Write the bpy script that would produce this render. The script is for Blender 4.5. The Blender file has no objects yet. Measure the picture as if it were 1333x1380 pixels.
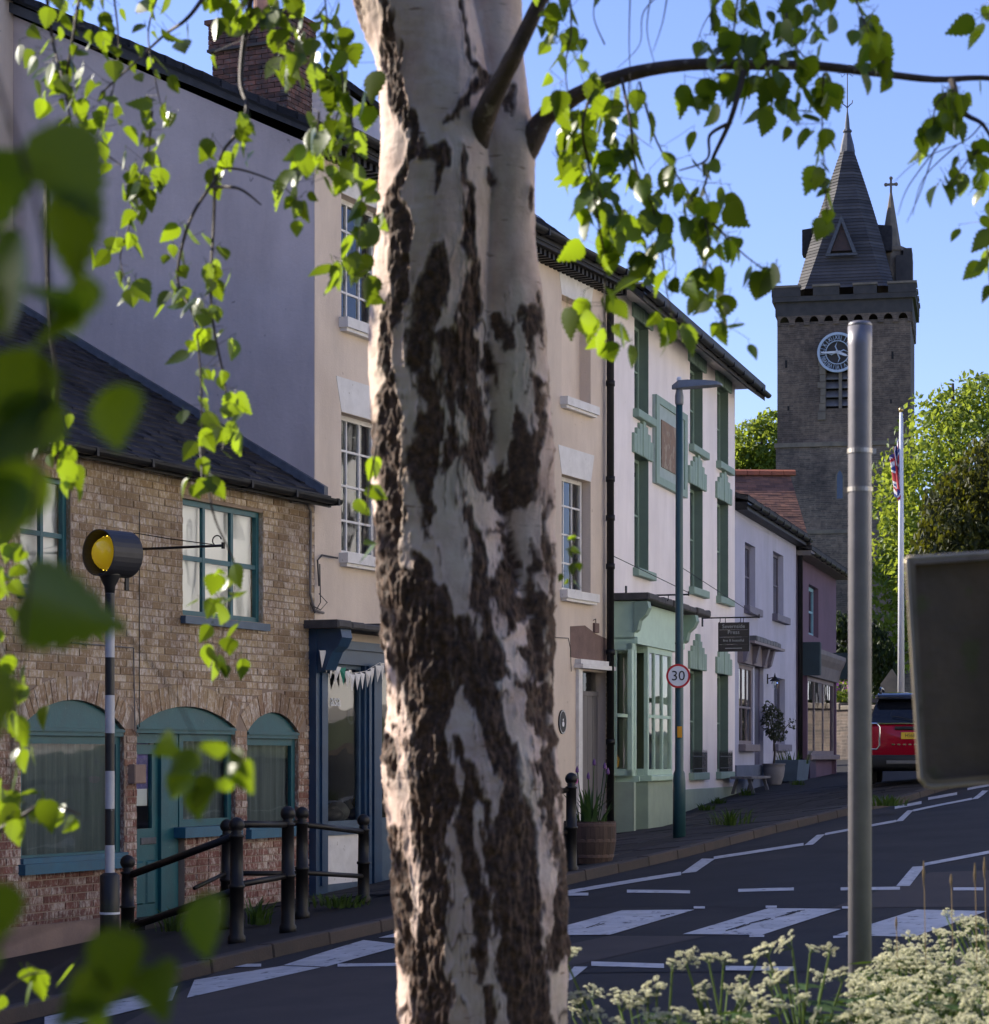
import bpy, math, random
import numpy as np
from mathutils import Vector, Matrix, Euler
random.seed(7)
S = bpy.context.scene
COL = S.collection
R = math.radians
# ------------------------------------------------------------------ camera
F = 3147.0; CX = 666.5; HY = 1020.0          # photograph: focal length, centre, horizon (pixels)
cam_d = bpy.data.cameras.new('camera'); cam = bpy.data.objects.new('camera', cam_d); COL.objects.link(cam)
cam.location = (0, 0, 0); cam.rotation_euler = (R(90), 0, 0)
cam_d.sensor_fit = 'HORIZONTAL'; cam_d.sensor_width = 36.0; cam_d.lens = F * 36.0 / 1333.0
cam_d.shift_y = (HY - 690.0) / 1333.0
cam_d.clip_start = 0.1; cam_d.clip_end = 3000
cam_d.dof.use_dof = True; cam_d.dof.focus_distance = 27.0; cam_d.dof.aperture_fstop = 11.0
S.camera = cam
# ------------------------------------------------------------------ light
SUN_AZ = -62.5; SUN_EL = 27.0
w = bpy.data.worlds.new('World'); S.world = w; w.use_nodes = True
wn = w.node_tree.nodes; wl = w.node_tree.links; wn.clear()
sky = wn.new('ShaderNodeTexSky'); sky.sky_type = 'NISHITA'; sky.sun_disc = False
sky.sun_elevation = R(SUN_EL); sky.sun_rotation = R(SUN_AZ); sky.air_density = 1.0; sky.dust_density = 0.25; sky.ozone_density = 3.6
bg = wn.new('ShaderNodeBackground'); bg.inputs['Strength'].default_value = 0.122
wo = wn.new('ShaderNodeOutputWorld'); tint = wn.new('ShaderNodeMix'); tint.data_type = 'RGBA'; tint.blend_type = 'MULTIPLY'; tint.inputs[0].default_value = 1.0; tint.inputs[7].default_value = (.94, .84, 1.07, 1)   # camera white balance
wl.new(sky.outputs[0], tint.inputs[6]); wl.new(tint.outputs[2], bg.inputs[0]); wl.new(bg.outputs[0], wo.inputs[0])
sun_d = bpy.data.lights.new('sun', 'SUN'); sun = bpy.data.objects.new('sun', sun_d); COL.objects.link(sun)
sun_d.energy = 4.95; sun_d.angle = R(0.53); sun_d.color = (1.0, 0.93, 0.79)
sv = Vector((math.sin(R(SUN_AZ)) * math.cos(R(SUN_EL)), math.cos(R(SUN_AZ)) * math.cos(R(SUN_EL)), math.sin(R(SUN_EL))))
sun.rotation_euler = sv.to_track_quat('Z', 'Y').to_euler(); sun.location = sv * 60
S.view_settings.view_transform = 'Standard'; S.view_settings.look = 'None'
S.view_settings.exposure = 0.90; S.view_settings.gamma = 1.0; S.view_settings.use_curve_mapping = False
S.render.engine = 'CYCLES'
S.cycles.max_bounces = 8; S.cycles.transparent_max_bounces = 12
# ------------------------------------------------------------------ materials
def nt(name):
    m = bpy.data.materials.new(name); m.use_nodes = True
    t = m.node_tree; b = t.nodes['Principled BSDF']
    return m, t, b
def N(t, typ, **kw):
    n = t.nodes.new(typ)
    for k, v in kw.items():
        if hasattr(n, k): setattr(n, k, v)
        else: n.inputs[k].default_value = v
    return n
def c4(c): return (c[0], c[1], c[2], 1.0)
def ramp(t, fac, stops):
    r = t.nodes.new('ShaderNodeValToRGB'); t.links.new(fac, r.inputs[0])
    e = r.color_ramp.elements
    while len(e) < len(stops): e.new(0.5)
    for i, (p, c) in enumerate(stops): e[i].position = p; e[i].color = c4(c) if len(c) == 3 else c
    return r
def mixc(t, fac, a, b, typ='MIX'):
    m = t.nodes.new('ShaderNodeMix'); m.data_type = 'RGBA'; m.blend_type = typ
    for sock, v in ((m.inputs[0], fac), (m.inputs[6], a), (m.inputs[7], b)):
        if isinstance(v, (int, float)): sock.default_value = v
        elif isinstance(v, (tuple, list)): sock.default_value = c4(v)
        else: t.links.new(v, sock)
    return m.outputs[2]
def mapped(t, scale=(1, 1, 1)):
    g = t.nodes.new('ShaderNodeNewGeometry'); mp = t.nodes.new('ShaderNodeMapping'); mp.inputs['Scale'].default_value = scale
    t.links.new(g.outputs['Position'], mp.inputs[0]); return mp.outputs[0], g
def noise(t, vec, scale, detail=4, rough=.55):
    n = t.nodes.new('ShaderNodeTexNoise'); n.inputs['Scale'].default_value = scale; n.inputs['Detail'].default_value = detail; n.inputs['Roughness'].default_value = rough
    t.links.new(vec, n.inputs['Vector']); return n.outputs['Fac']
def bump(t, b, h, strength, dist=.01):
    n = t.nodes.new('ShaderNodeBump'); n.inputs['Strength'].default_value = strength; n.inputs['Distance'].default_value = dist
    t.links.new(h, n.inputs['Height']); t.links.new(n.outputs[0], b.inputs['Normal'])
def pm(name, c1, c2=None, scale=3.0, rough=.7, bs=0.0, bscale=60.0, lo=.35, hi=.65, metal=0.0, stretch=(1, 1, 1), speck=None, rnd=0.0, spec=None, streak=0.0):
    m, t, b = nt(name)
    v, g = mapped(t, stretch)
    if c2 is None: c2 = tuple(x * .8 for x in c1)
    col = ramp(t, noise(t, v, scale, 6, .6), [(lo, c1), (hi, c2)]).outputs[0]
    if speck:
        sp = ramp(t, noise(t, v, speck[1], 3), [(speck[2], (0, 0, 0)), (speck[2] + .06, (1, 1, 1))]).outputs[0]
        col = mixc(t, sp, col, speck[0])
    if streak:
        vs_, _g = mapped(t, (.9, .9, .22)); sk = ramp(t, noise(t, vs_, 1.0, 6, .72), [(.34, (1 - streak,) * 3), (.60, (1.03,) * 3)]).outputs[0]
        col = mixc(t, 1.0, col, sk, 'MULTIPLY')
    if rnd:
        oi = t.nodes.new('ShaderNodeObjectInfo'); ad = N(t, 'ShaderNodeMath', operation='ADD'); fr = N(t, 'ShaderNodeMath', operation='FRACT')
        t.links.new(oi.outputs['Random'], ad.inputs[0]); t.links.new(g.outputs['Random Per Island'], ad.inputs[1]); t.links.new(ad.outputs[0], fr.inputs[0])
        k = ramp(t, fr.outputs[0], [(0, (1 - rnd,) * 3), (1, (1 + rnd,) * 3)]).outputs[0]
        col = mixc(t, 1.0, col, k, 'MULTIPLY')
    t.links.new(col, b.inputs['Base Color']); b.inputs['Roughness'].default_value = rough; b.inputs['Metallic'].default_value = metal
    if spec is not None: b.inputs['Specular IOR Level'].default_value = spec
    if bs: bump(t, b, noise(t, v, bscale, 5), bs, .01)
    return m
def glass_mat(name, tint=(.9, .95, .95), refl=1.0):
    m, t, b = nt(name); t.nodes.remove(b)
    tr = N(t, 'ShaderNodeBsdfTransparent'); tr.inputs[0].default_value = c4(tint)
    gl = N(t, 'ShaderNodeBsdfGlossy'); gl.inputs['Roughness'].default_value = .02; gl.inputs[0].default_value = (.95, .97, 1, 1)
    fr = N(t, 'ShaderNodeFresnel'); fr.inputs[0].default_value = 1.5
    ml = N(t, 'ShaderNodeMath', operation='MULTIPLY'); ml.inputs[1].default_value = refl; ml.use_clamp = True
    v, g = mapped(t); bp = N(t, 'ShaderNodeBump'); bp.inputs['Strength'].default_value = .25; bp.inputs['Distance'].default_value = .01
    t.links.new(noise(t, v, 2.2, 1), bp.inputs['Height']); t.links.new(bp.outputs[0], gl.inputs['Normal'])
    mx = t.nodes.new('ShaderNodeMixShader'); t.links.new(fr.outputs[0], ml.inputs[0]); t.links.new(ml.outputs[0], mx.inputs[0])
    t.links.new(tr.outputs[0], mx.inputs[1]); t.links.new(gl.outputs[0], mx.inputs[2])
    t.links.new(mx.outputs[0], t.nodes['Material Output'].inputs[0]); return m
def leaf_mat(name, cols, trans, rough=.45, tfac=.5, spec=.35):
    m, t, b = nt(name)
    oi = t.nodes.new('ShaderNodeObjectInfo'); g = t.nodes.new('ShaderNodeNewGeometry')
    ad = N(t, 'ShaderNodeMath', operation='ADD'); fr = N(t, 'ShaderNodeMath', operation='FRACT')
    t.links.new(oi.outputs['Random'], ad.inputs[0]); t.links.new(g.outputs['Random Per Island'], ad.inputs[1]); t.links.new(ad.outputs[0], fr.inputs[0])
    n = len(cols)
    col = ramp(t, fr.outputs[0], [(i / max(1, n - 1), c) for i, c in enumerate(cols)]).outputs[0]
    t.links.new(col, b.inputs['Base Color']); b.inputs['Roughness'].default_value = rough; b.inputs['Specular IOR Level'].default_value = spec
    tl = N(t, 'ShaderNodeBsdfTranslucent')
    tc = ramp(t, fr.outputs[0], [(0, trans), (.5, tuple(x * .75 for x in trans)), (1, tuple(x * .38 for x in trans))]).outputs[0]
    t.links.new(tc, tl.inputs[0])
    mx = t.nodes.new('ShaderNodeMixShader'); mx.inputs[0].default_value = tfac
    t.links.new(b.outputs[0], mx.inputs[1]); t.links.new(tl.outputs[0], mx.inputs[2]); t.links.new(mx.outputs[0], t.nodes['Material Output'].inputs[0])
    return m
# ------------------------------------------------------------------ mesh building
class MB:
    def __init__(s): s.v = []; s.f = []; s.mi = []
    def add(s, vs, fs, mi=0):
        o = len(s.v); s.v += [tuple(p) for p in vs]; s.f += [tuple(i + o for i in f) for f in fs]; s.mi += [mi] * len(fs); return s
    def box(s, x0, x1, y0, y1, z0, z1, mi=0):
        return s.add([(x0, y0, z0), (x1, y0, z0), (x1, y1, z0), (x0, y1, z0), (x0, y0, z1), (x1, y0, z1), (x1, y1, z1), (x0, y1, z1)],
              [(3, 2, 1, 0), (4, 5, 6, 7), (0, 1, 5, 4), (1, 2, 6, 5), (2, 3, 7, 6), (3, 0, 4, 7)], mi)
    def bbox(s, x0, x1, y0, y1, z0, z1, c=.005, mi=0):      # box with chamfered front edges (front = -y)
        s.add([(x0, y0 + c, z0), (x1, y0 + c, z0), (x1, y1, z0), (x0, y1, z0), (x0, y0 + c, z1), (x1, y0 + c, z1), (x1, y1, z1), (x0, y1, z1),
               (x0 + c, y0, z0 + c), (x1 - c, y0, z0 + c), (x1 - c, y0, z1 - c), (x0 + c, y0, z1 - c)],
              [(3, 2, 1, 0), (4, 5, 6, 7), (1, 2, 6, 5), (2, 3, 7, 6), (3, 0, 4, 7), (8, 9, 10, 11), (0, 1, 9, 8), (1, 5, 10, 9), (5, 4, 11, 10), (4, 0, 8, 11)], mi); return s
    def quad(s, a, b, c, d, mi=0): return s.add([a, b, c, d], [(0, 1, 2, 3)], mi)
    def prism(s, poly, y0, y1, mi=0):                       # polygon in (x,z), counter-clockwise seen from -y
        n = len(poly); vs = [(x, y0, z) for x, z in poly] + [(x, y1, z) for x, z in poly]
        fs = [tuple(range(n)), tuple(range(2 * n - 1, n - 1, -1))] + [(i, i + n, (i + 1) % n + n, (i + 1) % n) for i in range(n)]
        return s.add(vs, fs, mi)
    def prismx(s, poly, x0, x1, mi=0):                      # polygon in (y,z) run along x
        n = len(poly); vs = [(x0, y, z) for y, z in poly] + [(x1, y, z) for y, z in poly]
        fs = [tuple(range(n - 1, -1, -1)), tuple(range(n, 2 * n))] + [(i, (i + 1) % n, (i + 1) % n + n, i + n) for i in range(n)]
        return s.add(vs, fs, mi)
    def prismz(s, poly, z0, z1, mi=0):
        n = len(poly); vs = [(x, y, z0) for x, y in poly] + [(x, y, z1) for x, y in poly]
        fs = [tuple(range(n - 1, -1, -1)), tuple(range(n, 2 * n))] + [(i, (i + 1) % n, (i + 1) % n + n, i + n) for i in range(n)]
        return s.add(vs, fs, mi)
    def tube(s, pts, rad, n=8, cap=True, mi=0):
        pts = [Vector(p) for p in pts]
        if isinstance(rad, (int, float)): rad = [rad] * len(pts)
        o = len(s.v); up = None
        for i, p in enumerate(pts):
            d = (pts[min(i + 1, len(pts) - 1)] - pts[max(i - 1, 0)]).normalized()
            if up is None: up = Vector((0, 0, 1)) if abs(d.z) < .9 else Vector((1, 0, 0))
            a = d.cross(up).normalized(); b = a.cross(d).normalized(); up = b
            for k in range(n):
                t = 2 * math.pi * k / n; q = p + (a * math.cos(t) + b * math.sin(t)) * rad[i]; s.v.append(tuple(q))
        for i in range(len(pts) - 1):
            for k in range(n):
                s.f.append((o + i * n + k, o + i * n + (k + 1) % n, o + (i + 1) * n + (k + 1) % n, o + (i + 1) * n + k)); s.mi.append(mi)
        if cap:
            s.f.append(tuple(o + k for k in range(n - 1, -1, -1))); s.mi.append(mi)
            e = o + (len(pts) - 1) * n; s.f.append(tuple(e + k for k in range(n))); s.mi.append(mi)
        return s
    def lathe(s, prof, n=20, c=(0, 0, 0), axis='z', mi=0):   # prof: (radius, height)
        o = len(s.v)
        for r, h in prof:
            for k in range(n):
                t = 2 * math.pi * k / n; x = r * math.cos(t); y = r * math.sin(t)
                q = (x, y, h) if axis == 'z' else ((x, h, y) if axis == 'y' else (h, x, y))
                s.v.append((q[0] + c[0], q[1] + c[1], q[2] + c[2]))
        for i in range(len(prof) - 1):
            for k in range(n): s.f.append((o + i * n + k, o + i * n + (k + 1) % n, o + (i + 1) * n + (k + 1) % n, o + (i + 1) * n + k)); s.mi.append(mi)
        s.f.append(tuple(o + k for k in range(n - 1, -1, -1))); s.mi.append(mi)
        e = o + (len(prof) - 1) * n; s.f.append(tuple(e + k for k in range(n))); s.mi.append(mi)
        return s
    def grid(s, fn, us, vs, mi=0):
        o = len(s.v); n = len(vs)
        for a in us:
            for b in vs: s.v.append(tuple(fn(a, b)))
        for i in range(len(us) - 1):
            for j in range(n - 1): s.f.append((o + i * n + j, o + (i + 1) * n + j, o + (i + 1) * n + j + 1, o + i * n + j + 1)); s.mi.append(mi)
        return s
    def mesh(s, name, mats, smooth=False):
        me = bpy.data.meshes.new(name); me.from_pydata(s.v, [], s.f)
        for m in (mats if isinstance(mats, (list, tuple)) else [mats]): me.materials.append(m)
        if isinstance(mats, (list, tuple)) and len(mats) > 1: me.polygons.foreach_set('material_index', s.mi)
        if smooth: me.polygons.foreach_set('use_smooth', [True] * len(me.polygons))
        me.update(); return me
    def build(s, name, mats, parent=None, smooth=False, **kw):
        o = bpy.data.objects.new(name, s.mesh(name, mats, smooth)); COL.objects.link(o)
        if parent is not None: o.parent = parent
        return tag(o, **kw)
def tag(o, label=None, cat=None, group=None, kind=None):
    if label: o['label'] = label
    if cat: o['category'] = cat
    if group: o['group'] = group
    if kind: o['kind'] = kind
    return o
def inst(me, name, parent=None, mat=None, **kw):
    o = bpy.data.objects.new(name, me); COL.objects.link(o)
    if parent is not None: o.parent = parent
    if mat is not None: o.matrix_local = mat
    return tag(o, **kw)
def empty(name, label, cat, loc=(0, 0, 0), rz=0.0, group=None):
    o = bpy.data.objects.new(name, None); COL.objects.link(o); o.location = loc; o.rotation_euler = (0, 0, rz); o.empty_display_size = .2
    return tag(o, label, cat, group)
def text_mesh(txt, size, depth=.002, align='CENTER'):
    cu = bpy.data.curves.new('txt', 'FONT'); cu.body = txt; cu.size = size; cu.extrude = depth; cu.align_x = align; cu.align_y = 'CENTER'; cu.resolution_u = 3
    o = bpy.data.objects.new('txt', cu); COL.objects.link(o)
    dg = bpy.context.evaluated_depsgraph_get(); me = bpy.data.meshes.new_from_object(o.evaluated_get(dg))
    bpy.data.objects.remove(o); bpy.data.curves.remove(cu)
    return me
def text(name, txt, size, mat, parent, M, depth=.002, align='CENTER', sx=1.0):
    me = text_mesh(txt, size, depth, align); me.materials.clear(); me.materials.append(mat)
    return inst(me, name, parent, M @ Matrix.Diagonal((sx, 1, 1, 1)))
FACE = Matrix.Rotation(R(90), 4, 'X')      # text plane -> upright, reading from -y
def at(x, y, Y): return Vector(((x - CX) / F * Y, Y, (HY - y) / F * Y))
# vectorised value noise
def vnoise(p, seed=0):
    p = np.asarray(p, float); i = np.floor(p).astype(np.int64); f = p - i; f = f * f * (3 - 2 * f)
    def h(a, b, c):
        n = (a * 374761393 + b * 668265263 + c * 2147483647 + seed * 974634777) & 0xffffffff
        n = ((n ^ (n >> 13)) * 1274126177) & 0xffffffff
        return ((n ^ (n >> 16)) & 0xffff) / 65535.0
    r = 0
    for dx in (0, 1):
        wx = f[..., 0] if dx else 1 - f[..., 0]
        for dy in (0, 1):
            wy = f[..., 1] if dy else 1 - f[..., 1]
            for dz in (0, 1):
                wz = f[..., 2] if dz else 1 - f[..., 2]
                r = r + wx * wy * wz * h(i[..., 0] + dx, i[..., 1] + dy, i[..., 2] + dz)
    return r * 2 - 1
def fbm(p, oct=4, seed=0):
    p = np.asarray(p, float); a = 1.0; s = 0; tot = 0
    for k in range(oct): s = s + a * vnoise(p * (2 ** k), seed + k); tot += a; a *= .5
    return s / tot
# ------------------------------------------------------------------ street frame and ground height
D0 = Vector((.4171, .9089)); N0 = Vector((.9089, -.4171))      # along the street, across it towards the camera side
def UV(u, v): return D0 * u + N0 * v
def base_h(u): return -1.82 + .0465 * (u - 17.4)
_cp = []
for u in (4, 10, 17.4, 23.3, 28): _cp.append((u, -12.92, base_h(u)))
for u in (4, 10, 16, 22, 28, 33): _cp.append((u, -9.2, base_h(u) + .43))
_cp += [(37, -9.2, -.48), (50, -9.2, .1), (70, -9.2, .7), (32.3, -12.9, -1.13)]
for (X, Z, h) in ((4.56, 44.3, -.68), (6.79, 52.5, -.5), (8.5, 58, -.42), (6.3, 38, -.50), (7.2, 41, -.45), (10.3, 70, -.05), (14, 74, .1), (4, 37, -.95)):
    _cp.append((X * D0.x + Z * D0.y, X * N0.x + Z * N0.y, h))
for u in (4, 10, 17, 25, 35): _cp.append((u, -2.5, base_h(u) + .43 + .28))
for u in (0, 8, 20, 40): _cp.append((u, 3, base_h(u) + .43 + .45))
_cp += [(0, -1, -1.62), (5, -2.2, -1.62), (60, 0, 1.2), (100, -20, .6), (100, 10, 1.6), (10, -30, -2.2), (50, -30, -.6), (-15, -12, -2.7), (-15, 0, -1.9)]
_cp = np.array(_cp)
def _tps(r2): return np.where(r2 > 1e-9, r2 * np.log(r2 + 1e-12), 0.0)
_n = len(_cp); _d = ((_cp[:, None, :2] - _cp[None, :, :2]) ** 2).sum(-1)
_A = np.zeros((_n + 3, _n + 3)); _A[:_n, :_n] = _tps(_d) + np.eye(_n) * 2.0; _A[:_n, _n] = 1; _A[:_n, _n + 1:] = _cp[:, :2]; _A[_n, :_n] = 1; _A[_n + 1:, :_n] = _cp[:, :2].T
_w = np.linalg.solve(_A, np.concatenate([_cp[:, 2], np.zeros(3)]))
def huv(u, v):
    r2 = (u - _cp[:, 0]) ** 2 + (v - _cp[:, 1]) ** 2
    h = float(_tps(r2) @ _w[:_n] + _w[_n] + _w[_n + 1] * u + _w[_n + 2] * v)
    return max(-6.0, min(5.0, h))
KV = -9.2                                       # kerb line
def gxy(X, Y): return huv(X * D0.x + Y * D0.y, X * N0.x + Y * N0.y)
def ground_px(x, y, dz=0.0):                    # pixel -> point on the ground (dz: road is lower)
    lo, hi = 3.0, 120.0; last = None
    Y = 4.0
    while Y < 120:
        p = at(x, y, Y)
        if p.z <= gxy(p.x, p.y) + dz: break
        Y *= 1.01
    lo, hi = Y / 1.01, Y
    for _ in range(30):
        m = (lo + hi) / 2; p = at(x, y, m)
        if p.z <= gxy(p.x, p.y) + dz: hi = m
        else: lo = m
    return at(x, y, hi)
class Frame:                                    # a house front: local x along it, -y out to the street, z up
    def __init__(s, O, d): s.O = Vector(O); s.d = Vector(d).normalized(); s.n = Vector((s.d.y, -s.d.x)); s.rz = math.atan2(s.d.y, s.d.x)
    def px(s, x, y, b=0.0):
        r = Vector(((x - CX) / F, 1.0)); t = (s.O.dot(s.n) + b) / r.dot(s.n)
        p = r * t; return ((p - s.O).dot(s.d), (HY - y) / F * t)
    def a(s, x, b=0.0): return s.px(x, 0, b)[0]
    def z(s, x, y, b=0.0): return s.px(x, y, b)[1]
    def w(s, a, b=0.0): p = s.O + s.d * a + s.n * b; return p
    def gh(s, a, b=0.0): p = s.w(a, b); return gxy(p.x, p.y)
# ------------------------------------------------------------------ material library
M = {}
M['asphalt'] = pm('asphalt', (.014, .014, .0165), (.030, .028, .029), .9, .85, .5, 160, speck=((.06, .06, .06), 240, .68), spec=.25)
M['asphalt_new'] = pm('asphalt_new', (.012, .012, .0145), (.018, .018, .021), 2, .8, .5, 180, spec=.25)
M['asphalt_old'] = pm('asphalt_old', (.062, .052, .048), (.048, .041, .039), 2, .85, .5, 150, spec=.25)
M['paint'] = pm('road_paint', (.50, .50, .51), (.36, .365, .37), 5, .6, .3, 90, speck=((.07, .07, .075), 11, .62))
M['slab'] = pm('paving', (.036, .033, .033), (.024, .023, .024), 2.5, .85, .5, 60, rnd=.3, spec=.25)
M['pave'] = pm('pavement', (.026, .023, .023), (.018, .017, .018), 2.0, .85, .5, 80, spec=.25)
M['kerb'] = pm('kerb', (.055, .040, .034), (.036, .029, .027), 3, .85, .4, 60, rnd=.2)
M['grassg'] = pm('grass_ground', (.05, .075, .018), (.07, .075, .03), 2, .95, .6, 30)
M['mortar'] = pm('mortar', (.34, .26, .20), (.23, .17, .13), 2, .95, .5, 80)
def brick_mat():
    m, t, b = nt('brick'); v, g = mapped(t)
    oi = t.nodes.new('ShaderNodeObjectInfo'); ad = N(t, 'ShaderNodeMath', operation='ADD'); fr = N(t, 'ShaderNodeMath', operation='FRACT')
    t.links.new(oi.outputs['Random'], ad.inputs[0]); t.links.new(g.outputs['Random Per Island'], ad.inputs[1]); t.links.new(ad.outputs[0], fr.inputs[0])
    up = ramp(t, fr.outputs[0], [(0, (.27, .18, .10)), (.3, (.36, .26, .145)), (.55, (.42, .31, .175)), (.8, (.30, .20, .12)), (1, (.45, .345, .20))]).outputs[0]
    lo = ramp(t, fr.outputs[0], [(0, (.19, .075, .055)), (.4, (.25, .105, .08)), (.7, (.21, .095, .075)), (1, (.31, .18, .135))]).outputs[0]
    sx = t.nodes.new('ShaderNodeSeparateXYZ'); t.links.new(g.outputs['Position'], sx.inputs[0])
    zz = N(t, 'ShaderNodeMath', operation='ADD'); nz = N(t, 'ShaderNodeMath', operation='MULTIPLY'); nz.inputs[1].default_value = 1.6
    t.links.new(noise(t, v, .8, 3), nz.inputs[0]); t.links.new(sx.outputs[2], zz.inputs[0]); t.links.new(nz.outputs[0], zz.inputs[1])
    zr = N(t, 'ShaderNodeMapRange'); zr.inputs[1].default_value = .1; zr.inputs[2].default_value = 1.7; t.links.new(zz.outputs[0], zr.inputs[0])
    col = mixc(t, zr.outputs[0], lo, up)
    fl = N(t, 'ShaderNodeMath', operation='ADD'); fl2 = N(t, 'ShaderNodeMath', operation='MULTIPLY'); fl2.inputs[1].default_value = .10
    t.links.new(fr.outputs[0], fl2.inputs[0]); t.links.new(noise(t, mapped(t, (1.5, 1.5, .7))[0], 17, 6, .8), fl.inputs[0]); t.links.new(fl2.outputs[0], fl.inputs[1])
    fk = ramp(t, fl.outputs[0], [(.53, (0, 0, 0)), (.68, (1, 1, 1))]).outputs[0]
    col = mixc(t, fk, col, (.64, .56, .48))
    dk = ramp(t, noise(t, v, 1.1, 5), [(.35, (.62, .60, .60)), (.6, (1, 1, 1))]).outputs[0]
    col = mixc(t, 1.0, col, dk, 'MULTIPLY')
    t.links.new(col, b.inputs['Base Color']); b.inputs['Roughness'].default_value = .9; bump(t, b, noise(t, v, 70, 5), .6, .01)
    return m
M['brick'] = brick_mat()
M['chimbrick'] = pm('chimney_brick', (.17, .075, .052), (.05, .038, .036), 5, .9, .5, 60, rnd=.45, speck=((.10, .09, .085), 14, .58))
M['plinth'] = pm('render_plinth', (.33, .23, .18), (.24, .17, .14), 3, .9, .3, 50)
M['cream'] = pm('cream_render', (.66, .555, .46), (.61, .505, .415), 1.6, .85, .35, 45, speck=((.46, .36, .28), 8, .70), streak=.16)
M['gable'] = pm('gable_render', (.62, .50, .45), (.53, .425, .38), 1.4, .88, .45, 22, lo=.3, hi=.7, speck=((.33, .27, .25), 7.0, .70), streak=.17)
M['patch'] = pm('bare_stucco', (.20, .13, .11), (.15, .10, .085), 6, .95, .5, 50)
M['white'] = pm('white_render', (.86, .795, .785), (.80, .735, .725), 1.2, .8, .3, 40, speck=((.62, .56, .53), 9, .72), streak=.10)
M['wpaint'] = pm('white_paint', (.72, .70, .68), (.62, .60, .58), 6, .6, .15, 40, speck=((.35, .32, .28), 18, .68))
M['lav'] = pm('pale_blue_render', (.43, .435, .55), (.38, .39, .50), 1.5, .85, .3, 30, streak=.12)
M['pink'] = pm('mauve_render', (.13, .080, .125), (.105, .066, .10), 1.5, .85, .2, 30)
M['teal'] = pm('teal_paint', (.009, .100, .120), (.012, .082, .10), 5, .45, .2, 50, speck=((.10, .22, .23), 22, .70))
M['tealsill'] = pm('blue_sill_paint', (.02, .12, .20), (.025, .10, .16), 5, .45, .2, 50)
M['blue'] = pm('blue_paint', (.018, .055, .115), (.014, .040, .085), 4, .4, .15, 40)
M['bluel'] = pm('blue_paint_worn', (.06, .10, .15), (.04, .075, .12), 6, .5, .15, 40)
M['mint'] = pm('mint_paint', (.46, .62, .48), (.41, .56, .43), 4, .5, .12, 40, speck=((.30, .42, .34), 14, .70))
M['sage'] = pm('sage_paint', (.30, .37, .28), (.26, .32, .25), 4, .6, .15, 40)
M['green'] = pm('green_paint', (.15, .215, .17), (.13, .185, .148), 4, .55, .12, 40)
M['greenl'] = pm('green_paint_light', (.24, .34, .27), (.20, .29, .235), 4, .6, .12, 40)
M['slate'] = pm('slate', (.018, .0175, .020), (.032, .030, .032), 6, .75, .5, 50, rnd=.5, spec=.2)
M['slated'] = pm('slate_backing', (.02, .02, .022), (.03, .03, .032), 4, .8)
M['lead'] = pm('lead', (.10, .105, .12), (.06, .064, .075), 9, .6, .4, 30)
M['leadd'] = pm('weathered_stone_ledge', (.075, .07, .07), (.05, .048, .05), 8, .8, .6, 40)
M['iron'] = pm('black_iron', (.006, .0055, .0055), (.011, .0095, .009), 12, .5, .2, 50, spec=.35)
M['gut'] = pm('black_gutter', (.007, .007, .008), (.012, .0115, .012), 6, .55, .2, 40, spec=.3)
M['tile'] = pm('red_tile', (.26, .11, .06), (.16, .075, .048), 3, .85, .4, 40, rnd=.3)
M['ridge'] = pm('ridge_tile', (.42, .12, .05), (.33, .10, .05), 3, .8)
M['glass'] = glass_mat('window_glass', refl=1.3)
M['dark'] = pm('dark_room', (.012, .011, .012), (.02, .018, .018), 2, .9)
M['pane_fill'] = pm('white_pane_reflection', (.80, .76, .73), (.74, .70, .68), 3, .85)
M['curtain_or_backing'] = pm('net_curtain', (.10, .125, .135), (.15, .18, .19), 30, .9, stretch=(1, 1, .03))
M['lamp'] = pm('lamp_post_paint', (.022, .074, .085), (.018, .060, .070), 5, .45, .1, 30)
M['lamphead'] = pm('lamp_head', (.16, .18, .21), (.13, .15, .17), 5, .4)
M['galv'] = pm('galvanised', (.30, .28, .29), (.25, .235, .245), 14, .42, .06, 60, metal=.3)
M['clip'] = pm('clip_steel', (.55, .50, .44), (.42, .38, .33), 10, .4, metal=.6)
M['signback'] = pm('weathered_sign_back', (.23, .155, .10), (.14, .10, .07), 9, .6, .25, 60, lo=.3, hi=.7, metal=.2, speck=((.16, .14, .06), 12, .56))
M['red'] = pm('sign_red', (.50, .012, .016), (.46, .012, .016), 4, .4)
M['signwhite'] = pm('sign_white', (.72, .73, .76), (.68, .69, .72), 4, .4)
M['black'] = pm('black_paint', (.008, .008, .009), (.012, .012, .012), 8, .5)
M['amber'] = pm('amber_globe', (.85, .58, .02), (.80, .52, .015), 4, .22); _b = M['amber'].node_tree.nodes['Principled BSDF']; _b.inputs['Emission Color'].default_value = (1, .60, .02, 1); _b.inputs['Emission Strength'].default_value = .09
M['stone'] = None
M['wood'] = pm('barrel_wood', (.060, .034, .026), (.038, .024, .019), 6, .8, .4, 40, stretch=(1, 1, .2), rnd=.25)
M['greywood'] = pm('grey_wood', (.20, .185, .18), (.14, .13, .13), 6, .85, .4, 40, stretch=(1, 1, .15))
M['rust'] = pm('rusty_hoop', (.10, .055, .04), (.06, .04, .035), 20, .75)
M['soil'] = pm('soil', (.03, .022, .016), (.02, .015, .012), 20, .95)
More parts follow.
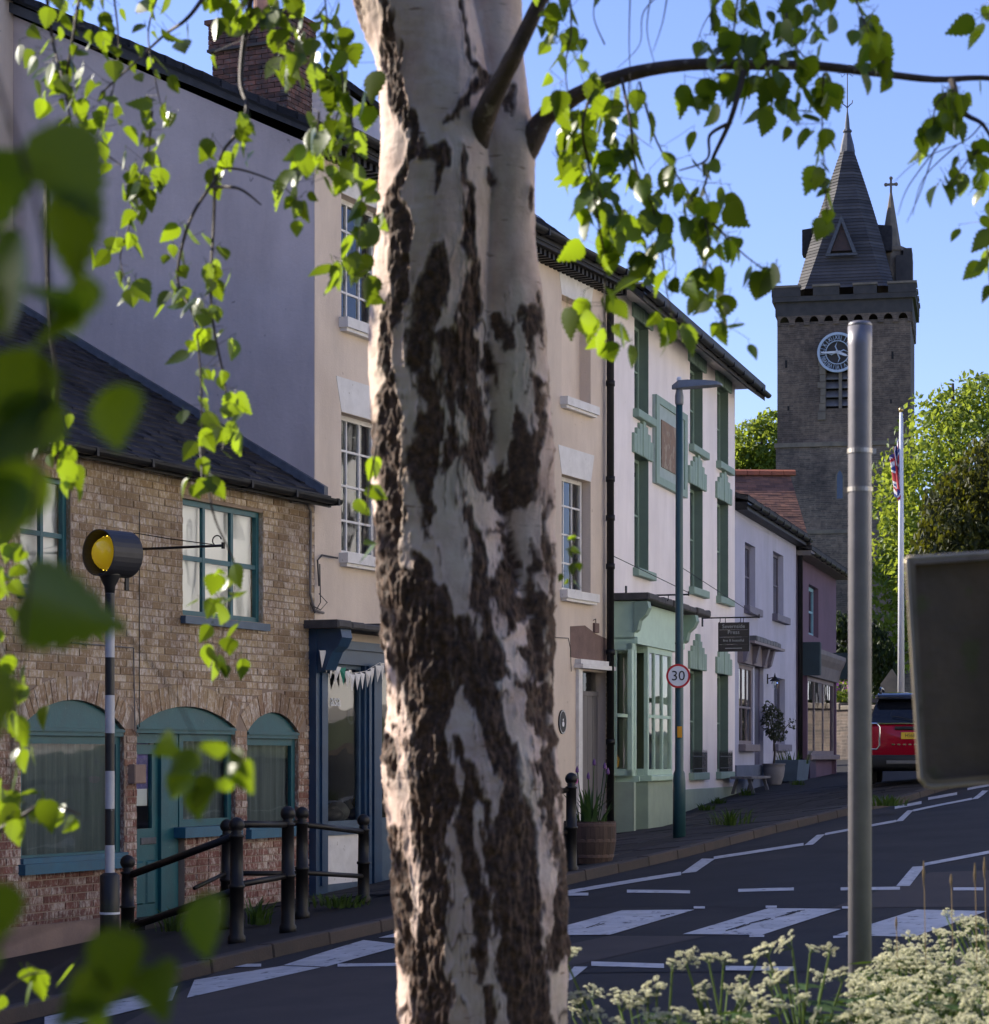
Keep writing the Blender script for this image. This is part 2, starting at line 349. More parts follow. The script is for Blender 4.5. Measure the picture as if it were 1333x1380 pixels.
def stone_mat(name, c1, c2, c3, sc=1.0):
    m, t, b = nt(name)
    tc = t.nodes.new('ShaderNodeTexCoord'); sx = t.nodes.new('ShaderNodeSeparateXYZ'); t.links.new(tc.outputs['Object'], sx.inputs[0])
    ad = N(t, 'ShaderNodeMath', operation='ADD'); t.links.new(sx.outputs[0], ad.inputs[0]); t.links.new(sx.outputs[1], ad.inputs[1])
    cb = t.nodes.new('ShaderNodeCombineXYZ'); t.links.new(ad.outputs[0], cb.inputs[0]); t.links.new(sx.outputs[2], cb.inputs[1])
    wv = t.nodes.new('ShaderNodeVectorMath'); wv.operation = 'MULTIPLY_ADD'
    nn = t.nodes.new('ShaderNodeTexNoise'); nn.inputs['Scale'].default_value = 1.5; t.links.new(cb.outputs[0], nn.inputs['Vector'])
    t.links.new(nn.outputs['Color'], wv.inputs[0]); wv.inputs[1].default_value = (.25, .18, 0); t.links.new(cb.outputs[0], wv.inputs[2])
    br = t.nodes.new('ShaderNodeTexBrick'); t.links.new(wv.outputs[0], br.inputs['Vector'])
    br.inputs['Scale'].default_value = sc; br.inputs['Brick Width'].default_value = .48; br.inputs['Row Height'].default_value = .09; br.inputs['Mortar Size'].default_value = .014
    br.inputs['Color1'].default_value = c4(c1); br.inputs['Color2'].default_value = c4(c2); br.inputs['Mortar'].default_value = c4(c3); br.inputs['Bias'].default_value = -.1
    v, g = mapped(t)
    k = ramp(t, noise(t, v, .55, 6, .65), [(.34, (.52, .52, .54)), (.66, (1.15, 1.12, 1.05))]).outputs[0]
    k2 = ramp(t, noise(t, v, 4.5, 4, .7), [(.3, (.6, .6, .6)), (.7, (1.3, 1.27, 1.2))]).outputs[0]
    col = mixc(t, 1.0, mixc(t, 1.0, br.outputs[0], k, 'MULTIPLY'), k2, 'MULTIPLY')
    t.links.new(col, b.inputs['Base Color']); b.inputs['Roughness'].default_value = .92
    bump(t, b, br.outputs['Fac'], -.6, .04); return m
M['stone'] = stone_mat('tower_stone', (.185, .135, .105), (.108, .084, .072), (.20, .16, .13))
M['stonelow'] = stone_mat('tower_stone_low', (.20, .152, .125), (.105, .090, .082), (.215, .175, .15))
M['dressed'] = pm('dressed_stone', (.24, .195, .14), (.15, .125, .10), 2.5, .9, .4, 30)
M['sooty'] = pm('sooty_stone', (.075, .066, .06), (.05, .046, .045), 2.5, .9, .4, 20)
M['spire'] = pm('spire_slate', (.080, .072, .068), (.052, .048, .050), 1.3, .8, .4, 10, rnd=.35)
M['clockblue'] = pm('clock_paint', (.50, .58, .68), (.42, .50, .60), 4, .5)
# ------------------------------------------------------------------ ground, road, pavement
def uvp(u, v, dz=0.0): p = UV(u, v); return (p.x, p.y, huv(u, v) + dz)
us_near = [x * .5 for x in range(-40, 101)] + [50 + 2 * i for i in range(1, 41)]
def rngf(a, b, n): return [a + (b - a) * i / n for i in range(n + 1)]
far = [-900, -400, -150, -60, -25] + [x * 2.5 for x in range(-8, 50)] + [150, 250, 500, 1200]
farv = [-900, -400, -150, -70] + [x * 2.5 for x in range(-20, 17)] + [60, 150, 400, 900]
MB().grid(lambda u, v: (UV(u, v).x, UV(u, v).y, huv(max(-30, min(110, u)), max(-40, min(30, v))) - .35), far, farv).build('ground', M['grassg'], smooth=True, kind='structure')
road = MB().grid(lambda u, v: uvp(u, v, -.11), us_near, rngf(-9.2, -2.4, 14)).build('road', M['asphalt'], smooth=True, kind='structure')
pav = MB().grid(lambda u, v: uvp(u, v, -.02), us_near, rngf(-9.34, -13.6, 9) + [-16, -20, -26]).build('pavement', M['pave'], smooth=True, kind='structure')
verge = MB().grid(lambda u, v: uvp(u, v, .0), us_near, rngf(-2.25, 8, 16)).build('verge', M['grassg'], smooth=True, kind='structure')
kb = MB(); kb.grid(lambda u, v: uvp(u, v, -.14), us_near, [-9.36, -9.18]); kerb = kb.build('kerb', M['kerb'], smooth=True, kind='structure')
kn = MB(); kn.grid(lambda u, v: uvp(u, v, 0.01), us_near, [-2.4, -2.25]); kn.grid(lambda u, k: uvp(u, -2.4, -.13 + k * .14), us_near, [0, 1]); kn.build('verge_kerb', M['kerb'], kind='structure')
kst = MB().bbox(-.452, .452, -.07, .07, -.16, .0, .012).mesh('kerbstone', M['kerb'])
def surf_mat(u, v, dz, turn=0.0):
    e = .3; p = Vector(uvp(u, v, dz)); du = (Vector(uvp(u + e, v)) - Vector(uvp(u - e, v))).normalized(); dv = (Vector(uvp(u, v - e)) - Vector(uvp(u, v + e))).normalized()
    n = du.cross(dv).normalized(); dv = n.cross(du)
    m = Matrix((du, dv, n)).transposed().to_4x4(); m.translation = p
    return m @ Matrix.Rotation(turn, 4, 'Z')
for i in range(46): inst(kst, 'kerbstone', kerb, surf_mat(4 + i * .915 + .45, -9.27, random.uniform(-.006, .004)))
slabm = MB().add([(-.292, -.292, 0), (.292, -.292, 0), (.292, .292, 0), (-.292, .292, 0), (-.300, -.300, -.012), (.300, -.300, -.012), (.300, .300, -.012), (-.300, .300, -.012)],
                 [(0, 1, 2, 3), (4, 5, 1, 0), (5, 6, 2, 1), (6, 7, 3, 2), (7, 4, 0, 3)]).mesh('paving_slab', M['slab'])
for i in range(34):
    for j in range(7):
        u = 21.6 + i * .608 + (.3 if j % 2 else 0); v = -9.66 - j * .608
        if v < -12.6 and u < 32: continue
        inst(slabm, 'paving_slab', pav, surf_mat(u, v, random.uniform(-.004, .004), random.uniform(-.012, .012)))
def to_uv(p): return (p.x * D0.x + p.y * D0.y, p.x * N0.x + p.y * N0.y)
def road_poly(name, pts, mat, dz):
    q = [to_uv(ground_px(x, y, -.11)) for x, y in pts]
    if len(q) == 4:
        b = MB()
        def fn(s, t):
            u = (q[0][0] * (1 - s) + q[1][0] * s) * (1 - t) + (q[3][0] * (1 - s) + q[2][0] * s) * t
            v = (q[0][1] * (1 - s) + q[1][1] * s) * (1 - t) + (q[3][1] * (1 - s) + q[2][1] * s) * t
            return uvp(u, v, -.11 + dz)
        L = max(abs(q[1][0] - q[0][0]) + abs(q[1][1] - q[0][1]), abs(q[3][0] - q[0][0]) + abs(q[3][1] - q[0][1]))
        k = max(2, min(24, int(L / .25))); b.grid(fn, rngf(0, 1, k), rngf(0, 1, k))
        return b.build(name, mat, road)
def line(name, x0, y0, x1, y1, t, mat=None, dz=.007): road_poly(name, [(x0, y0 + t / 2), (x1, y1 + t / 2), (x1, y1 - t / 2), (x0, y0 - t / 2)], mat or M['paint'], dz)
road_poly('asphalt_patch', [(-40, 1500), (760, 1500), (775, 1302), (300, 1306)], M['asphalt_old'], .0022)
road_poly('asphalt_patch', [(640, 1300), (775, 1301), (952, 1262), (820, 1262)], M['asphalt_old'], .003)
road_poly('asphalt_patch', [(1120, 1224), (1460, 1222), (1560, 1166), (1255, 1176)], M['asphalt_old'], .003)
road_poly('asphalt_patch', [(775, 1312), (1180, 1310), (1420, 1226), (960, 1262)], M['asphalt_new'], .0035)
road_poly('asphalt_patch', [(770, 1224), (1115, 1224), (1330, 1168), (990, 1160)], M['asphalt_new'], .0025)
for p in ([(712, 1262), (822, 1261), (936, 1227), (838, 1228)], [(920, 1260), (1027, 1261), (1134, 1226), (1036, 1225)], [(1128, 1261), (1232, 1264), (1330, 1229), (1236, 1227)], [(510, 1265), (615, 1263), (735, 1229), (640, 1229)], [(1335, 1264), (1440, 1265), (1525, 1230), (1435, 1229)]):
    road_poly('zebra_stripe', p, M['paint'], .007)
for p in ([(382, 1302), (440, 1304), (545, 1275), (490, 1268)], [(252, 1346), (432, 1305), (380, 1303), (262, 1322)], [(60, 1392), (232, 1350), (240, 1330), (60, 1372)]):
    road_poly('painted_band', p, M['paint'], .007)
for a in ((845, 1202, 930, 1203, 4), (995, 1201, 1070, 1199, 4), (1133, 1199, 1213, 1198, 4), (1285, 1199, 1325, 1199, 4), (750, 1206, 793, 1206, 4), (797, 1300, 895, 1303, 6), (978, 1306, 1072, 1307, 6), (288, 1303, 352, 1302, 4), (455, 1302, 536, 1301, 4), (600, 1301, 690, 1301, 5)):
    line('give_way_dash', *a)
for a in ((935, 1224, 950, 1224, 3), (1032, 1223, 1047, 1223, 3), (1135, 1224, 1146, 1224, 3), (1010, 1262.5, 1030, 1262.5, 3), (1123, 1264, 1140, 1263, 3)): line('crossing_stud', *a)
for a in ((700, 1214, 760, 1204, 4), (760, 1204, 918, 1178, 4.5), (962, 1157, 1083, 1138.5, 3.6), (1112, 1125, 1208, 1107, 3), (1231, 1093, 1310, 1077, 2.6), (1245, 1166, 1345, 1147, 4), (1333, 1066, 1420, 1052, 2.5)): line('zigzag_line', *a)
for p in ([(918, 1178), (938, 1176), (964, 1158), (946, 1158)], [(1084, 1140), (1096, 1139), (1112, 1125), (1101, 1126)], [(1207, 1108), (1217, 1107), (1232, 1092), (1223, 1093)], [(1309, 1078), (1318, 1077), (1332, 1066), (1324, 1066)], [(1208, 1195), (1226, 1195), (1247, 1168), (1230, 1169)], [(755, 1324), (770, 1322), (792, 1304), (774, 1304)]):
    road_poly('zigzag_mark', p, M['paint'], .007)
for a in ((1206, 1089, 1242, 1082, 4), (1251, 1077, 1290, 1070, 3.5), (1304, 1064, 1336, 1058, 3)): line('edge_dash', *a)
bounce_paving = MB().grid(lambda u, v: uvp(u, v, .006), [x * 1.0 for x in range(9, 66)], rngf(2.2, 6.6, 6)).build('bounce_paving', pm('pale_paving', (.42, .38, .33), (.34, .31, .27), 2, .85, .3, 40), smooth=True, kind='structure')  # pale paving added behind the camera to bounce light onto the fronts

# cracks across the zebra paint
for x, y, dx, dy in ((978, 1256, 42, -14), (1010, 1246, 34, -10), (1045, 1238, 30, -7), (1060, 1232, 26, -3), (890, 1236, 14, -2), (790, 1252, 26, -9)):
    for k in range(3): line('paint_crack', x + k * 7, y - k * 1.5, x + dx * .5 + k * 6, y + dy * .5 - k * 1.2 + random.uniform(-1.2, 1.2), random.uniform(.7, 1.5), M['asphalt_new'], .0095)
# ------------------------------------------------------------------ house helpers
def house(name, fr, label, cat='house'): return empty(name, label, cat, (fr.O.x, fr.O.y, 0), fr.rz)
def wall_mesh(b, x0, x1, z0, z1, holes, depth=.2, mi=0, rmi=1):
    xs = sorted({x0, x1, *[h[0] for h in holes], *[h[1] for h in holes]}); zs = sorted({z0, z1, *[h[2] for h in holes], *[h[3] for h in holes]})
    for i in range(len(xs) - 1):
        for j in range(len(zs) - 1):
            cx = (xs[i] + xs[i + 1]) / 2; cz = (zs[j] + zs[j + 1]) / 2
            if any(h[0] < cx < h[1] and h[2] < cz < h[3] for h in holes): continue
            b.quad((xs[i], 0, zs[j]), (xs[i + 1], 0, zs[j]), (xs[i + 1], 0, zs[j + 1]), (xs[i], 0, zs[j + 1]), mi)
    for h in holes:
        a, c, e, g = h[:4]; d = h[4] if len(h) > 4 else depth
        b.quad((a, 0, e), (a, 0, g), (a, d, g), (a, d, e), rmi); b.quad((c, 0, e), (c, d, e), (c, d, g), (c, 0, g), rmi)
        b.quad((a, 0, g), (c, 0, g), (c, d, g), (a, d, g), rmi); b.quad((a, 0, e), (a, d, e), (c, d, e), (c, 0, e), rmi)
    return b
def shell(b, x0, x1, z0, ze, zr, D, mi=0, left=True, right=True):
    for x, on in ((x0, left), (x1, right)):
        if on: b.add([(x, 0, z0), (x, D, z0), (x, D, ze), (x, D / 2, zr), (x, 0, ze)], [(4, 3, 2, 1, 0) if x == x0 else (0, 1, 2, 3, 4)], mi)
    b.quad((x0, D, z0), (x0, D, ze), (x1, D, ze), (x1, D, z0), mi); return b
def window(parent, a0, a1, z0, z1, y, cols, rows, fm, fw=.06, bw=.03, back=None, pane=True, dep=.05, name='window', gl=None):
    b = MB(); b.box(a0, a0 + fw, y, y + dep, z0, z1); b.box(a1 - fw, a1, y, y + dep, z0, z1); b.box(a0 + fw, a1 - fw, y, y + dep, z1 - fw, z1); b.box(a0 + fw, a1 - fw, y, y + dep, z0, z0 + fw)
    w = a1 - a0; h = z1 - z0
    xs = [a0 + fw] + [a0 + c * w for c in cols] + [a1 - fw]; zs = [z0 + fw] + [z0 + r * h for r in rows] + [z1 - fw]
    for c in xs[1:-1]: b.box(c - bw / 2, c + bw / 2, y + .006, y + dep - .006, z0 + fw, z1 - fw)
    for r in zs[1:-1]: b.box(a0 + fw, a1 - fw, y + .009, y + dep - .009, r - bw / 2, r + bw / 2)
    o = b.build(name, fm, parent)
    if pane:
        for i in range(len(xs) - 1):
            for j in range(len(zs) - 1):
                MB().quad((xs[i], y + dep * .5, zs[j]), (xs[i + 1], y + dep * .5, zs[j]), (xs[i + 1], y + dep * .5, zs[j + 1]), (xs[i], y + dep * .5, zs[j + 1])).build('pane', gl or M['glass'], o)
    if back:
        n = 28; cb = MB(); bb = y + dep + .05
        amp = .02 if back in ('curtain_or_backing',) else .0
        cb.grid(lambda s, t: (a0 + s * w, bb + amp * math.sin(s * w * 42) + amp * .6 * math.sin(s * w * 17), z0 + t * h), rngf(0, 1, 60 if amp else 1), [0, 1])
        cb.build('curtain_or_backing' if back != 'pane_fill' else 'pane_fill', M[back], o, smooth=True)  # dark backs are near-black sheets standing in for the unlit room
    return o
def gutter(parent, x0, x1, y, z, r=.06, mat='gut'):
    b = MB(); n = 8; pts = [(y + r * math.cos(math.pi + math.pi * k / n), z + r * math.sin(math.pi + math.pi * k / n)) for k in range(n + 1)]
    pts += [(p[0] * .88 + y * .12, z + (p[1] - z) * .88) for p in reversed(pts)]
    b.prismx(pts, x0, x1)
    k = x0 + .9
    while k < x1: b.box(k - .02, k + .02, y - r * 1.12, y + r * 1.12, z - r * 1.15, z + .008); k += .95
    return b.build('gutter', M[mat], parent)
def roof(parent, x0, x1, y0, ze, D, zr, th=.07, over=.25, mat='slate', rows=True, width=.28, expo=.2, name='roof'):
    sl = (zr - ze) / (D / 2); b = MB()
    ya = y0; za = ze - over * sl + .0
    b.add([(x0, ya - over, za), (x1, ya - over, za), (x1, D / 2, zr), (x0, D / 2, zr), (x0, ya - over, za + th), (x1, ya - over, za + th), (x1, D / 2, zr + th), (x0, D / 2, zr + th)],
          [(3, 2, 1, 0), (4, 5, 6, 7), (0, 1, 5, 4), (1, 2, 6, 5), (3, 0, 4, 7)])
    b.add([(x0, D + over, za), (x1, D + over, za), (x1, D / 2, zr), (x0, D / 2, zr), (x0, D + over, za + th), (x1, D + over, za + th), (x1, D / 2, zr + th), (x0, D / 2, zr + th)],
          [(0, 1, 2, 3), (7, 6, 5, 4), (4, 5, 1, 0), (5, 6, 2, 1), (7, 4, 0, 3)])
    o = b.build(name, M['slated'], parent)
    if rows:
        s = MB(); L = math.hypot(D / 2 + over, zr - za); n = int(L / expo); ca = (D / 2 + over - 0) / L; sa = (zr - za) / L
        for i in range(n + 1):
            xx = x0 - (width / 2 if i % 2 else 0)
            while xx < x1:
                l = max(x0, xx) + .003; r = min(x1, xx + width) - .003
                if r - l > .04:
                    t0 = i * expo; t1 = min(t0 + expo * 1.15, L); lift = th + .018 + random.uniform(-.004, .006); lo2 = th + .006
                    y_0 = ya - over + t0 * ca; z_0 = za + t0 * sa; y_1 = ya - over + t1 * ca; z_1 = za + t1 * sa; j = random.uniform(-.012, .012)
                    s.add([(l, y_0 + j, z_0 + lift), (r, y_0 + j, z_0 + lift), (r, y_1, z_1 + lo2), (l, y_1, z_1 + lo2), (l, y_0 + j, z_0 + th), (r, y_0 + j, z_0 + th)], [(0, 1, 2, 3), (4, 5, 1, 0)])
                xx += width
        s.build('slate_courses' if mat == 'slate' else 'tile_courses', M[mat], o, kind='stuff')
    return o
O0 = at(424, HY, 26.48)
FB = Frame((O0.x, O0.y), D0)                     # brick house (a<0) and cream house (a>0)
# ------------------------------------------------------------------ brick house
bh = house('brick_house', FB, 'two storey brick house with teal arched windows and dark slate roof behind the beacon')
px = FB.px
def arect(x0, x1, yt, yb, xr=None, b=0):
    a0 = FB.a(x0, b); a1 = FB.a(x1, b); xm = (x0 + x1) / 2; return (a0, a1, FB.z(xm, yb, b), FB.z(xm, yt, b))
W1 = arect(27, 95, 640, 797); W2 = arect(246, 354, 681, 834)
A1 = arect(28, 167, 981, 1160); A2 = arect(184, 317, 979, 1262); A3 = arect(333, 402, 986, 1116)
ARCH = []
for (h, xc, yc) in ((A1, 100, 943), (A2, 250, 952), (A3, 368, 960)):
    rise = FB.z(xc, yc) - h[3]; c = (h[1] - h[0]) / 2; r = (c * c + rise * rise) / (2 * rise); ARCH.append(((h[0] + h[1]) / 2, h[3] + rise - r, r, h[3], c))
EZ = FB.z(400, 668); XL = -15.2  # unseen left end lengthened so the house shades the near road
holes = [W1, W2] + [(h[0], h[1], h[2], A[1] + A[2]) for h, A in zip((A1, A2, A3), ARCH)]
b = wall_mesh(MB(), XL, -.01, -2.6, EZ, holes, .16); shell(b, XL, -.01, -2.6, EZ, EZ + 2.55, 9.0, 0, True, False); b.build('wall', [M['mortar'], M['brick']], bh)
def free_spans(z, half):
    sp = [(XL, -.012)]
    def cut(l, r):
        nonlocal sp; out = []
        for a, c in sp:
            if r <= a or l >= c: out.append((a, c)); continue
            if l > a: out.append((a, l))
            if r < c: out.append((r, c))
        sp = out
    for h in (W1, W2, A1, A2, A3):
        if z + half * .5 > h[2] and z - half * .5 < h[3]: cut(h[0], h[1])
    for (ax, az, ar, zs, c) in ARCH:
        R2 = ar + .235
        if zs - .02 <= z and abs(z - az) < R2:
            w_ = math.sqrt(R2 * R2 - (z - az) ** 2); lim = c + .17
            w_ = min(w_, lim) if z < zs + .25 else w_
            cut(ax - w_, ax + w_)
    return sp
unit = MB().bbox(-.5, .5, -.5, .5, -.5, .5, .06).mesh('brick', M['brick'])
bricks = []; z = -1.56; row = 0
while z < EZ - .03:
    for (l, r) in free_spans(z, .0375):
        x = math.floor((l - XL) / .23) * .23 + XL - (.115 if row % 2 else 0)
        while x < r:
            a = max(l, x) + .005; c = min(r, x + .23) - .005
            if c - a > .035: bricks.append((a, c, z - .0325, z + .0325, random.uniform(-.012, -.004)))
            x += .23
    z += .0752; row += 1
vis = sorted([q for q in bricks if q[0] > -5.6], key=lambda q: q[0] + 6 * (q[2] < -.9))
single = set(vis[:300]); rest = MB()
for q in bricks:
    if q in single:
        inst(unit, 'brick', bh, Matrix.Translation(((q[0] + q[1]) / 2, q[4] + .02, (q[2] + q[3]) / 2)) @ Matrix.Diagonal((q[1] - q[0], .04, q[3] - q[2], 1)))
    else: rest.bbox(q[0], q[1], q[4], q[4] + .04, q[2], q[3], .004)
rest.build('brickwork', M['brick'], bh, kind='stuff')
for (ax, az, ar, zs, c) in ARCH:                  # soldier bricks over the arches
    t0 = math.asin(min(1, c / ar)); n = int(2 * t0 * ar / .078); v = MB()
    for k in range(n):
        t = -t0 + 2 * t0 * (k + .5) / n; hw = t0 / n * .92
        q = [(ax + rr * math.sin(tt), az + rr * math.cos(tt)) for rr, tt in ((ar, t - hw), (ar, t + hw), (ar + .225, t + hw), (ar + .225, t - hw))]
        y = random.uniform(-.012, -.005); v.prism(q, y, .1)
    v.build('arch_bricks', M['brick'], bh)
MB().box(XL, FB.a(150), -.05, .02, -2.6, FB.z(80, 1243)).box(FB.a(330), -.02, -.03, .02, -2.6, FB.z(370, 1222)).build('plinth', M['plinth'], bh)
rf = roof(bh, XL, -.03, 0, EZ + .06, 9.0, EZ + 2.68, .06, .22, width=.25, expo=.17)
gutter(bh, XL, .06, -.28, EZ - .02, .06); MB().box(XL, .02, -.205, -.17, EZ - .10, EZ + .03).box(XL, -.02, -.17, -.005, EZ - .045, EZ - .02).build('fascia_board', M['gut'], bh)
MB().prismx([(-.18, EZ + .0), (4.4, EZ + 2.60), (4.4, EZ + 2.77), (-.18, EZ + .13)], -.10, -.012).build('lead_flashing', M['lead'], rf)
window(bh, *W1, .05, [.52], [.50], M['teal'], .055, .045, 'pane_fill'); window(bh, *W2, .05, [.31, .66], [.50], M['teal'], .055, .05, 'pane_fill')  # white sheets behind the panes stand in for their pale reflection
for h in (W1, W2): MB().box(h[0] - .05, h[1] + .05, -.07, .05, h[2] - .09, h[2] - .012).build('window_sill', M['bluel'], bh)
for i, (h, A) in enumerate(zip((A1, A2, A3), ARCH)):
    ax, az, ar, zs, c = A; t0 = math.asin(min(1, c / ar)) * .995
    poly = [(ax - c + .005, zs), (ax + c - .005, zs)] + [(ax + (ar - .004) * math.sin(t), az + (ar - .004) * math.cos(t)) for t in [t0 - 2 * t0 * k / 14 for k in range(15)]]
    MB().prism(poly, .035, .12).build('tympanum_panel', M['teal'], bh)
    MB().box(h[0] + .005, h[1] - .005, .0, .11, zs - .075, zs - .002).box(h[0] + .005, h[1] - .005, -.02, .06, zs - .035, zs - .012).build('fascia_moulding', M['teal'], bh)
    if i != 1:
        window(bh, h[0], h[1], h[2], zs - .076, .045, [], [], M['teal'], .075, .03, 'curtain_or_backing')
        MB().box(h[0] - .04, h[1] + .03, -.08, .06, h[2] - .10, h[2] - .002).box(h[0] - .02, h[1] + .015, -.045, .06, h[2] - .001, h[2] + .05).build('window_sill', M['tealsill'], bh)
h = A2; xd = FB.a(236); zs = ARCH[1][3]; zb = FB.z(205, 1236)
dr = MB(); da0 = h[0] + .02; da1 = FB.a(224); zt = FB.z(205, 1003); zg = FB.z(205, 1117)
dr.box(da0, da1, .10, .145, zb, zg); dr.box(da0, da0 + .09, .10, .145, zg, zt); dr.box(da1 - .11, da1, .10, .145, zg, zt); dr.box(da0 + .09, da1 - .11, .10, .145, zt - .1, zt)
do = dr.build('door', M['teal'], bh)
MB().quad((da0 + .09, .125, zg), (da1 - .11, .125, zg), (da1 - .11, .125, zt - .1), (da0 + .09, .125, zt - .1)).build('pane', M['glass'], do)
for (l, r) in ((.10, .48), (.56, .90)):
    w_ = da1 - da0; MB().bbox(da0 + l * w_, da0 + r * w_, .085, .10, zb + .12, zg - .32, .02).build('panel', M['teal'], do)
MB().bbox(da0 + .2, da0 + .48, .088, .1, zg - .16, zg - .09, .006).build('letter_box', M['lead'], do)
MB().box(da0 + .2, da0 + .4, .15, .152, zt - .62, zt - .14).build('notice', M['signwhite'], do)
pz = pm('poster', (.10, .06, .35), (.30, .25, .55), 9, .6); MB().box(da0 + .1, da0 + .42, .15, .152, zg + .40, zg + .95).build('poster', pz, do); MB().box(da0 + .45, da0 + .62, .15, .152, zg + .40, zg + .92).build('poster', M['signwhite'], do)
MB().lathe([(.02, 0), (.024, .03), (.0, .04)], 10, (da0 + .06, .06, zg - .1), 'y').build('door_knob', M['lead'], do)
fr_ = MB(); fr_.box(da1 + .002, FB.a(247), .06, .15, zb, zs - .08); fr_.box(da0, da1, .06, .15, zt + .01, zs - .08); fr_.build('door_frame', M['teal'], bh)
MB().box(da0 - .05, FB.a(250), -.12, .15, zb - .22, zb - .003).build('door_step', M['slab'], bh)
sz = FB.z(280, 1113); window(bh, FB.a(247) + .003, h[1], sz, zs - .076, .05, [], [], M['teal'], .075, .03, 'curtain_or_backing')
MB().box(FB.a(241), h[1] + .03, -.08, .06, sz - .11, sz - .002).build('window_sill', M['tealsill'], bh)
sb = MB(); zz = sz - .15
while zz > -2.0:
    x = FB.a(249); k = 0
    while x < h[1]: sb.bbox(x + .004, min(x + .225, h[1]) - .004, random.uniform(-.01, -.004), .1, zz - .033, zz + .033, .004); x += .23
    zz -= .075
sb.build('brick_infill', M['brick'], bh); MB().box(FB.a(249), h[1], .005, .1, -2.5, sz - .11).build('infill_backing', M['mortar'], bh)
# pipes, cables, meter box on the brick front
def wpts(pts, b=.03): return [(FB.a(x, b), -b, FB.z(x, y, b)) for x, y in pts]
MB().tube(wpts([(96, 866), (180, 873), (182, 985), (187, 992)]), .008, 6).build('conduit', M['greywood'], bh)
MB().tube(wpts([(188, 690), (188, 980)], .02), .005, 5).build('cable', M['black'], bh)
MB().tube(wpts([(392, 676), (414, 678), (419, 690), (418, 800), (424, 822), (436, 826)], .04), .016, 7).build('pipe', M['greywood'], bh)
a_ = FB.a(172); MB().bbox(a_, a_ + .2, -.09, .01, FB.z(175, 1056), FB.z(175, 1030), .01).build('meter_box', M['plinth'], bh)
# ------------------------------------------------------------------ cream house
ch = house('cream_house', FB, 'tall cream rendered house with grey gable wall and blue shopfront behind the birch trunk')
CA = FB.a(822); CE = 6.93; CD = 10.0; CR = CE + CD / 2 * .488
def opening(xc, yt, yb, x0=None, x1=None): return (FB.a(x0), FB.a(x1), FB.z((x0 + x1) / 2, yb), FB.z((x0 + x1) / 2, yt))
cw = 1.08; xr0 = FB.a(757)
L0 = FB.a(460); holes = []; wins = []
z2t, z2b = FB.z(478, 338), FB.z(478, 434); z1t, z1b = FB.z(478, 560), FB.z(478, 748)
mid = (L0 + xr0) / 2
z2b = FB.z(775, 541); z2t = FB.z(775, 405)
for a in (L0, mid, xr0):
    wins.append((a, a + cw, z2b, z2t, a == xr0)); wins.append((a, a + cw, z1b, z1t, False))
SA1 = 4.55; SZ0 = FB.z(470, 1190); SZ1 = FB.z(470, 893)
shop = (FB.a(441), SA1, -2.4, FB.z(470, 880))
dzt = FB.z(795, 905); dzb = FB.gh(8.0) + .1
door = (FB.a(781), FB.a(816), dzb, dzt)
holes = [w_[:4] for w_ in wins] + [shop, door]
b = wall_mesh(MB(), 0, CA, -2.4, CE, holes, .2, 0, 0); shell(b, 0, CA, -2.4, CE, CR, CD, 0, False, True); b.build('wall', M['cream'], ch)
gb = MB().add([(0, .003, -2.4), (0, CD, -2.4), (0, CD, CE), (0, CD / 2, CR), (0, .003, CE)], [(4, 3, 2, 1, 0)]); gb.build('gable_wall', M['gable'], ch)
MB().box(-.32, -.004, 4.15, 5.9, EZ - 1, CR + 1.3).build('chimney_breast', M['cream'], ch)
for a0, a1, z0, z1, pane_fill in wins:
    if pane_fill: MB().box(a0 - .02, a1 + .02, .17, .22, z0 - .02, z1 + .02).build('blind_window', M['cream'], ch)
    else:
        zm = (z0 + z1) / 2
        window(ch, a0 + .03, a1 - .03, z0, z1, .13, [.345, .655], [.25, .5, .75], M['wpaint'], .055, .026, 'dark')
    lp = [(a0, z1 + .004), (a1, z1 + .004), (a1 + .13, z1 + .40), (a0 - .13, z1 + .40)]
    MB().prism(lp, -.006, .02).build('window_lintel', M['wpaint'], ch)
    s_ = MB().box(a0 - .06, a1 + .06, -.12, .12, z0 - .12, z0 - .003); s_.box(a0 - .03, a1 + .03, -.09, .1, z0 - .16, z0 - .121)
    s_.build('window_sill', M['wpaint'], ch)
# eaves
roof(ch, -.10, CA + .02, 0, CE + .17, CD, CR + .17, .10, .34, rows=False)
gutter(ch, -.06, CA, -.42, CE + .16, .075); e = MB().box(0.003, CA, -.34, -.004, CE - .02, CE + .03).box(.003, CA, -.36, -.335, CE + .031, CE + .17)
k = .1
while k < CA: e.box(k, k + .07, -.26, -.004, CE - .10, CE - .021); k += .15
e.build('eaves_board', M['gut'], ch)
v = MB(); sl = .488
for i in range(22):
    y0 = -.4 + i * .25; v.add([(-.2, y0, CE + .30 + y0 * sl), (.12, y0, CE + .30 + y0 * sl), (.12, y0 + .28, CE + .275 + (y0 + .28) * sl), (-.2, y0 + .28, CE + .275 + (y0 + .28) * sl), (-.2, y0, CE + .21 + y0 * sl), (-.2, y0 + .28, CE + .2 + (y0 + .28) * sl), (.12, y0, CE + .21 + y0 * sl)], [(0, 1, 2, 3), (4, 0, 3, 5), (4, 6, 1, 0)])
v.build('verge_slates', M['slate'], ch)
MB().prismx([(-.3, CE - .02), (5.0, CR - .0), (5.0, CR + .12), (-.3, CE + .10)], -.09, -.004).build('verge_board', M['leadd'], ch)
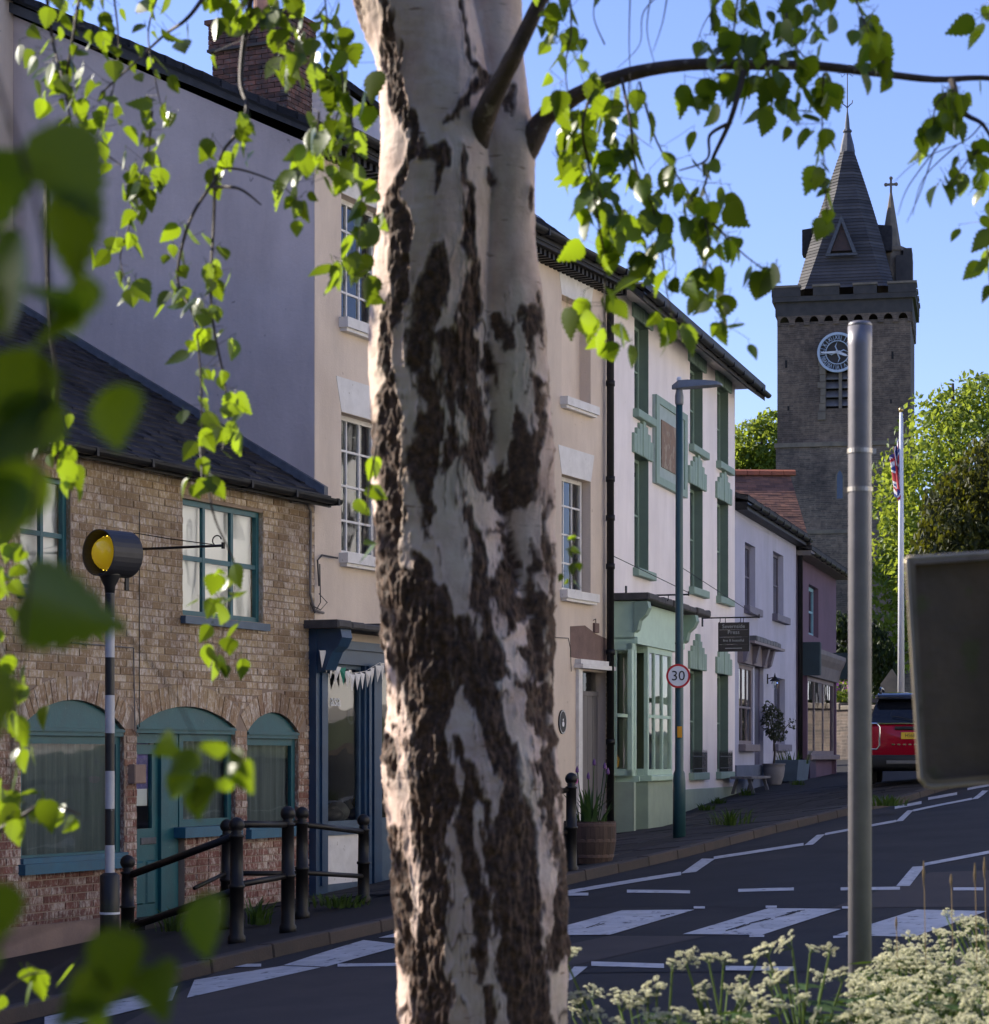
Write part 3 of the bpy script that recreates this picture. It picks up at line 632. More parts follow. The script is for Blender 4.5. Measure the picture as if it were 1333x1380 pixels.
# chimney stack at the far end of the ridge
cy0, cy1 = 4.35, 5.65; cx0 = 7.0; cx1 = 7.75; cz = CR - .6; ct = 11.05
st = MB(); st.box(cx0 + .02, cx1 - .02, cy0 + .02, cy1 - .02, cz, ct - .02); chim = st.build('chimney', M['mortar'], ch)
cbk = MB(); z = cz; row = 0
while z < ct - .01:
    out = .0 if z < ct - .42 else (.045 if z < ct - .08 else .09)
    for face in range(2):
        ln = (cy1 - cy0 if face == 0 else cx1 - cx0) + 2 * out; x = -(.11 if row % 2 else 0)
        while x < ln:
            l = max(0, x) + .005; r = min(ln, x + .22) - .005
            if r - l > .03:
                j = random.uniform(0, .008)
                if face == 0: cbk.box(cx0 - out - j, cx0 + .05, cy0 - out + l, cy0 - out + r, z, z + .064)
                else: cbk.box(cx0 - out + l, cx0 - out + r, cy0 - out - j - .001, cy0 + .05, z + .001, z + .063)
            x += .22
    z += .075; row += 1
cbk.build('chimney_bricks', M['chimbrick'], chim)
MB().box(cx0 - .06, cx1 + .06, cy0 - .06, cy1 + .06, ct - .44, ct - .40).build('chimney_course', M['sooty'], chim)
pot = pm('terracotta', (.50, .27, .18), (.40, .21, .15), 5, .8); MB().lathe([(.15, ct - .02), (.15, ct + .06), (.12, ct + .1), (.125, ct + .55), (.15, ct + .57), (.15, ct + .65), (.11, ct + .65)], 16, (cx0 + .35, 5.0, 0)).build('chimney_pot', pot, chim)
MB().prismx([(cy0 - .4, CR - .18), (cy1, CR + .10), (cy1, CR + .18), (cy0 - .4, CR - .08)], cx0 - .12, cx0 + .02).build('chimney_flashing', M['lead'], chim)
# blue shopfront of the cream house
sf = MB(); b0 = .10
pa0 = FB.a(426, .1); pa1 = FB.a(442, .1); zc = FB.z(470, 852, .1); zf = FB.z(470, 893, .1); zsr = FB.z(470, 1112, .1); zpl = FB.z(470, 1190, .1)
sf.box(pa0, pa1, -.10, .05, -2.4, zc); sf.box(pa0 + .1, pa1 - .04, -.125, -.10, zpl, zf - .1); sf.box(SA1 - .3, SA1 + .05, -.10, .05, -2.4, zc)
sf.box(pa1, SA1 - .3, -.06, .06, zf, zc - .10)
sf.box(pa1, SA1 - .3, -.09, -.0, zf - .02, zf + .06); sf.box(pa1, SA1 - .3, -.10, .0, zc - .20, zc - .10)
sho = sf.build('shopfront', M['blue'], ch)
g0 = pa1; g1 = FB.a(488, .05); gw = window(sho, g0, g1 + .03, zsr, zf - .021, -.02, [], [], M['bluel'], .05, .03, None, name='shop_window')
window(sho, FB.a(513, .05), SA1 - .31, zsr, zf - .021, -.02, [.5], [], M['bluel'], .06, .04, None, name='shop_window')
MB().box(g1 + .03, FB.a(513, .05), -.07, .06, -2.0, zf - .022).box(g1 + .09, g1 + .15, -.1, -.07, -2.0, zf - .022).box(g1 + .22, g1 + .28, -.1, -.07, -2.0, zf - .022).build('mullion_post', M['blue'], sho)
MB().box(g0, g1 + .03, -.03, .06, zpl, zsr - .11).build('stall_panel', M['wpaint'], sho)
MB().box(g0, g1 + .03, -.06, .06, zsr - .11, zsr - .001).build('shop_sill', M['bluel'], sho); MB().box(g0, g1 + .03, -.05, .06, -2.0, zpl).build('shop_plinth', M['bluel'], sho)
MB().box(FB.a(513, .05), SA1 - .31, -.03, .06, -2.0, zsr - .001).build('stall_panel', M['bluel'], sho)
co = MB(); prof = [(0, 0), (-.30, 0), (-.32, -.10), (-.27, -.20), (-.20, -.26), (-.15, -.36), (-.11, -.46), (0, -.5)]
co.prismx([(y - .10, zc + z_) for y, z_ in prof][::-1], pa0 + .02, pa1 - .01); co.build('console', M['blue'], sho)
le = MB(); x = pa0 - .12
while x < SA1 + .1:
    w_ = random.uniform(.3, .5); j = random.uniform(-.02, .02); le.bbox(x, x + w_ - .008, -.44 + j, .0, zc + .001, zc + .09 + random.uniform(-.01, .03), .02); x += w_
le.build('canopy_ledge', M['leadd'], sho)
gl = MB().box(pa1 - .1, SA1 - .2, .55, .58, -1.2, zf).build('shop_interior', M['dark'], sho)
lt = text('window_lettering', 'asa', .2, M['signwhite'], gw, Matrix.Translation(((g0 + g1) / 2 - .1, -.002, FB.z(465, 945))) @ FACE, .001)
rg = MB(); cc = ((g0 + g1) / 2 + .28, FB.z(475, 965))
for rr in (.07, .09):
    for k in range(24):
        t = 2 * math.pi * k / 24; t2 = 2 * math.pi * (k + .8) / 24
        rg.quad(*[(cc[0] + q * math.cos(tt), -.003, cc[1] + q * math.sin(tt)) for q, tt in ((rr, t), (rr + .006, t), (rr + .006, t2), (rr, t2))])
rg.build('window_emblem', M['lead'], gw)
# white boarded door, hood, oval plaque, bare stucco patch
MB().prism([(door[0] - .35, dzt + .18), (door[1] + .1, dzt + .14), (door[1] + .1, dzt + .50), (door[0] + .6, dzt + .56), (door[0] + .2, dzt + .66), (door[0] - .35, dzt + .62)], -.004, .02).build('bare_stucco', M['patch'], ch)
df = MB().box(door[0] - .14, door[0], -.05, .08, dzb, dzt + .02).box(door[0] - .2, door[1] + .08, -.14, .0, dzt + .03, dzt + .09).box(door[0] - .18, door[1] + .06, -.1, .0, dzt + .095, dzt + .16)
dfo = df.build('door_frame', M['wpaint'], ch)
dw = MB(); n = 5; w_ = (door[1] - door[0]) / n
for i in range(n): dw.bbox(door[0] + i * w_ + .006, door[0] + (i + 1) * w_ - .006, .12 + random.uniform(0, .006), .16, dzb, dzt - .35, .006)
dw.box(door[0], door[1], .11, .17, dzt - .35, dzt - .28); dw.build('door', M['greywood'], ch)
MB().quad((door[0], .15, dzt - .28), (door[1], .15, dzt - .28), (door[1], .15, dzt), (door[0], .15, dzt)).build('fanlight', M['glass'], dfo)
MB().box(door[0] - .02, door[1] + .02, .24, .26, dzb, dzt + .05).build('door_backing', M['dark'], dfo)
jb = MB(); z = dzb
while z < dzt: jb.bbox(door[1] + .01, door[1] + .10, -.012 - random.uniform(0, .008), .02, z, z + .065, .004); z += .075
jb.build('exposed_bricks', M['brick'], ch)
pa_, pz_ = FB.px(757, 973); pl = MB(); 
pl.add([(pa_ + .13 * math.cos(2 * math.pi * k / 28), y, pz_ + .17 * math.sin(2 * math.pi * k / 28)) for y in (-.022, .0) for k in range(28)], [tuple(range(28))] + [(k, k + 28, (k + 1) % 28 + 28, (k + 1) % 28) for k in range(28)])
plo = pl.build('plaque', M['black'], ch)
pr = MB()
for k in range(28):
    t, t2 = 2 * math.pi * k / 28, 2 * math.pi * (k + 1) / 28
    pr.quad(*[(pa_ + q * .13 * math.cos(tt), -.024, pz_ + q * .17 * math.sin(tt)) for q, tt in ((.9, t), (.96, t), (.96, t2), (.9, t2))])
pr.lathe([(.04, 0), (.03, .004), (.0, .008)], 8, (pa_, -.026, pz_ - .03), 'y'); pr.lathe([(.018, 0), (.012, .004), (0, .006)], 8, (pa_, -.026, pz_ + .03), 'y')
pr.build('plaque_relief', M['signwhite'], plo)
dp = MB(); da_ = FB.a(821, .08); dp.tube([(da_, -.1, FB.z(821, 1125) - .1), (da_, -.1, CE - .15), (da_, -.3, CE + .08)], .055, 12)
for yy in (520, 648, 700, 765, 880, 1000): dp.tube([(da_, -.1, FB.z(821, yy) - .04), (da_, -.1, FB.z(821, yy) + .04)], .068, 12)
dp.build('downpipe', M['gut'], ch, smooth=True)
MB().tube(wpts([(430, 790), (428, 755), (434, 748), (455, 752)], .04), .011, 6).tube(wpts([(431, 760), (432, 812), (424, 826), (418, 812)], .04), .007, 5).tube(wpts([(419, 815), (432, 822), (441, 812), (430, 800)], .06), .006, 5).build('cable', M['leadd'], ch)
MB().tube(wpts([(748, 859), (766, 860), (769, 875), (770, 905)], .02), .005, 5).tube(wpts([(800, 836), (803, 834), (803, 846)], .02), .006, 5).build('cable', M['gut'], ch)
a_, z_ = FB.px(799, 845); MB().bbox(a_, a_ + .16, -.04, .0, z_ - .08, z_ + .06).build('junction_box', M['patch'], ch)
# bunting across the blue shopfront
bu = empty('bunting', 'string of white triangular pennants across the blue shopfront', 'bunting', (FB.O.x, FB.O.y, 0), FB.rz)
ends = [(430, 876, .2), (450, 897, .2), (470, 908, .2), (492, 905, .2), (512, 893, .2), (535, 905, .2), (570, 910, .2)]
sp = [Vector((FB.a(x, q), -q, FB.z(x, y, q))) for x, y, q in ends]
MB().tube(sp, .004, 4).build('string', M['wpaint'], bu)
pts = []; 
for i in range(len(sp) - 1):
    for k in range(3): pts.append(sp[i].lerp(sp[i + 1], (k + .1) / 3))
pm_green = pm('pennant_green', (.01, .20, .13)); pen = MB().add([(0, 0, 0), (.14, 0, 0), (.07, .012, -.20), (.07, -.015, -.08)], [(0, 3, 1), (0, 2, 3), (3, 2, 1)])
pme = pen.mesh('pennant', M['wpaint']); pmg = pen.mesh('pennant_green', pm_green)
for i, p in enumerate(pts): inst(pmg if i == 4 else pme, 'pennant', bu, Matrix.Translation(p) @ Euler((random.uniform(-.1, .1), random.uniform(-.15, .15), random.uniform(-.15, .15))).to_matrix().to_4x4())
# pots in the blue shop window
for i, (xx, hh, c) in enumerate(((455, .26, (.10, .095, .10)), (447, .2, (.06, .055, .06)), (482, .17, (.20, .15, .12)))):
    a_ = FB.a(xx, -.2); gv = MB().lathe([(.05, 0), (.13, .3 * hh), (.15, .55 * hh), (.10, .85 * hh), (.06, .95 * hh), (.075, hh)], 14)
    o = gv.build('vase', pm('vase%d' % i, c), smooth=True, label=('round grey vase in the blue shop window', 'small dark vase at the left edge of the blue shop window', 'brown pot with yellow blooms in the blue shop window')[i], cat='vase')
    p = FB.w(a_, -.2); o.location = (p.x, p.y, zsr + .012)
    if i == 2:
        MB().lathe([(.03, .16), (.075, .22), (.05, .28), (0, .32)], 9).build('blooms', pm('yellow_bloom', (.55, .36, .03), (.4, .25, .02), 40), o)
MB().box(FB.a(443, -.2) - .3, g1 + .2, .08, .4, zsr - .09, zsr + .0).build('display_shelf', M['bluel'], sho)
# ------------------------------------------------------------------ white house
OW = at(824, HY, 34.72); FW = Frame((OW.x, OW.y), (933.5, 3147))
wh = house('white_house', FW, 'three storey white house with green window surrounds and mint green shopfront')
WA = FW.a(990.5); WE = 7.05
cols = [(FW.a(855), FW.a(874)), (FW.a(930), FW.a(947)), (FW.a(966.5), FW.a(981.5))]
rows = [(FW.z(864, 557), FW.z(864, 436)), (FW.z(864, 768), FW.z(864, 616))]
gz = (FW.z(939, 1041), FW.z(939, 903))
ho = []
for i, (a0, a1) in enumerate(cols):
    for (z0, z1) in rows: ho.append((a0, a1, z0, z1, .19))
for (a0, a1) in cols[1:]: ho.append((a0, a1, gz[0], gz[1], .19))
bl = .34
FA1 = FW.a(910, bl); shop = (.1, FA1 - .15, FW.z(840, 1048, bl) + .0, FW.z(840, 858, bl))
ho.append((*shop, .25))
b = wall_mesh(MB(), 0, WA, -2.2, WE, ho, .19, 0, 1); shell(b, 0, WA, -2.2, WE, WE + 3.4, 9, 0); b.build('wall', [M['white'], M['green']], wh)
for h in ho[:-1]:
    a0, a1, z0, z1 = h[:4]
    window(wh, a0 + .01, a1 - .01, z0, z1, .15, [.5], [.5], M['greenl'], .05, .03, 'dark')
    MB().bbox(a0 - .10, a1 + .16, -.10, .10, z0 - .13, z0 - .003, .01).build('window_sill', M['greenl'], wh)
    w_ = a1 - a0; li = MB(); n = 7; tot = w_ + .36; x0 = a0 - .18; hs = (.33, .44, .55, .68, .55, .44, .33)
    for k in range(n): li.bbox(x0 + tot * k / n + .004, x0 + tot * (k + 1) / n - .004, -.045 - .012 * (k == 3), .03, z1 + (0.0 if 0 < k < 6 else .004), z1 + hs[k] * .92, .008)
    li.build('window_lintel', M['greenl'], wh)
for (a0, a1) in cols[1:]:                        # iron guards
    g = MB(); z0 = gz[0]
    g.box(a0 - .05, a1 + .08, -.07, -.055, z0 + .06, z0 + .08).box(a0 - .05, a1 + .08, -.07, -.055, z0 + .27, z0 + .29)
    for k in range(13):
        x = a0 - .05 + (a1 - a0 + .12) * k / 12; g.tube([(x, -.062, z0 + .0), (x, -.062, z0 + .34), (x, -.062, z0 + .40)], [.009, .009, .001], 5)
    g.build('window_guard', M['iron'], wh)
rf = roof(wh, -.05, WA + .42, 0, WE + .10, 9, WE + 3.5, .09, .5, width=.3, expo=.25)
gutter(wh, -.05, WA + .45, -.56, WE - .16, .065); MB().box(0, WA + .36, -.50, -.004, WE - .04, WE - .012).box(WA + .004, WA + .36, 0, 8.8, WE - .04, WE - .012).build('soffit', M['wpaint'], wh)
MB().box(-.003, WA + .38, -.52, -.502, WE - .10, WE + .02).build('eaves_board', M['gut'], wh)
MB().bbox(FW.a(912, .02), WA + .01, -.03, .01, -2.2, FW.z(985, 1060), .01).build('plinth', M['sage'], wh)
# board on the upper wall
a0, a1 = FW.a(884, .06), FW.a(926, .06); z1 = FW.z(884, 531, .06); z0 = FW.z(884, 650, .06)
nb = MB(); nb.bbox(a0, a1, -.05, -.003, z0, z1, .006); nbo = nb.build('notice_board', pm('grey_green_board', (.36, .44, .42), (.30, .38, .36), 5, .7), wh)
MB().box(a0, a1, -.075, -.051, z1 - .12, z1).box(a0, a1, -.075, -.051, z0, z0 + .12).box(a0, a0 + .22, -.0749, -.051, z0 + .12, z1 - .12).box(a1 - .22, a1, -.0749, -.051, z0 + .12, z1 - .12).build('board_frame', M['greenl'], nbo)
MB().box(a0 + .42, a1 - .4, -.066, -.051, z0 + .30, z1 - .35).build('board_panel', pm('faded_brown_panel', (.24, .15, .085), (.18, .12, .08), 7, .7, speck=((.30, .24, .17), 6, .55)), nbo)
# mint shopfront
zc1 = FW.z(828, 800, bl); zf0 = FW.z(828, 857, bl); zs0 = FW.z(840, 1046, bl)
sp = MB(); A0 = .08; A1 = FA1
sp.bbox(A0, A1 + .75, -bl, .0, zf0 + .02, zc1 - .02, .01); sp.box(A0, A1 + .2, -bl - .04, .0, zf0 - .05, zf0 + .05); sho = sp.build('shopfront', M['mint'], wh)
ca = FW.a(957, .55)
le = MB(); x = -.02
while x < ca:
    q = min(random.uniform(.45, .7), ca - x + .01); le.bbox(x, x + q - .008, -.56 + random.uniform(-.03, .02), .0, zc1 - .005, zc1 + .09 + random.uniform(-.01, .02), .02); x += q
le.build('canopy_ledge', M['leadd'], sho)
for (l, r) in ((A0 - .05, A0 + .16), (A1 + .62, A1 + .85)):
    prof = [(0, .0), (-.20, 0), (-.22, -.10), (-.17, -.20), (-.08, -.28), (-.05, -.42), (0, -.46)]
    MB().prismx([(y - bl + .0, zc1 - .03 + z_) for y, z_ in prof][::-1], l, r).build('console', M['greenl'], sho)
xb = [FW.a(829, bl), FW.a(853.5, bl), FW.a(873, bl), FW.a(906, bl)]
for (l, r, nc) in ((max(.1, xb[0]), xb[1], [.34, .67]), (xb[2], xb[3], [.30, .62])):
    wo_ = window(sho, l, r, zs0, zf0 - .051, -bl, nc, [.46], M['mint'], .09, .05, None, name='bay_window', dep=.06)
    for x in (l, r - .07): MB().box(x, x + .07, -bl + .062, -.0, zs0, zs0 + .1).build('bay_cheek', M['mint'], sho); MB().box(x, x + .07, -bl + .062, 0, zf0 - .15, zf0 - .052).build('bay_cheek', M['mint'], sho)
    MB().bbox(l - .04, r + .05, -bl - .08, -.0, zs0 - .09, zs0 - .002, .012).build('bay_sill', M['mint'], sho)
    MB().bbox(l, r, -bl - .01, .0, -2.2, zs0 - .092, .008).build('stall_riser', M['sage'], sho)
MB().box(xb[1] + .002, xb[2] - .002, -.06, .05, -2.2, zs0 - .02).build('recess_panel', M['sage'], sho)
window(sho, xb[1] + .01, xb[2] - .01, zs0, zf0 - .05, -.08, [], [.46], M['mint'], .05, .05, None, name='recess_window')
MB().box(A1 + .68, A1 + .86, -.10, .0, -2.2, zc1 - .3).box(A1 + .02, A1 + .14, -.12, .0, -2.2, zf0 - .06).build('pilaster', M['mint'], sho)
MB().bbox(A1 + .02, A1 + .95, -.13, .0, -2.2, FW.z(930, 1062), .02).build('plinth_block', M['sage'], sho)
warm = pm('shop_back_wall', (.30, .22, .10), (.22, .16, .08), 2, .9); MB().box(.1, A1, .9, .93, -1.6, zf0).build('shop_back_wall', warm, sho)
p = FW.w((xb[1] + xb[2]) / 2 + .02, -.12)
j = MB().lathe([(.06, 0), (.12, .1), (.13, .2), (.07, .3), (.055, .36), (.07, .40)], 14).build('jug', pm('yellow_glaze', (.55, .36, .02), (.50, .20, .03), 12, .3), smooth=True, label='yellow painted jug in the recess of the mint shopfront', cat='jug'); j.location = (p.x, p.y, zs0 + .055)
p = FW.w((xb[1] + xb[2]) / 2 + .1, -.10); hm = MB(); hp = [(.09 * 16 * math.sin(t) ** 3 / 16, .09 * (13 * math.cos(t) - 5 * math.cos(2 * t) - 2 * math.cos(3 * t) - math.cos(4 * t)) / 16) for t in [2 * math.pi * k / 24 for k in range(24)]]
hm.prism(hp[::-1], -.02, .02); ho_ = hm.build('heart_ornament', M['red'], label='red heart ornament hanging in the recess of the mint shopfront', cat='ornament'); ho_.location = (p.x, p.y, FW.z(862, 925)); ho_.rotation_euler = (0, 0, FW.rz)
MB().tube([(0, 0, .07), (0, 0, 1.1)], .003, 4).build('cord', M['black'], ho_)
# ------------------------------------------------------------------ iron sign brackets and hanging sign
def bracket(label, x, y, L, stays):
    a, z = FW.px(x, y); p = FW.w(a); o = empty('sign_bracket', label, 'bracket', (p.x, p.y, z), FW.rz, 'iron sign brackets on the white house')
    MB().tube([(0, 0, 0), (0, -L, .0)], .014, 6).build('bar', M['iron'], o); MB().box(-.03, .03, -.02, .0, -.15, .15).build('wall_plate', M['iron'], o)
    h = MB()
    for q in (.32, .68): h.tube([(0, -L * q, 0), (0, -L * q, -.07), (0, -L * q + .02, -.09)], .007, 5)
    h.tube([(0, -L, -.02), (0, -L, .05)], .012, 5); h.build('hook', M['iron'], o)
    for s in stays: MB().tube(s, .006, 5).build('stay_rod', M['iron'], o)
    return o
bracket('iron sign bracket over the mint shopfront with nothing hung on it', 843, 803, .98, [[(-1.2, -.01, .55), (0, -.98, .03)]])
br = bracket('iron sign bracket beside the shopfront that carries the wooden sign', 946, 833, 1.02, [[(-5.0, -.6, .55), (0, -.98, .02)]])
hs = empty('hanging_sign', 'dark wooden hanging sign with pale lettering in front of the pale blue house', 'sign', br.location, FW.rz)
sy0, sy1 = -.31, -.83; zz0, zz1 = -.60, -.085
for k in range(4):
    q0 = zz0 + (zz1 - zz0) * k / 4; q1 = zz0 + (zz1 - zz0) * (k + 1) / 4
    MB().box(-.02 + (.002 if k % 2 else 0), .02, sy1, sy0, q0 + .002, q1 - .002).build('board', pm('dark_board%d' % k, (.045, .04, .036), (.032, .03, .028), 8, .7, stretch=(1, 1, 8)), hs)
MB().box(-.024, .024, sy1 - .015, sy1, zz0, zz1).build('frame', M['black'], hs); MB().box(-.024, .024, sy0, sy0 + .015, zz0, zz1).build('frame', M['black'], hs)
MB().tube([(0, -.42, zz1 - .01), (0, -.42, 0)], .007, 5).tube([(0, -.74, zz1 - .01), (0, -.74, 0)], .007, 5).build('hanger', M['iron'], hs)
TS = Matrix.Rotation(R(-90), 4, 'Z') @ FACE
pale = pm('pale_lettering', (.42, .44, .44), (.32, .34, .34), 20, .7)
for txt, s_, dz, sx in (('Severnside', .095, .86, .98), ('Press', .10, .66, 1.0), ('fine & beautiful', .065, .38, .95)):
    text('lettering', txt, s_, pale, hs, Matrix.Translation((-.0235, (sy0 + sy1) / 2, zz0 + (zz1 - zz0) * dz)) @ TS, .0015, sx=sx)
MB().box(-.0235, -.021, -.72, -.42, zz0 + .055, zz0 + .066).build('rule', pale, hs)
# bracket on the brick house
a, z = FB.px(169, 741); p = FB.w(a); o = empty('wall_bracket', 'slender black iron bracket with curled end on the brick house wall', 'bracket', (p.x, p.y, z), FB.rz)
MB().tube([(0, -.0, 0), (0, -1.12, 0)], .014, 6).build('bar', M['iron'], o); MB().box(-.03, .03, -.025, .0, -.40, .16).build('wall_plate', M['iron'], o)
MB().tube([(0, -.02, .14), (0, -.12, .16), (0, -.5, .09), (0, -1.0, .015)], .005, 5).build('stay_rod', M['iron'], o)
MB().tube([(0, -1.05 + .05 * math.cos(t), .05 + .05 * math.sin(t)) for t in [-1.5 + 4.4 * k / 10 for k in range(11)]], .007, 5).tube([(0, -1.12, -.03), (0, -1.12, .03)], .02, 6).build('scroll', M['iron'], o)
# ------------------------------------------------------------------ pale blue house
OL = FW.w(WA); FL = Frame(OL, (884, 3147)); lh = house('pale_blue_house', FL, 'two storey pale blue rendered house with slate eaves beside the white house')
LA = FL.a(1073); LE = FL.z(1030, 700)
lw = [(FL.a(1004), FL.a(1018), FL.z(1004, 816), FL.z(1004, 730)), (FL.a(1042), FL.a(1056), FL.z(1042, 827), FL.z(1042, 742))]
gw = (FL.a(1043), FL.a(1058), FL.z(1050, 1003), FL.z(1050, 914)); sw = (FL.a(996), FL.a(1015), FL.z(1005, 1003), FL.z(1005, 897)); dw_ = (FL.a(1017), FL.a(1029), -1.2, FL.z(1022, 898))
b = wall_mesh(MB(), .003, LA, -2, LE, lw + [gw, sw, dw_], .18, 0, 0); shell(b, .003, LA, -2, LE, LE + .9, 8, 0); b.build('wall', M['lav'], lh)
grey = pm('grey_mauve_paint', (.15, .14, .19), (.12, .11, .15), 5, .6)
for h in lw + [gw]:
    window(lh, *h, .11, [.5], [.5], grey, .06, .03, 'dark'); MB().bbox(h[0] - .12, h[1] + .25, -.12, .08, h[2] - .15, h[2] - .003, .01).build('window_sill', grey, lh)
brn = pm('taupe_paint', (.20, .165, .17), (.16, .13, .14), 5, .6); pur = pm('purple_door', (.035, .022, .065), (.028, .018, .05), 4, .5)
window(lh, *sw, .03, [.33, .66], [.47], brn, .07, .04, 'dark', name='shop_window'); MB().bbox(sw[0] - .05, sw[1] + .05, -.14, .04, sw[2] - .14, sw[2] - .003, .01).build('window_sill', brn, lh)
MB().bbox(dw_[0], dw_[1], .08, .12, -1.2, dw_[3], .01).box(dw_[0] + .15, dw_[1] - .15, .06, .08, -.4, .3).build('door', pur, lh)
zt = FL.z(1012, 897); za = FL.z(1012, 872); h_ = MB(); h_.box(FL.a(994), FL.a(1030), -.10, .0, zt, za)
h_.box(FL.a(993.5), FL.a(1036), -.34, .0, za, za + .05)
hd = h_.build('shop_fascia', brn, lh); le = MB(); x = FL.a(1000)
while x < FL.a(1032): q = random.uniform(.3, .5); le.bbox(x, x + q - .01, -.30, .0, za + .052, za + .17 + random.uniform(-.02, .02), .02); x += q
le.build('hood_lead', M['lead'], hd)
for xx in (995, 1008, 1021, 1028.5):
    a = FL.a(xx); MB().prismx([(-.10, zt), (-.16, zt + .05), (-.24, za - .003), (-.10, za - .003)], a - .06, a + .14).build('console', grey, hd)
roof(lh, -.0, LA + .1, 0, LE + .08, 8, LE + 1.0, .08, .25, width=.3, expo=.22); gutter(lh, .02, LA + .1, -.3, LE - .02, .07); MB().box(.01, LA, -.24, -.004, LE - .16, LE - .01).build('eaves_board', M['gut'], lh)
MB().bbox(.01, LA, -.035, .01, -2, FL.z(1060, 1030), .01).build('plinth', pm('blue_grey_plinth', (.10, .12, .18), (.08, .10, .15), 3, .8), lh)
a = FL.a(1034); la = empty('wall_lantern', 'small iron wall lantern beside the purple door of the pale blue house', 'lantern', (FL.w(a).x, FL.w(a).y, FL.z(1034, 915)), FL.rz)
MB().tube([(0, 0, 0), (0, -.12, .03), (0, -.16, 0)], .012, 6).box(-.03, .03, -.02, 0, -.1, .1).build('arm', M['iron'], la)
MB().lathe([(.005, .12), (.02, .05), (.10, -.03), (.105, -.045)], 12, (0, -.16, 0)).build('cap', M['iron'], la); MB().lathe([(.06, -.05), (.075, -.1), (.05, -.2), (.02, -.21)], 10, (0, -.16, 0)).build('glass', M['glass'], la)
MB().tube([(0, -.16, -.05), (0, -.16, -.13)], .018, 6).build('bulb', M['signwhite'], la)
# ------------------------------------------------------------------ mauve house
OP = FL.w(LA); FP = Frame(OP, (850, 3147)); ph = house('mauve_house', FP, 'small mauve house with sagging slate eaves at the far end of the row')
PA = FP.a(1127); PE = FP.z(1100, 757)
pw = (FP.a(1090), FP.a(1103), FP.z(1096, 857), FP.z(1096, 790)); ps = (FP.a(1083), FP.a(1121), FP.z(1100, 1017), FP.z(1100, 915))
b = wall_mesh(MB(), .003, PA, -1.6, PE, [pw, ps], .2, 0, 0); shell(b, .003, PA, -1.6, PE, PE + .9, 8, 0); b.build('wall', M['pink'], ph)
tur = pm('turquoise_frame', (.20, .40, .50), (.16, .33, .42), 4, .5)
window(ph, *pw, .12, [.5], [.5], tur, .09, .05, 'dark')
window(ph, *ps, -.05, [.3, .62], [], brn, .09, .07, None, name='shop_window'); MB().box(ps[0], ps[1], .7, .72, ps[2], ps[3]).build('shop_interior', pm('pale_shop_wall', (.35, .34, .22), (.12, .11, .10), 2.5, .9), ph)
MB().bbox(ps[0] - .06, ps[1] + .06, -.20, .0, ps[2] - .12, ps[2] - .003, .012).build('shop_sill', brn, ph); MB().box(ps[0] + .6, ps[0] + 1.7, -.07, .01, -1.6, ps[2] - .13).build('stall_riser', pur, ph)
fz = ps[3]; MB().prismx([(0, fz), (-.16, fz), (-.22, fz + .28), (-.30, fz + .42), (-.34, fz + .52), (-.34, fz + .62), (0, fz + .70)][::-1], ps[0] - .1, ps[1] + .12).build('shop_fascia', pm('grey_stone_paint', (.17, .15, .15), (.12, .11, .115), 4, .7), ph)
MB().bbox(ps[0] - .28, ps[0] - .1, -.42, .0, fz, fz + .75, .02).build('console', pm('dark_teal', (.025, .05, .065)), ph); MB().bbox(ps[1] + .12, ps[1] + .3, -.42, .0, fz + .1, fz + .75, .02).build('console', bpy.data.materials['dark_teal'], ph)
for a in (ps[0] - .16, ps[1] + .02): MB().box(a, a + .14, -.1, .0, -1.6, fz).build('pilaster', M['pink'], ph)
roof(ph, .0, PA + .2, 0, PE + .06, 8, PE + 1.0, .09, .35, width=.3, expo=.22); gutter(ph, .02, PA + .2, -.38, PE - .07, .06); MB().box(.01, PA + .15, -.33, -.004, PE - .14, PE - .03).build('eaves_board', M['greywood'], ph)
da_ = -.05; MB().tube([(da_ + .12, -.08, -1.5), (da_ + .12, -.08, LE - .2), (da_ + .02, -.3, LE - .06)], .06, 10).build('downpipe', M['gut'], ph, smooth=True)
# ------------------------------------------------------------------ red tiled house behind
p0 = at(968, HY, 82); p1 = at(1092, HY, 82.2); FT = Frame((p0.x, p0.y), (p1 - p0).to_2d()); th_ = house('tiled_house', FT, 'red tiled roof with orange ridge tiles between white house and church tower')
TA = (p1 - p0).length * .98; tz = FT.z(1020, 624); MB().box(0, TA, 0, 8, -1, tz - 3.0).add([(0, 0, tz - 3.0), (0, 4, tz), (0, 8, tz - 3.0)], [(0, 1, 2)]).add([(TA, 0, tz - 3.0), (TA, 4, tz), (TA, 8, tz - 3.0)], [(0, 2, 1)]).build('wall', M['stonelow'], th_)
rt = roof(th_, -.1, TA + .1, 0, tz - 3.0, 8, tz, .08, .3, mat='tile', width=.34, expo=.17); rg = MB(); x = -.1
while x < TA: rg.prismx([(3.82, tz + .05), (3.86, tz + .2), (4.0, tz + .27), (4.14, tz + .2), (4.18, tz + .05)], x + .01, x + .44); x += .45
rg.build('ridge_tiles', M['ridge'], rt)
a, z = FT.px(1062, 686, 6); ck = empty('stone_chimney', 'squat stone chimney in front of the church tower above the pale blue house', 'chimney', (0, 0, 0)); p = at(1065, 690, 64)
ck.location = (p.x, p.y, 2.5); ck.rotation_euler = (0, 0, FL.rz); MB().box(-.3, .3, -.36, .36, 0, p.z - 2.5).build('stack', M['stonelow'], ck); MB().box(-.34, .34, -.40, .40, p.z - 2.55, p.z - 2.4).build('cap', M['dressed'], ck)
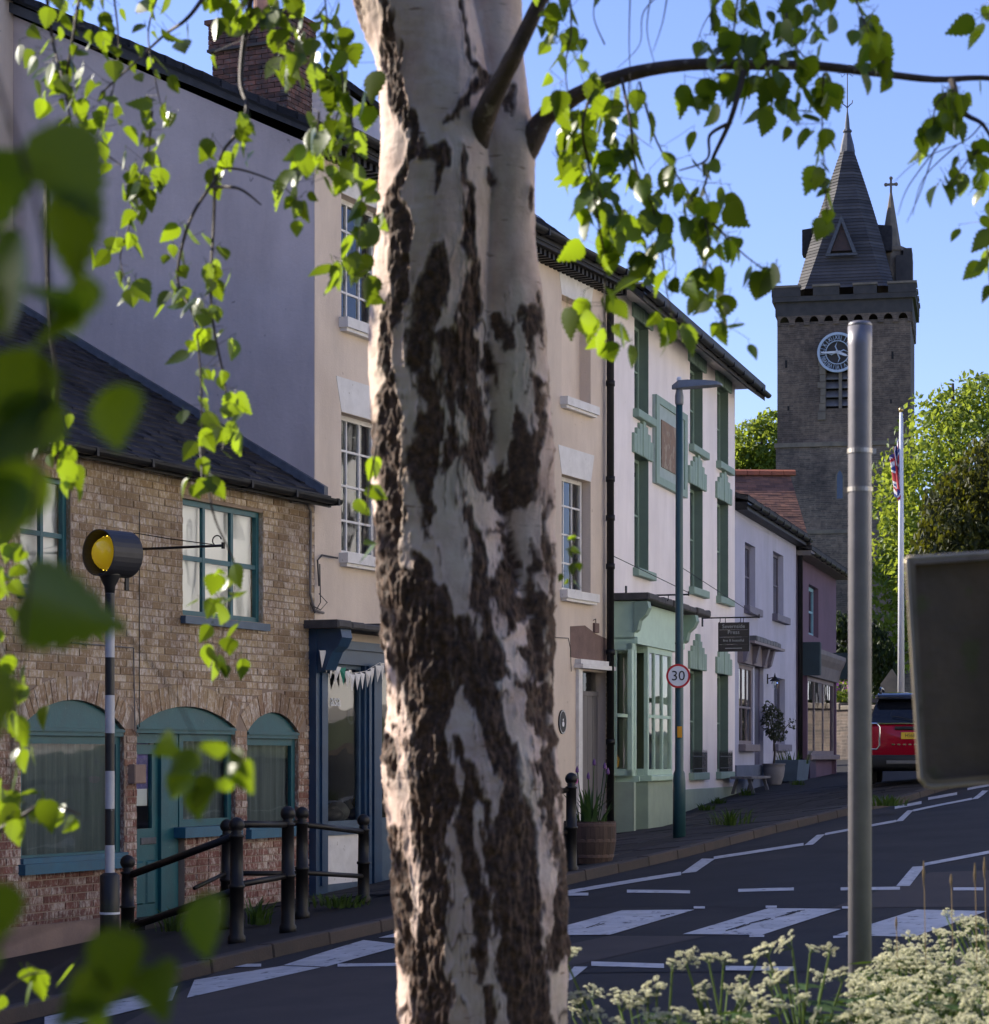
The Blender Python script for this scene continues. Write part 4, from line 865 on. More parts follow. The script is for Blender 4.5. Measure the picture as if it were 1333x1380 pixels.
# ------------------------------------------------------------------ terrace added unseen behind the camera, its sunlit walls light the shaded fronts
op = [(9.4, 20.8, 9.8, (.82, .79, .74)), (21, 36.5, 10.8, (.80, .74, .64)), (36.7, 52, 10.6, (.82, .79, .74)), (52.2, 66, 10.2, (.82, .78, .72))]
for i, (u0, u1, hz, c) in enumerate(op):
    p = UV(u1, 6.6); fr = Frame((p.x, p.y), -D0); L_ = u1 - u0; z0 = min(huv(u0, 6.6), huv(u1, 6.6)) - .6
    o = house('bounce_terrace_house', fr, ('pale', 'cream', 'plain white', 'whitewashed')[i] + ' rendered terrace house added unseen behind the camera to bounce light')
    hl = []; nw = 4
    for k in range(nw):
        a = L_ * (k + .5) / nw - .5
        for zz in (1.2, 4.2, 7.0):
            if zz + 1.7 < hz - .3: hl.append((a, a + 1.0, zz + z0 + 1.2, zz + z0 + 2.9))
    b = wall_mesh(MB(), 0, L_, z0, hz, hl, .15, 0, 0); shell(b, 0, L_, z0, hz, hz + 3, 8, 0); b.build('wall', pm('bounce_render%d' % i, c, tuple(x * .95 for x in c), 1.5, .85), o)
    for h in hl: window(o, *h, .1, [.5], [.5], M['wpaint'], .06, .04, 'dark', pane=False)
    roof(o, -.02, L_ + .02, 0, hz + .08, 8, hz + 3.1, .08, .25, rows=False)
ck.location.z = -.6
for c_ in ck.children: pass
# ------------------------------------------------------------------ churchyard
CYH = 1.7
def cyard(x, y): return CYH + .012 * (y - 72) + .02 * (x - 12)
p0 = at(1085, HY, 70); p1 = at(1420, HY, 62)
cw_ = empty('churchyard_wall', 'low stone churchyard wall with rough coping beyond the mauve house', 'wall', (p0.x, p0.y, 0), math.atan2(p1.y - p0.y, p1.x - p0.x)); L = (p1 - p0).length
wb = MB(); wb.box(0, L, 0, .45, -.8, CYH - .35); wb.build('wall_body', M['stonelow'], cw_); cp = MB(); x = 0
while x < L: q = random.uniform(.25, .5); cp.bbox(x, x + q - .02, -.06, .5, CYH - .34, CYH - .2 + random.uniform(0, .1), .03); x += q
cp.build('coping_stones', M['dressed'], cw_)
def cyp(s, t):
    a = p0.lerp(p1, s); return (a.x + t * .35 * (1 if s > .5 else .6) - (0 if s > .2 else t * .0), a.y + .44 + t, cyard(a.x, a.y + t))
MB().grid(cyp, rngf(-.05, 1.6, 24), rngf(0, 70, 24)).build('churchyard', pm('mown_grass', (.13, .20, .035), (.10, .15, .03), 1.5, .9, .5, 20), smooth=True, kind='structure')
gs = MB(); gs.prism([(-.34, 0), (.34, 0), (.30, .55), (.12, .78), (0, .95), (-.10, .8), (-.30, .5)], -.06, .06); q = at(1200, 918, 68)
g_ = gs.build('gravestone', M['dressed'], label='pale leaning gravestone left of the flagpole', cat='gravestone'); g_.location = (q.x, q.y, cyard(q.x, q.y) - .03); g_.rotation_euler = (0, .05, -.3)
MB().box(-.5, .5, -.25, .25, -.06, .06).build('base', M['sooty'], g_)
q = at(1141, 945, 72.5); g2 = MB().prism([(-.14, 0), (.14, 0), (.14, .42), (.08, .52), (-.08, .52), (-.14, .42)], -.05, .05).build('gravestone', M['dressed'], label='small upright gravestone on the grass beside the grey pole', cat='gravestone'); g2.location = (q.x, q.y, cyard(q.x, q.y) - .03)
# ------------------------------------------------------------------ church tower
TZ = 106.0; T0 = at(1137, HY, TZ); psi = R(-11.8); s_ = F / TZ
def tz(y): return (HY - y) / s_
tw = empty('church_tower', 'stone church tower with blue clock, battlements and slate spire', 'church', (T0.x, T0.y, 0), psi)
HW = 178 / s_ / 2; HD = HW
b = MB(); zb = 1.0; zs1 = tz(596); zs2 = tz(716)
def ring(b, z0, z1, h0, h1=None, mi=0):
    h1 = h1 or h0
    b.add([(-h0, 0, z0), (h0, 0, z0), (h0, 2 * HD, z0), (-h0, 2 * HD, z0), (-h1, h0 - h1, z1), (h1, h0 - h1, z1), (h1, 2 * HD - h0 + h1, z1), (-h1, 2 * HD - h0 + h1, z1)], [(3, 2, 1, 0), (4, 5, 6, 7), (0, 1, 5, 4), (1, 2, 6, 5), (2, 3, 7, 6), (3, 0, 4, 7)], mi)
def rbox(b, z0, z1, o, mi=0): b.box(-HW - o, HW + o, -o, 2 * HD + o, z0, z1, mi)
# louvre opening in the front of the belfry
lx0, lx1 = (1113 - 1137) / s_, (1152 - 1137) / s_; lz0, lz1 = tz(550), tz(490)
wall_mesh(b, -HW, HW, zs1, tz(432), [(lx0, lx1, lz0, lz1)], .45, 0, 1)
for x in (-HW, HW): b.quad((x, 0, zs1), (x, 2 * HD, zs1), (x, 2 * HD, tz(432)), (x, 0, tz(432)))
b.quad((-HW, 2 * HD, zs1), (HW, 2 * HD, zs1), (HW, 2 * HD, tz(432)), (-HW, 2 * HD, tz(432)))
b.build('belfry_stage', [M['stone'], M['dressed']], tw)
lo = MB(); rbox(lo, -1, zs1 - .18, .06); lo.build('lower_stage', M['stonelow'], tw)
st = MB(); rbox(st, zs1 - .18, zs1 + .02, .13); rbox(st, zs2 - .1, zs2 + .08, .1); st.build('string_course', M['dressed'], tw)
ls = MB()
for k in range(5):
    zz = lz0 + .12 + k * (lz1 - lz0) / 5; ls.add([(lx0, .12, zz), (lx1, .12, zz), (lx1, .40, zz + .3), (lx0, .40, zz + .3), (lx0, .12, zz + .05), (lx1, .12, zz + .05), (lx1, .40, zz + .35), (lx0, .40, zz + .35)], [(3, 2, 1, 0), (4, 5, 6, 7), (0, 1, 5, 4)])
lv = ls.build('louvres', M['greywood'], tw); MB().box((lx0 + lx1) / 2 - .07, (lx0 + lx1) / 2 + .07, .05, .2, lz0, lz1).build('louvre_mullion', M['dressed'], lv)
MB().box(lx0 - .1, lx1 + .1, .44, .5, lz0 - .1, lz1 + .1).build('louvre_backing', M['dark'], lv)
qn = MB()
for i, (l, r) in enumerate(((lx0 - .16, lx0 - .003), (lx1 + .003, lx1 + .16))):
    zz = lz0 - .5
    while zz < lz1 + .2: h = random.uniform(.28, .4); e = random.uniform(.05, .28); qn.box(l - (e if i == 0 else 0), r + (e if i else 0), -.05, .02, zz, zz + h - .02); zz += h
qn.build('opening_quoins', M['dressed'], tw)
sl = MB()
for (x, y, w_, h_) in ((1060, 488, .10, .36), (1063, 548, .09, .2), (1202, 481, .10, .34), (1200, 543, .08, .18)): sl.box((x - 1137) / s_ - w_ / 2, (x - 1137) / s_ + w_ / 2, -.012, .02, tz(y) - h_ / 2, tz(y) + h_ / 2)
sl.build('slit_window', M['dark'], tw)
xx = (1132 - 1137) / s_; zz = tz(672); hh = 38 / s_; wv = MB(); pol = [(xx - .13, zz), (xx + .13, zz), (xx + .13, zz + hh - .25), (xx + .07, zz + hh - .08), (xx, zz + hh), (xx - .07, zz + hh - .08), (xx - .13, zz + hh - .25)]
wv.prism(pol, -.068, -.05); wv.build('lancet_window', pm('leaded_glass', (.05, .08, .14), (.04, .06, .10), 8, .15), tw)
pol2 = [(xx + (x - xx) * 1.45, zz + (z - zz) * 1.06 - .03) for x, z in pol]; MB().prism(pol2, -.0645, -.04).build('lancet_surround', M['dressed'], tw)
# corbel table, parapet, battlements
cb = MB(); zc0, zc1, zp = tz(440), tz(421), tz(405)
for side in range(2):
    for k in range(9):
        t = -HW + (k + .5) * 2 * HW / 9; w_ = 2 * HW / 9 / 2
        ar = [(t - w_, zc0 + .12), (t - w_ * .62, zc0 + .12)] + [(t - w_ * .62 * math.cos(R(k_ * 30)), zc0 + .26 + .26 * math.sin(R(k_ * 30))) for k_ in range(7)] + [(t + w_ * .62, zc0 + .12), (t + w_, zc0 + .12), (t + w_, zp), (t - w_, zp)]
        if side == 0: cb.prism(ar, -.08, -.003)
        else:
            o = len(cb.v); cb.prism(ar, -.08, -.003)
            for i in range(o, len(cb.v)): x, y, z = cb.v[i]; cb.v[i] = (HW - y, HD + x, z)
cb.build('corbel_table', M['stone'], tw)
pp = MB(); rbox(pp, zp + .0, tz(398), .22); rbox(pp, zc0 + .55, zp, .085); par = pp.build('parapet', M['sooty'], tw)
zm0, zm1 = tz(398), tz(386)
for k, (l, r) in enumerate(((-1.0, -.60), (-.42, -.06), (.14, .46), (.62, 1.0))):
    E = HW + .24; mb_ = MB(); mb_.box(l * E, r * E, -.24, .06, zm0, zm1); m_ = mb_.build('merlon', M['sooty'], par); MB().box(l * E - .04, r * E + .04, -.28, .10, zm1, zm1 + .10).build('merlon_cap', M['dressed'], m_)
for k in range(4):
    l = -HW - .2 + .3 + k * (2 * HW) / 3.6
    m_ = MB().box(HW - .06, HW + .24, HD + l, HD + l + .9, zm0, zm1).build('merlon', M['sooty'], par); MB().box(HW - .10, HW + .28, HD + l - .04, HD + l + .94, zm1, zm1 + .1).build('merlon_cap', M['dressed'], m_)
def tzc(y): return (HY - y) / F * (TZ + HD)
def tzp(y): return (HY - y) / F * (TZ + 3.6)
# spire: eight sides, slate courses stepped
sz0, sz1 = tzc(400), tzc(190); r0 = 66 / s_; r1 = .11; n = 46; sm = MB(); cx, cy = (1137 - 1137) / s_, HD
def octo(r, ch): 
    c = r * ch; return [(-c, -r), (c, -r), (r, -c), (r, c), (c, r), (-c, r), (-r, c), (-r, -c)]
for i in range(n):
    t0 = i / n; t1 = (i + 1) / n
    def rad(t): return r1 + (r0 - r1) * (1 - t) + (.10 * math.sin(math.pi * t)) 
    za, zb_ = sz0 + (sz1 - sz0) * t0, sz0 + (sz1 - sz0) * t1; c0 = .80 - .33 * min(1, t0 * 1.5); ra = rad(t0) + .035; rb = rad(t1) + .0
    A = octo(ra, c0); B = octo(rb, c0); C = octo(rad(t0) - .01, c0); o = len(sm.v)
    for P, z in ((C, za), (A, za), (B, zb_)): sm.v += [(cx + x, cy + y, z) for x, y in P]
    for k in range(8):
        k2 = (k + 1) % 8; sm.f += [(o + k, o + k2, o + 8 + k2, o + 8 + k), (o + 8 + k, o + 8 + k2, o + 16 + k2, o + 16 + k)]; sm.mi += [0, 0]
spo = sm.build('spire', M['spire'], tw)
fm = MB(); zt0 = tzc(206); fm.lathe([(.36, zt0), (.30, tzc(196)), (.16, tzc(180)), (.22, tzc(178)), (.20, tzc(176)), (.12, tzc(174)), (.08, tzc(160)), (.03, tzc(150)), (.02, tzc(95))], 8, (cx, cy, 0)); fin = fm.build('finial', M['lead'], spo)
wvn = MB(); wvn.tube([(cx - .45, cy, tzc(98)), (cx + .45, cy, tzc(98))], .02, 5).tube([(cx, cy - .4, tzc(98)), (cx, cy + .4, tzc(98))], .02, 5)
for sg in (-1, 1): wvn.tube([(cx, cy, tzc(146)), (cx + sg * .12, cy, tzc(142)), (cx + sg * .22, cy, tzc(140)), (cx + sg * .24, cy, tzc(136))], .025, 5).tube([(cx + sg * .1, cy, tzc(100)), (cx + sg * .25, cy, tzc(104)), (cx + sg * .3, cy, tzc(100))], .015, 4)
wvn.add([(cx - .35, cy, tzc(92)), (cx + .15, cy, tzc(94)), (cx + .3, cy, tzc(90)), (cx + .1, cy, tzc(88))], [(0, 1, 2, 3)]); wvn.build('weather_vane', M['iron'], fin, kind='stuff')
def lucarne(side):
    l = MB(); hw = .62; zb_ = tzc(354); zt_ = tzc(306)
    if side == 0: l.add([(-hw, -r0 * .93 - .05, zb_), (hw, -r0 * .93 - .05, zb_), (0, -r0 * .93 - .02, zt_), (-hw * .9, 0, zb_), (hw * .9, 0, zb_), (0, .0, zt_)], [(0, 3, 5, 2), (1, 2, 5, 4)])
    o = l.build('lucarne', M['slate'], spo); y = -r0 * .93
    MB().prism([(-hw * .72, zb_ + .12), (hw * .72, zb_ + .12), (0, zt_ - .28)], y + .02, y + .10).build('lucarne_face', pm('lucarne_brick', (.09, .055, .05), (.06, .045, .045), 6, .9), o)
    MB().prism([(-hw - .08, zb_ - .02), (-hw + .10, zb_ - .02), (.02, zt_ - .22), (0, zt_ + .08)], y - .12, y + .03).prism([(hw - .10, zb_ - .02), (hw + .08, zb_ - .02), (0, zt_ + .08), (-.02, zt_ - .22)], y - .121, y + .031).box(-hw - .1, hw + .1, y - .1, y + .05, zb_ - .12, zb_ - .021).build('lucarne_frame', M['lead'], o)
    o.location = (cx, cy, 0); return o
lo_ = lucarne(0); lo_.location = (cx - .15, cy, 0)
for sg in (-1, 1): MB().prism([(sg * r0 * .55, tzc(343)), (sg * r0 * .93, tzc(343)), (sg * r0 * .93, tzc(310)), (sg * r0 * .40, tzc(306))][::sg], HD - .45, HD + .45).build('lucarne', M['slate'], spo)
# corner pinnacle with cross
tpx = (1196 - 1137) / s_; pn = MB(); ty = 3.6; pn.lathe([(.62, tzp(400)), (.62, tzp(345)), (.70, tzp(343)), (.70, tzp(338)), (.46, tzp(336)), (.05, tzp(262))], 8, (tpx, ty, 0)); pin = pn.build('pinnacle', M['dressed'], tw)
cr = MB(); zc = tzp(262); cr.box(tpx - .05, tpx + .05, ty - .05, ty + .05, zc - .05, zc + .62).box(tpx - .24, tpx - .05, ty - .049, ty + .049, zc + .30, zc + .40).box(tpx + .05, tpx + .24, ty - .049, ty + .049, zc + .30, zc + .40)
for (x, z) in ((-.24, .35), (.24, .35), (0, .64)): cr.lathe([(.02, -.07), (.085, -.05), (.085, .05), (.02, .07)], 8, (tpx + x, ty, zc + z), 'y')
cr.build('cross', M['dressed'], pin); tb = MB().box(tpx + .25, tpx + 1.0, 2.8, 4.4, tzp(392), tzp(352)).box(tpx + .6, tpx + .98, 2.8, 4.4, tzp(352), tzp(343)).build('turret_parapet', M['sooty'], pin)
# clock
clk = empty('clock', None, None); 
bpy.data.objects.remove(clk)
cX, cZ, cR = (1129 - 1137) / s_, tz(475), 27 / s_
cl = MB(); nseg = 48
def annulus(mb, r0_, r1_, y0, y1, n=48):
    for k in range(n):
        t, t2 = 2 * math.pi * k / n, 2 * math.pi * (k + 1) / n
        a = [(cX + r * math.cos(q), cZ + r * math.sin(q)) for r, q in ((r0_, t), (r1_, t), (r1_, t2), (r0_, t2))]
        mb.add([(x, y0, z) for x, z in a] + [(x, y1, z) for x, z in a], [(0, 1, 2, 3), (1, 5, 6, 2), (0, 3, 7, 4), (7, 6, 5, 4)])
annulus(cl, cR * .88, cR, -.16, -.04); annulus(cl, cR * .56, cR * .60, -.13, -.06); clo = cl.build('clock_ring', M['clockblue'], tw)
ROM = ['XII', 'I', 'II', 'III', 'IIII', 'V', 'VI', 'VII', 'VIII', 'IX', 'X', 'XI']
for i, q in enumerate(ROM):
    t = 2 * math.pi * i / 12; r = cR * .74
    text('numeral', q, cR * .34, M['clockblue'], clo, Matrix.Translation((cX + r * math.sin(t), -.12, cZ + r * math.cos(t))) @ Matrix.Rotation(t, 4, 'Y') @ FACE, .02, sx=.7)
tr = MB()
for k in range(4):
    t = math.pi / 2 * k; q = [(0.06, 0), (cR * .30, cR * .11), (cR * .56, 0), (cR * .30, -cR * .11), (.06, 0)]
    pts = [(cX + a * math.cos(t) - c * math.sin(t), -.10, cZ + a * math.sin(t) + c * math.cos(t)) for a, c in q]; tr.tube(pts, .03, 5)
for k in range(12):
    t = 2 * math.pi * (k + .5) / 12; tr.tube([(cX + r * math.cos(t), -.1, cZ + r * math.sin(t)) for r in (cR * .58, cR * .9)], .014, 4)
tr.build('tracery', M['clockblue'], clo)
hd = MB()
def hand(ang, L, w_): 
    u_ = (math.sin(ang), math.cos(ang)); v_ = (u_[1], -u_[0]); P = [(-.15 * L, -w_), (-.15 * L, w_), (.75 * L, w_ * .7), (L, 0), (.75 * L, -w_ * .7)]
    hd.prism([(cX + a * u_[0] + c * v_[0], cZ + a * u_[1] + c * v_[1]) for a, c in P], -.2, -.17)
hand(R(-91), cR * .88, .055); hand(R(112), cR * .58, .07); hd.build('clock_hands', M['signwhite'], clo)
fl = MB().lathe([(cR * .95, -.02), (cR * .95, -.01)], 36, (cX, 0, cZ), 'y').build('clock_backing', M['sooty'], clo)
# ------------------------------------------------------------------ trees and hedges
LM = dict(maple=leaf_mat('sunny_leaf', [(.10, .16, .02), (.14, .20, .025), (.07, .12, .015)], (.42, .50, .05), .5, .5),
          yew=leaf_mat('yew_needle', [(.035, .045, .009), (.060, .062, .012), (.02, .03, .008)], (.18, .18, .012), .6, .35),
          fir=leaf_mat('hedge_leaf', [(.02, .035, .010), (.03, .045, .012)], (.05, .08, .01), .6, .3))
M['barkdark'] = pm('tree_bark', (.06, .05, .04), (.04, .034, .03), 8, .9, .5, 30)
def crown(blobs, n, size, seed, droop=0.0, up=0.0):
    rs = np.random.RandomState(seed); vs = []; fs = []
    wts = np.array([b_[3] * b_[4] * b_[5] for b_ in blobs]); wts = wts / wts.sum()
    cnt = rs.multinomial(n, wts)
    for (x, y, z, rx, ry, rz), c in zip(blobs, cnt):
        d = rs.normal(size=(c, 3)); d /= np.linalg.norm(d, axis=1)[:, None]; r = rs.uniform(.30, 1.0, c) ** .45
        lump = 1 + .22 * fbm(d * 2.3 + np.array([x, y, z]), 3, seed); P = np.array([x, y, z]) + d * (r * lump)[:, None] * np.array([rx, ry, rz])
        keep = fbm(P * (1.6 / max(rx, rz) * 1.6) + seed, 2, seed + 3) > -.22; P = P[keep]; d = d[keep]
        for p, dd in zip(P, d):
            a = rs.normal(size=3); a[2] += up; a /= np.linalg.norm(a); b_ = np.cross(a, rs.normal(size=3)); b_ /= np.linalg.norm(b_) + 1e-9; s = size * rs.uniform(.6, 1.3); o = len(vs)
            k = np.cross(a, b_) * s * .12
            vs += [tuple(p - a * s), tuple(p + b_ * s * .55 + k), tuple(p + a * s), tuple(p - b_ * s * .55 + k)]; fs.append((o, o + 1, o + 2, o + 3))
    b = MB(); b.v = vs; b.f = fs; b.mi = [0] * len(fs); return b
def tree(name, label, base, blobs, n, size, mat, seed, trunk_r, cat='tree', up=0.0):
    o = empty(name, label, cat, base); bx, by, bz = base
    tb = MB(); top = max(b_[2] for b_ in blobs); cx_ = sum(b_[0] for b_ in blobs) / len(blobs); cy_ = sum(b_[1] for b_ in blobs) / len(blobs)
    tb.tube([(0, 0, -.2), (.05, 0, (top - bz) * .25), ((cx_ - bx) * .5, 0, (top - bz) * .6), ((cx_ - bx) * .8, (cy_ - by) * .8, (top - bz))], [trunk_r * 1.3, trunk_r, trunk_r * .6, trunk_r * .15], 9)
    for (x, y, z, rx, ry, rz) in blobs: tb.tube([((cx_ - bx) * .3, 0, max(.5, (z - bz) * .45)), ((x - bx) * .6 + (cx_ - bx) * .2, (y - by) * .6, (z - bz) * .75), (x - bx, y - by, z - bz)], [trunk_r * .45, trunk_r * .25, trunk_r * .05], 6)
    tb.build('trunk', M['barkdark'], o); c = crown([(x - bx, y - by, z - bz, rx, ry, rz) for x, y, z, rx, ry, rz in blobs], n, size, seed, up=up); c.build('crown', mat, o); return o
def blob(x, y, Y, rx, ry, rz): p = at(x, y, Y); return (p.x, p.y, p.z, rx, ry, rz)
q = at(1290, HY, 84); tree('maple_tree', 'bright sunlit broadleaf tree standing right of the church tower', (q.x, q.y, cyard(q.x, q.y)),
     [blob(1300, 640, 84, 3.4, 3, 3.2), blob(1345, 600, 85, 3.0, 3, 2.6), blob(1240, 690, 83, 1.8, 2.2, 2.6), blob(1265, 590, 84, 1.1, 1.4, 1.1), blob(1300, 550, 84, 1.4, 1.4, 1.2), blob(1222, 800, 82, 1.3, 2, 2.6), blob(1215, 860, 81, .9, 1.5, 1.2), blob(1370, 740, 85, 3.4, 3, 3.4), blob(1280, 770, 84, 2.6, 2.5, 3.0), blob(1340, 530, 86, 1.3, 1.5, .9), blob(1225, 740, 82, 1.4, 1.6, 1.6)], 30000, .13, LM['maple'], 5, .32)
q = at(1318, HY, 74); tree('yew_tree', 'dark olive yew tree in front of the sunlit broadleaf tree', (q.x, q.y, cyard(q.x, q.y)),
     [blob(1290, 720, 74, 1.3, 1.4, 2.1), blob(1335, 690, 74, 1.3, 1.5, 2.6), blob(1262, 720, 73.5, .55, .8, 1.3), blob(1300, 800, 74, 1.7, 1.7, 2.4), blob(1360, 740, 74, 1.4, 1.4, 3.4), blob(1243, 760, 73, .5, .6, .9), blob(1345, 630, 74, .7, .8, 1.3)], 15000, .13, LM['yew'], 9, .3, up=1.5)
q = at(1025, HY, 128); tree('lime_tree', 'green treetop showing between the white house and the church tower', (q.x, q.y, 1.5),
     [blob(1020, 605, 128, 1.9, 2, 1.6), blob(1040, 590, 128, 1.3, 1.5, 1.6), blob(1046, 570, 129, .6, .9, .9), blob(1000, 618, 128, 1.2, 1.5, 1.1), blob(1030, 650, 128, 3, 2, 2)], 9000, .16, LM['maple'], 12, .3)
q = at(1134, HY, 76); tree('conifer_bush', 'dark upright conifer bush at the foot of the church tower', (q.x, q.y, cyard(q.x, q.y)), [blob(1131, 880, 76, .75, .7, 1.3), blob(1146, 885, 76, .8, .7, 1.2), blob(1172, 880, 76.5, .7, .7, 1.1), blob(1186, 900, 77, .6, .6, 1.0)], 7000, .10, LM['fir'], 15, .08, 'bush', up=2.5)
for i, (x, y, z) in enumerate(((-7.5, -2.5, -1.9), (-4.2, -4.6, -1.8), (-1.5, -9.5, -1.7), (4.6, -9.6, -1.6), (8.6, -6.0, -1.5), (-9.5, 1.5, -2.1))):  # unseen evergreens added to keep light off the near trunk
    tree('shade_evergreen', ('broad unseen evergreen added as shade left of and behind the camera', 'unseen evergreen added as shade behind the camera, second of the row from its left end', 'unseen evergreen added as shade straight behind the camera', 'unseen evergreen added as shade behind the camera to the right', 'unseen evergreen added as shade at the right end of the row behind the camera', 'unseen evergreen added as shade at the left end of the row behind the camera')[i], (x, y, z), [(x, y, 1.0, 2.0, 1.8, 2.6), (x + .3, y, 4.2, 2.3, 1.9, 2.8), (x - .2, y, 7.2, 1.7, 1.5, 2.2)], 7000, .26, LM['fir'], 70 + i, .3)
fb = empty('flowering_bush', 'small green bush with pink flowers on the churchyard grass', 'bush', (0, 0, 0)); q = at(1133, 935, 71.5); fb.location = (q.x, q.y, cyard(q.x, q.y))
crown([(0, 0, .3, .6, .35, .35)], 900, .06, 21).build('leaves', LM['maple'], fb); crown([(.05, -.1, .45, .4, .3, .3)], 70, .06, 22).build('flowers', pm('pink_flower', (.5, .12, .4)), fb); MB().tube([(0, 0, -.05), (0, 0, .4)], .02, 5).build('stem', M['barkdark'], fb)
# ------------------------------------------------------------------ flagpole and flag
FZ = 64.0; q = at(1214.5, HY, FZ); bz = cyard(q.x, q.y); ft = (HY - 556) / F * FZ
fp = empty('flagpole', 'tall white flagpole standing in front of the sunlit tree', 'flagpole', (q.x, q.y, bz))
MB().tube([(0, 0, -.1), (0, 0, (ft - bz) * .6), (0, 0, ft - bz)], [.095, .075, .045], 14).build('pole', pm('white_pole', (.72, .72, .74), (.68, .68, .70), 3, .35), fp, smooth=True); MB().lathe([(.02, ft - bz), (.07, ft - bz + .05), (.06, ft - bz + .12), (.0, ft - bz + .16)], 12).build('finial', pm('brass', (.5, .35, .12), (.4, .28, .1), 5, .3, metal=.8), fp, smooth=True)
def uj(s, t):      # union flag colour, s,t in 0..1
    x = (s - .5) * 60; y = (t - .5) * 30
    if abs(x) < 3 or abs(y) < 3: return 0
    if abs(x) < 5 or abs(y) < 5: return 1
    for sg in (1, -1):
        dd = (x - sg * 2 * y) / 2.236
        if abs(dd) < 3:
            off = dd * (1 if sg > 0 else -1) * (1 if x > 0 else -1)
            return 0 if -.2 < off < 1.9 else 1
    return 2
fg = MB(); nS, nT = 60, 36
def fpnt(s, t):                                   # hoist at the pole, cloth hanging in folds
    z = -t * 1.15 - s * 1.15 * .55; y = .06 + .11 * math.sin(s * 15) * (.3 + t * .7); x = -.05 - s * .22 + .10 * math.cos(s * 19 + t * 1.5) * s + .17 * s * t
    return (x, -y + .1, z)
for i in range(nS):
    for j in range(nT):
        s0, s1, t0, t1 = i / nS, (i + 1) / nS, j / nT, (j + 1) / nT
        fg.quad(fpnt(s0, t0), fpnt(s0, t1), fpnt(s1, t1), fpnt(s1, t0), uj((s0 + s1) / 2, (t0 + t1) / 2))
fo = empty('flag', 'red white and blue flag hanging limp on the white flagpole', 'flag', (q.x, q.y, (HY - 588) / F * FZ))
fcl = [pm('flag_red', (.45, .02, .03)), pm('flag_white', (.75, .74, .74)), pm('flag_blue', (.02, .035, .22))]
fg.build('cloth', fcl, fo, smooth=True); MB().tube([(.06, 0, .5), (.06, 0, -3.0)], .006, 4).build('halyard', M['wpaint'], fo)
# ------------------------------------------------------------------ parked red car (rear towards the camera)
CZ_ = 38.6; q = at(1236, HY, CZ_); gz_ = gxy(q.x, q.y + 1.5)
car = empty('parked_car', 'red hatchback car with dark roof parked beyond the grey pole', 'car', (q.x, q.y, gz_), R(-11.5))
red = pm('car_red', (.36, .006, .024), (.34, .006, .022), 2, .15); blk = pm('car_black_plastic', (.012, .012, .013), (.016, .016, .016), 8, .55); chrome = pm('chrome', (.75, .75, .78), (.7, .7, .74), 3, .12, metal=1.0)
roofm = pm('car_roof_gloss', (.02, .022, .03), (.02, .022, .03), 2, .08); cglass = pm('car_glass', (.012, .014, .02), (.01, .012, .018), 2, .05)
def loft(secs, mat, name, parent, smooth=True):   # secs: list of (y, [(x,z)...]) closed outlines
    b = MB(); n = len(secs[0][1])
    for y, s in secs: b.v += [(x, y if not isinstance(y, (list, tuple)) else y[i], z) for i, (x, z) in enumerate(s)]
    for i in range(len(secs) - 1):
        for k in range(n): k2 = (k + 1) % n; b.f.append((i * n + k, i * n + k2, (i + 1) * n + k2, (i + 1) * n + k)); b.mi.append(0)
    b.f.append(tuple(range(n - 1, -1, -1))); b.mi.append(0); e = (len(secs) - 1) * n; b.f.append(tuple(e + k for k in range(n))); b.mi.append(0)
    return b.build(name, mat, parent, smooth)
def sec(w_, z0, z1, tum=.06, rr=.12):
    pts = []; 
    for cxs, czs, a0 in ((w_ - rr, z0 + rr, -90), (w_ - tum - rr, z1 - rr, 0), (-(w_ - tum) + rr, z1 - rr, 90), (-w_ + rr, z0 + rr, 180)):
        for k in range(5): t = R(a0 + 90 * k / 4); pts.append((cxs + rr * math.cos(t), czs + rr * math.sin(t)))
    return pts
loft([(.0, sec(.80, .44, .96, .03)), (.06, sec(.88, .42, 1.00, .04)), (.22, sec(.91, .40, 1.02, .05)), (1.0, sec(.91, .30, 1.03, .05)), (2.9, sec(.91, .30, 1.02, .05)), (3.6, sec(.89, .30, .98, .06)), (4.1, sec(.82, .36, .84, .08)), (4.28, sec(.70, .42, .72, .1))], red, 'body', car)
loft([(-.03, sec(.78, .30, .48, .0, .06)), (.02, sec(.87, .26, .50, .0, .06)), (.3, sec(.905, .22, .46, .0, .06)), (4.0, sec(.86, .2, .45, .0, .06)), (4.25, sec(.72, .24, .42, .0, .05))], blk, 'bumper', car)
cab = [(.16, sec(.80, .98, 1.03, .0, .02)), (.20, sec(.82, .98, 1.12, .03, .04)), (.34, sec(.80, .98, 1.36, .09, .07)), (.50, sec(.79, .98, 1.48, .13, .08)), (1.6, sec(.80, .98, 1.51, .14, .08)), (2.5, sec(.79, .98, 1.44, .15, .08)), (3.2, sec(.78, .98, 1.03, .06, .02))]
loft(cab, cglass, 'windows', car)
loft([(.22, sec(.66, 1.42, 1.46, .03, .015)), (.30, sec(.70, 1.43, 1.50, .03, .02)), (.6, sec(.71, 1.46, 1.545, .05, .03)), (1.6, sec(.71, 1.48, 1.56, .05, .03)), (2.5, sec(.69, 1.42, 1.50, .05, .03))], roofm, 'roof', car)
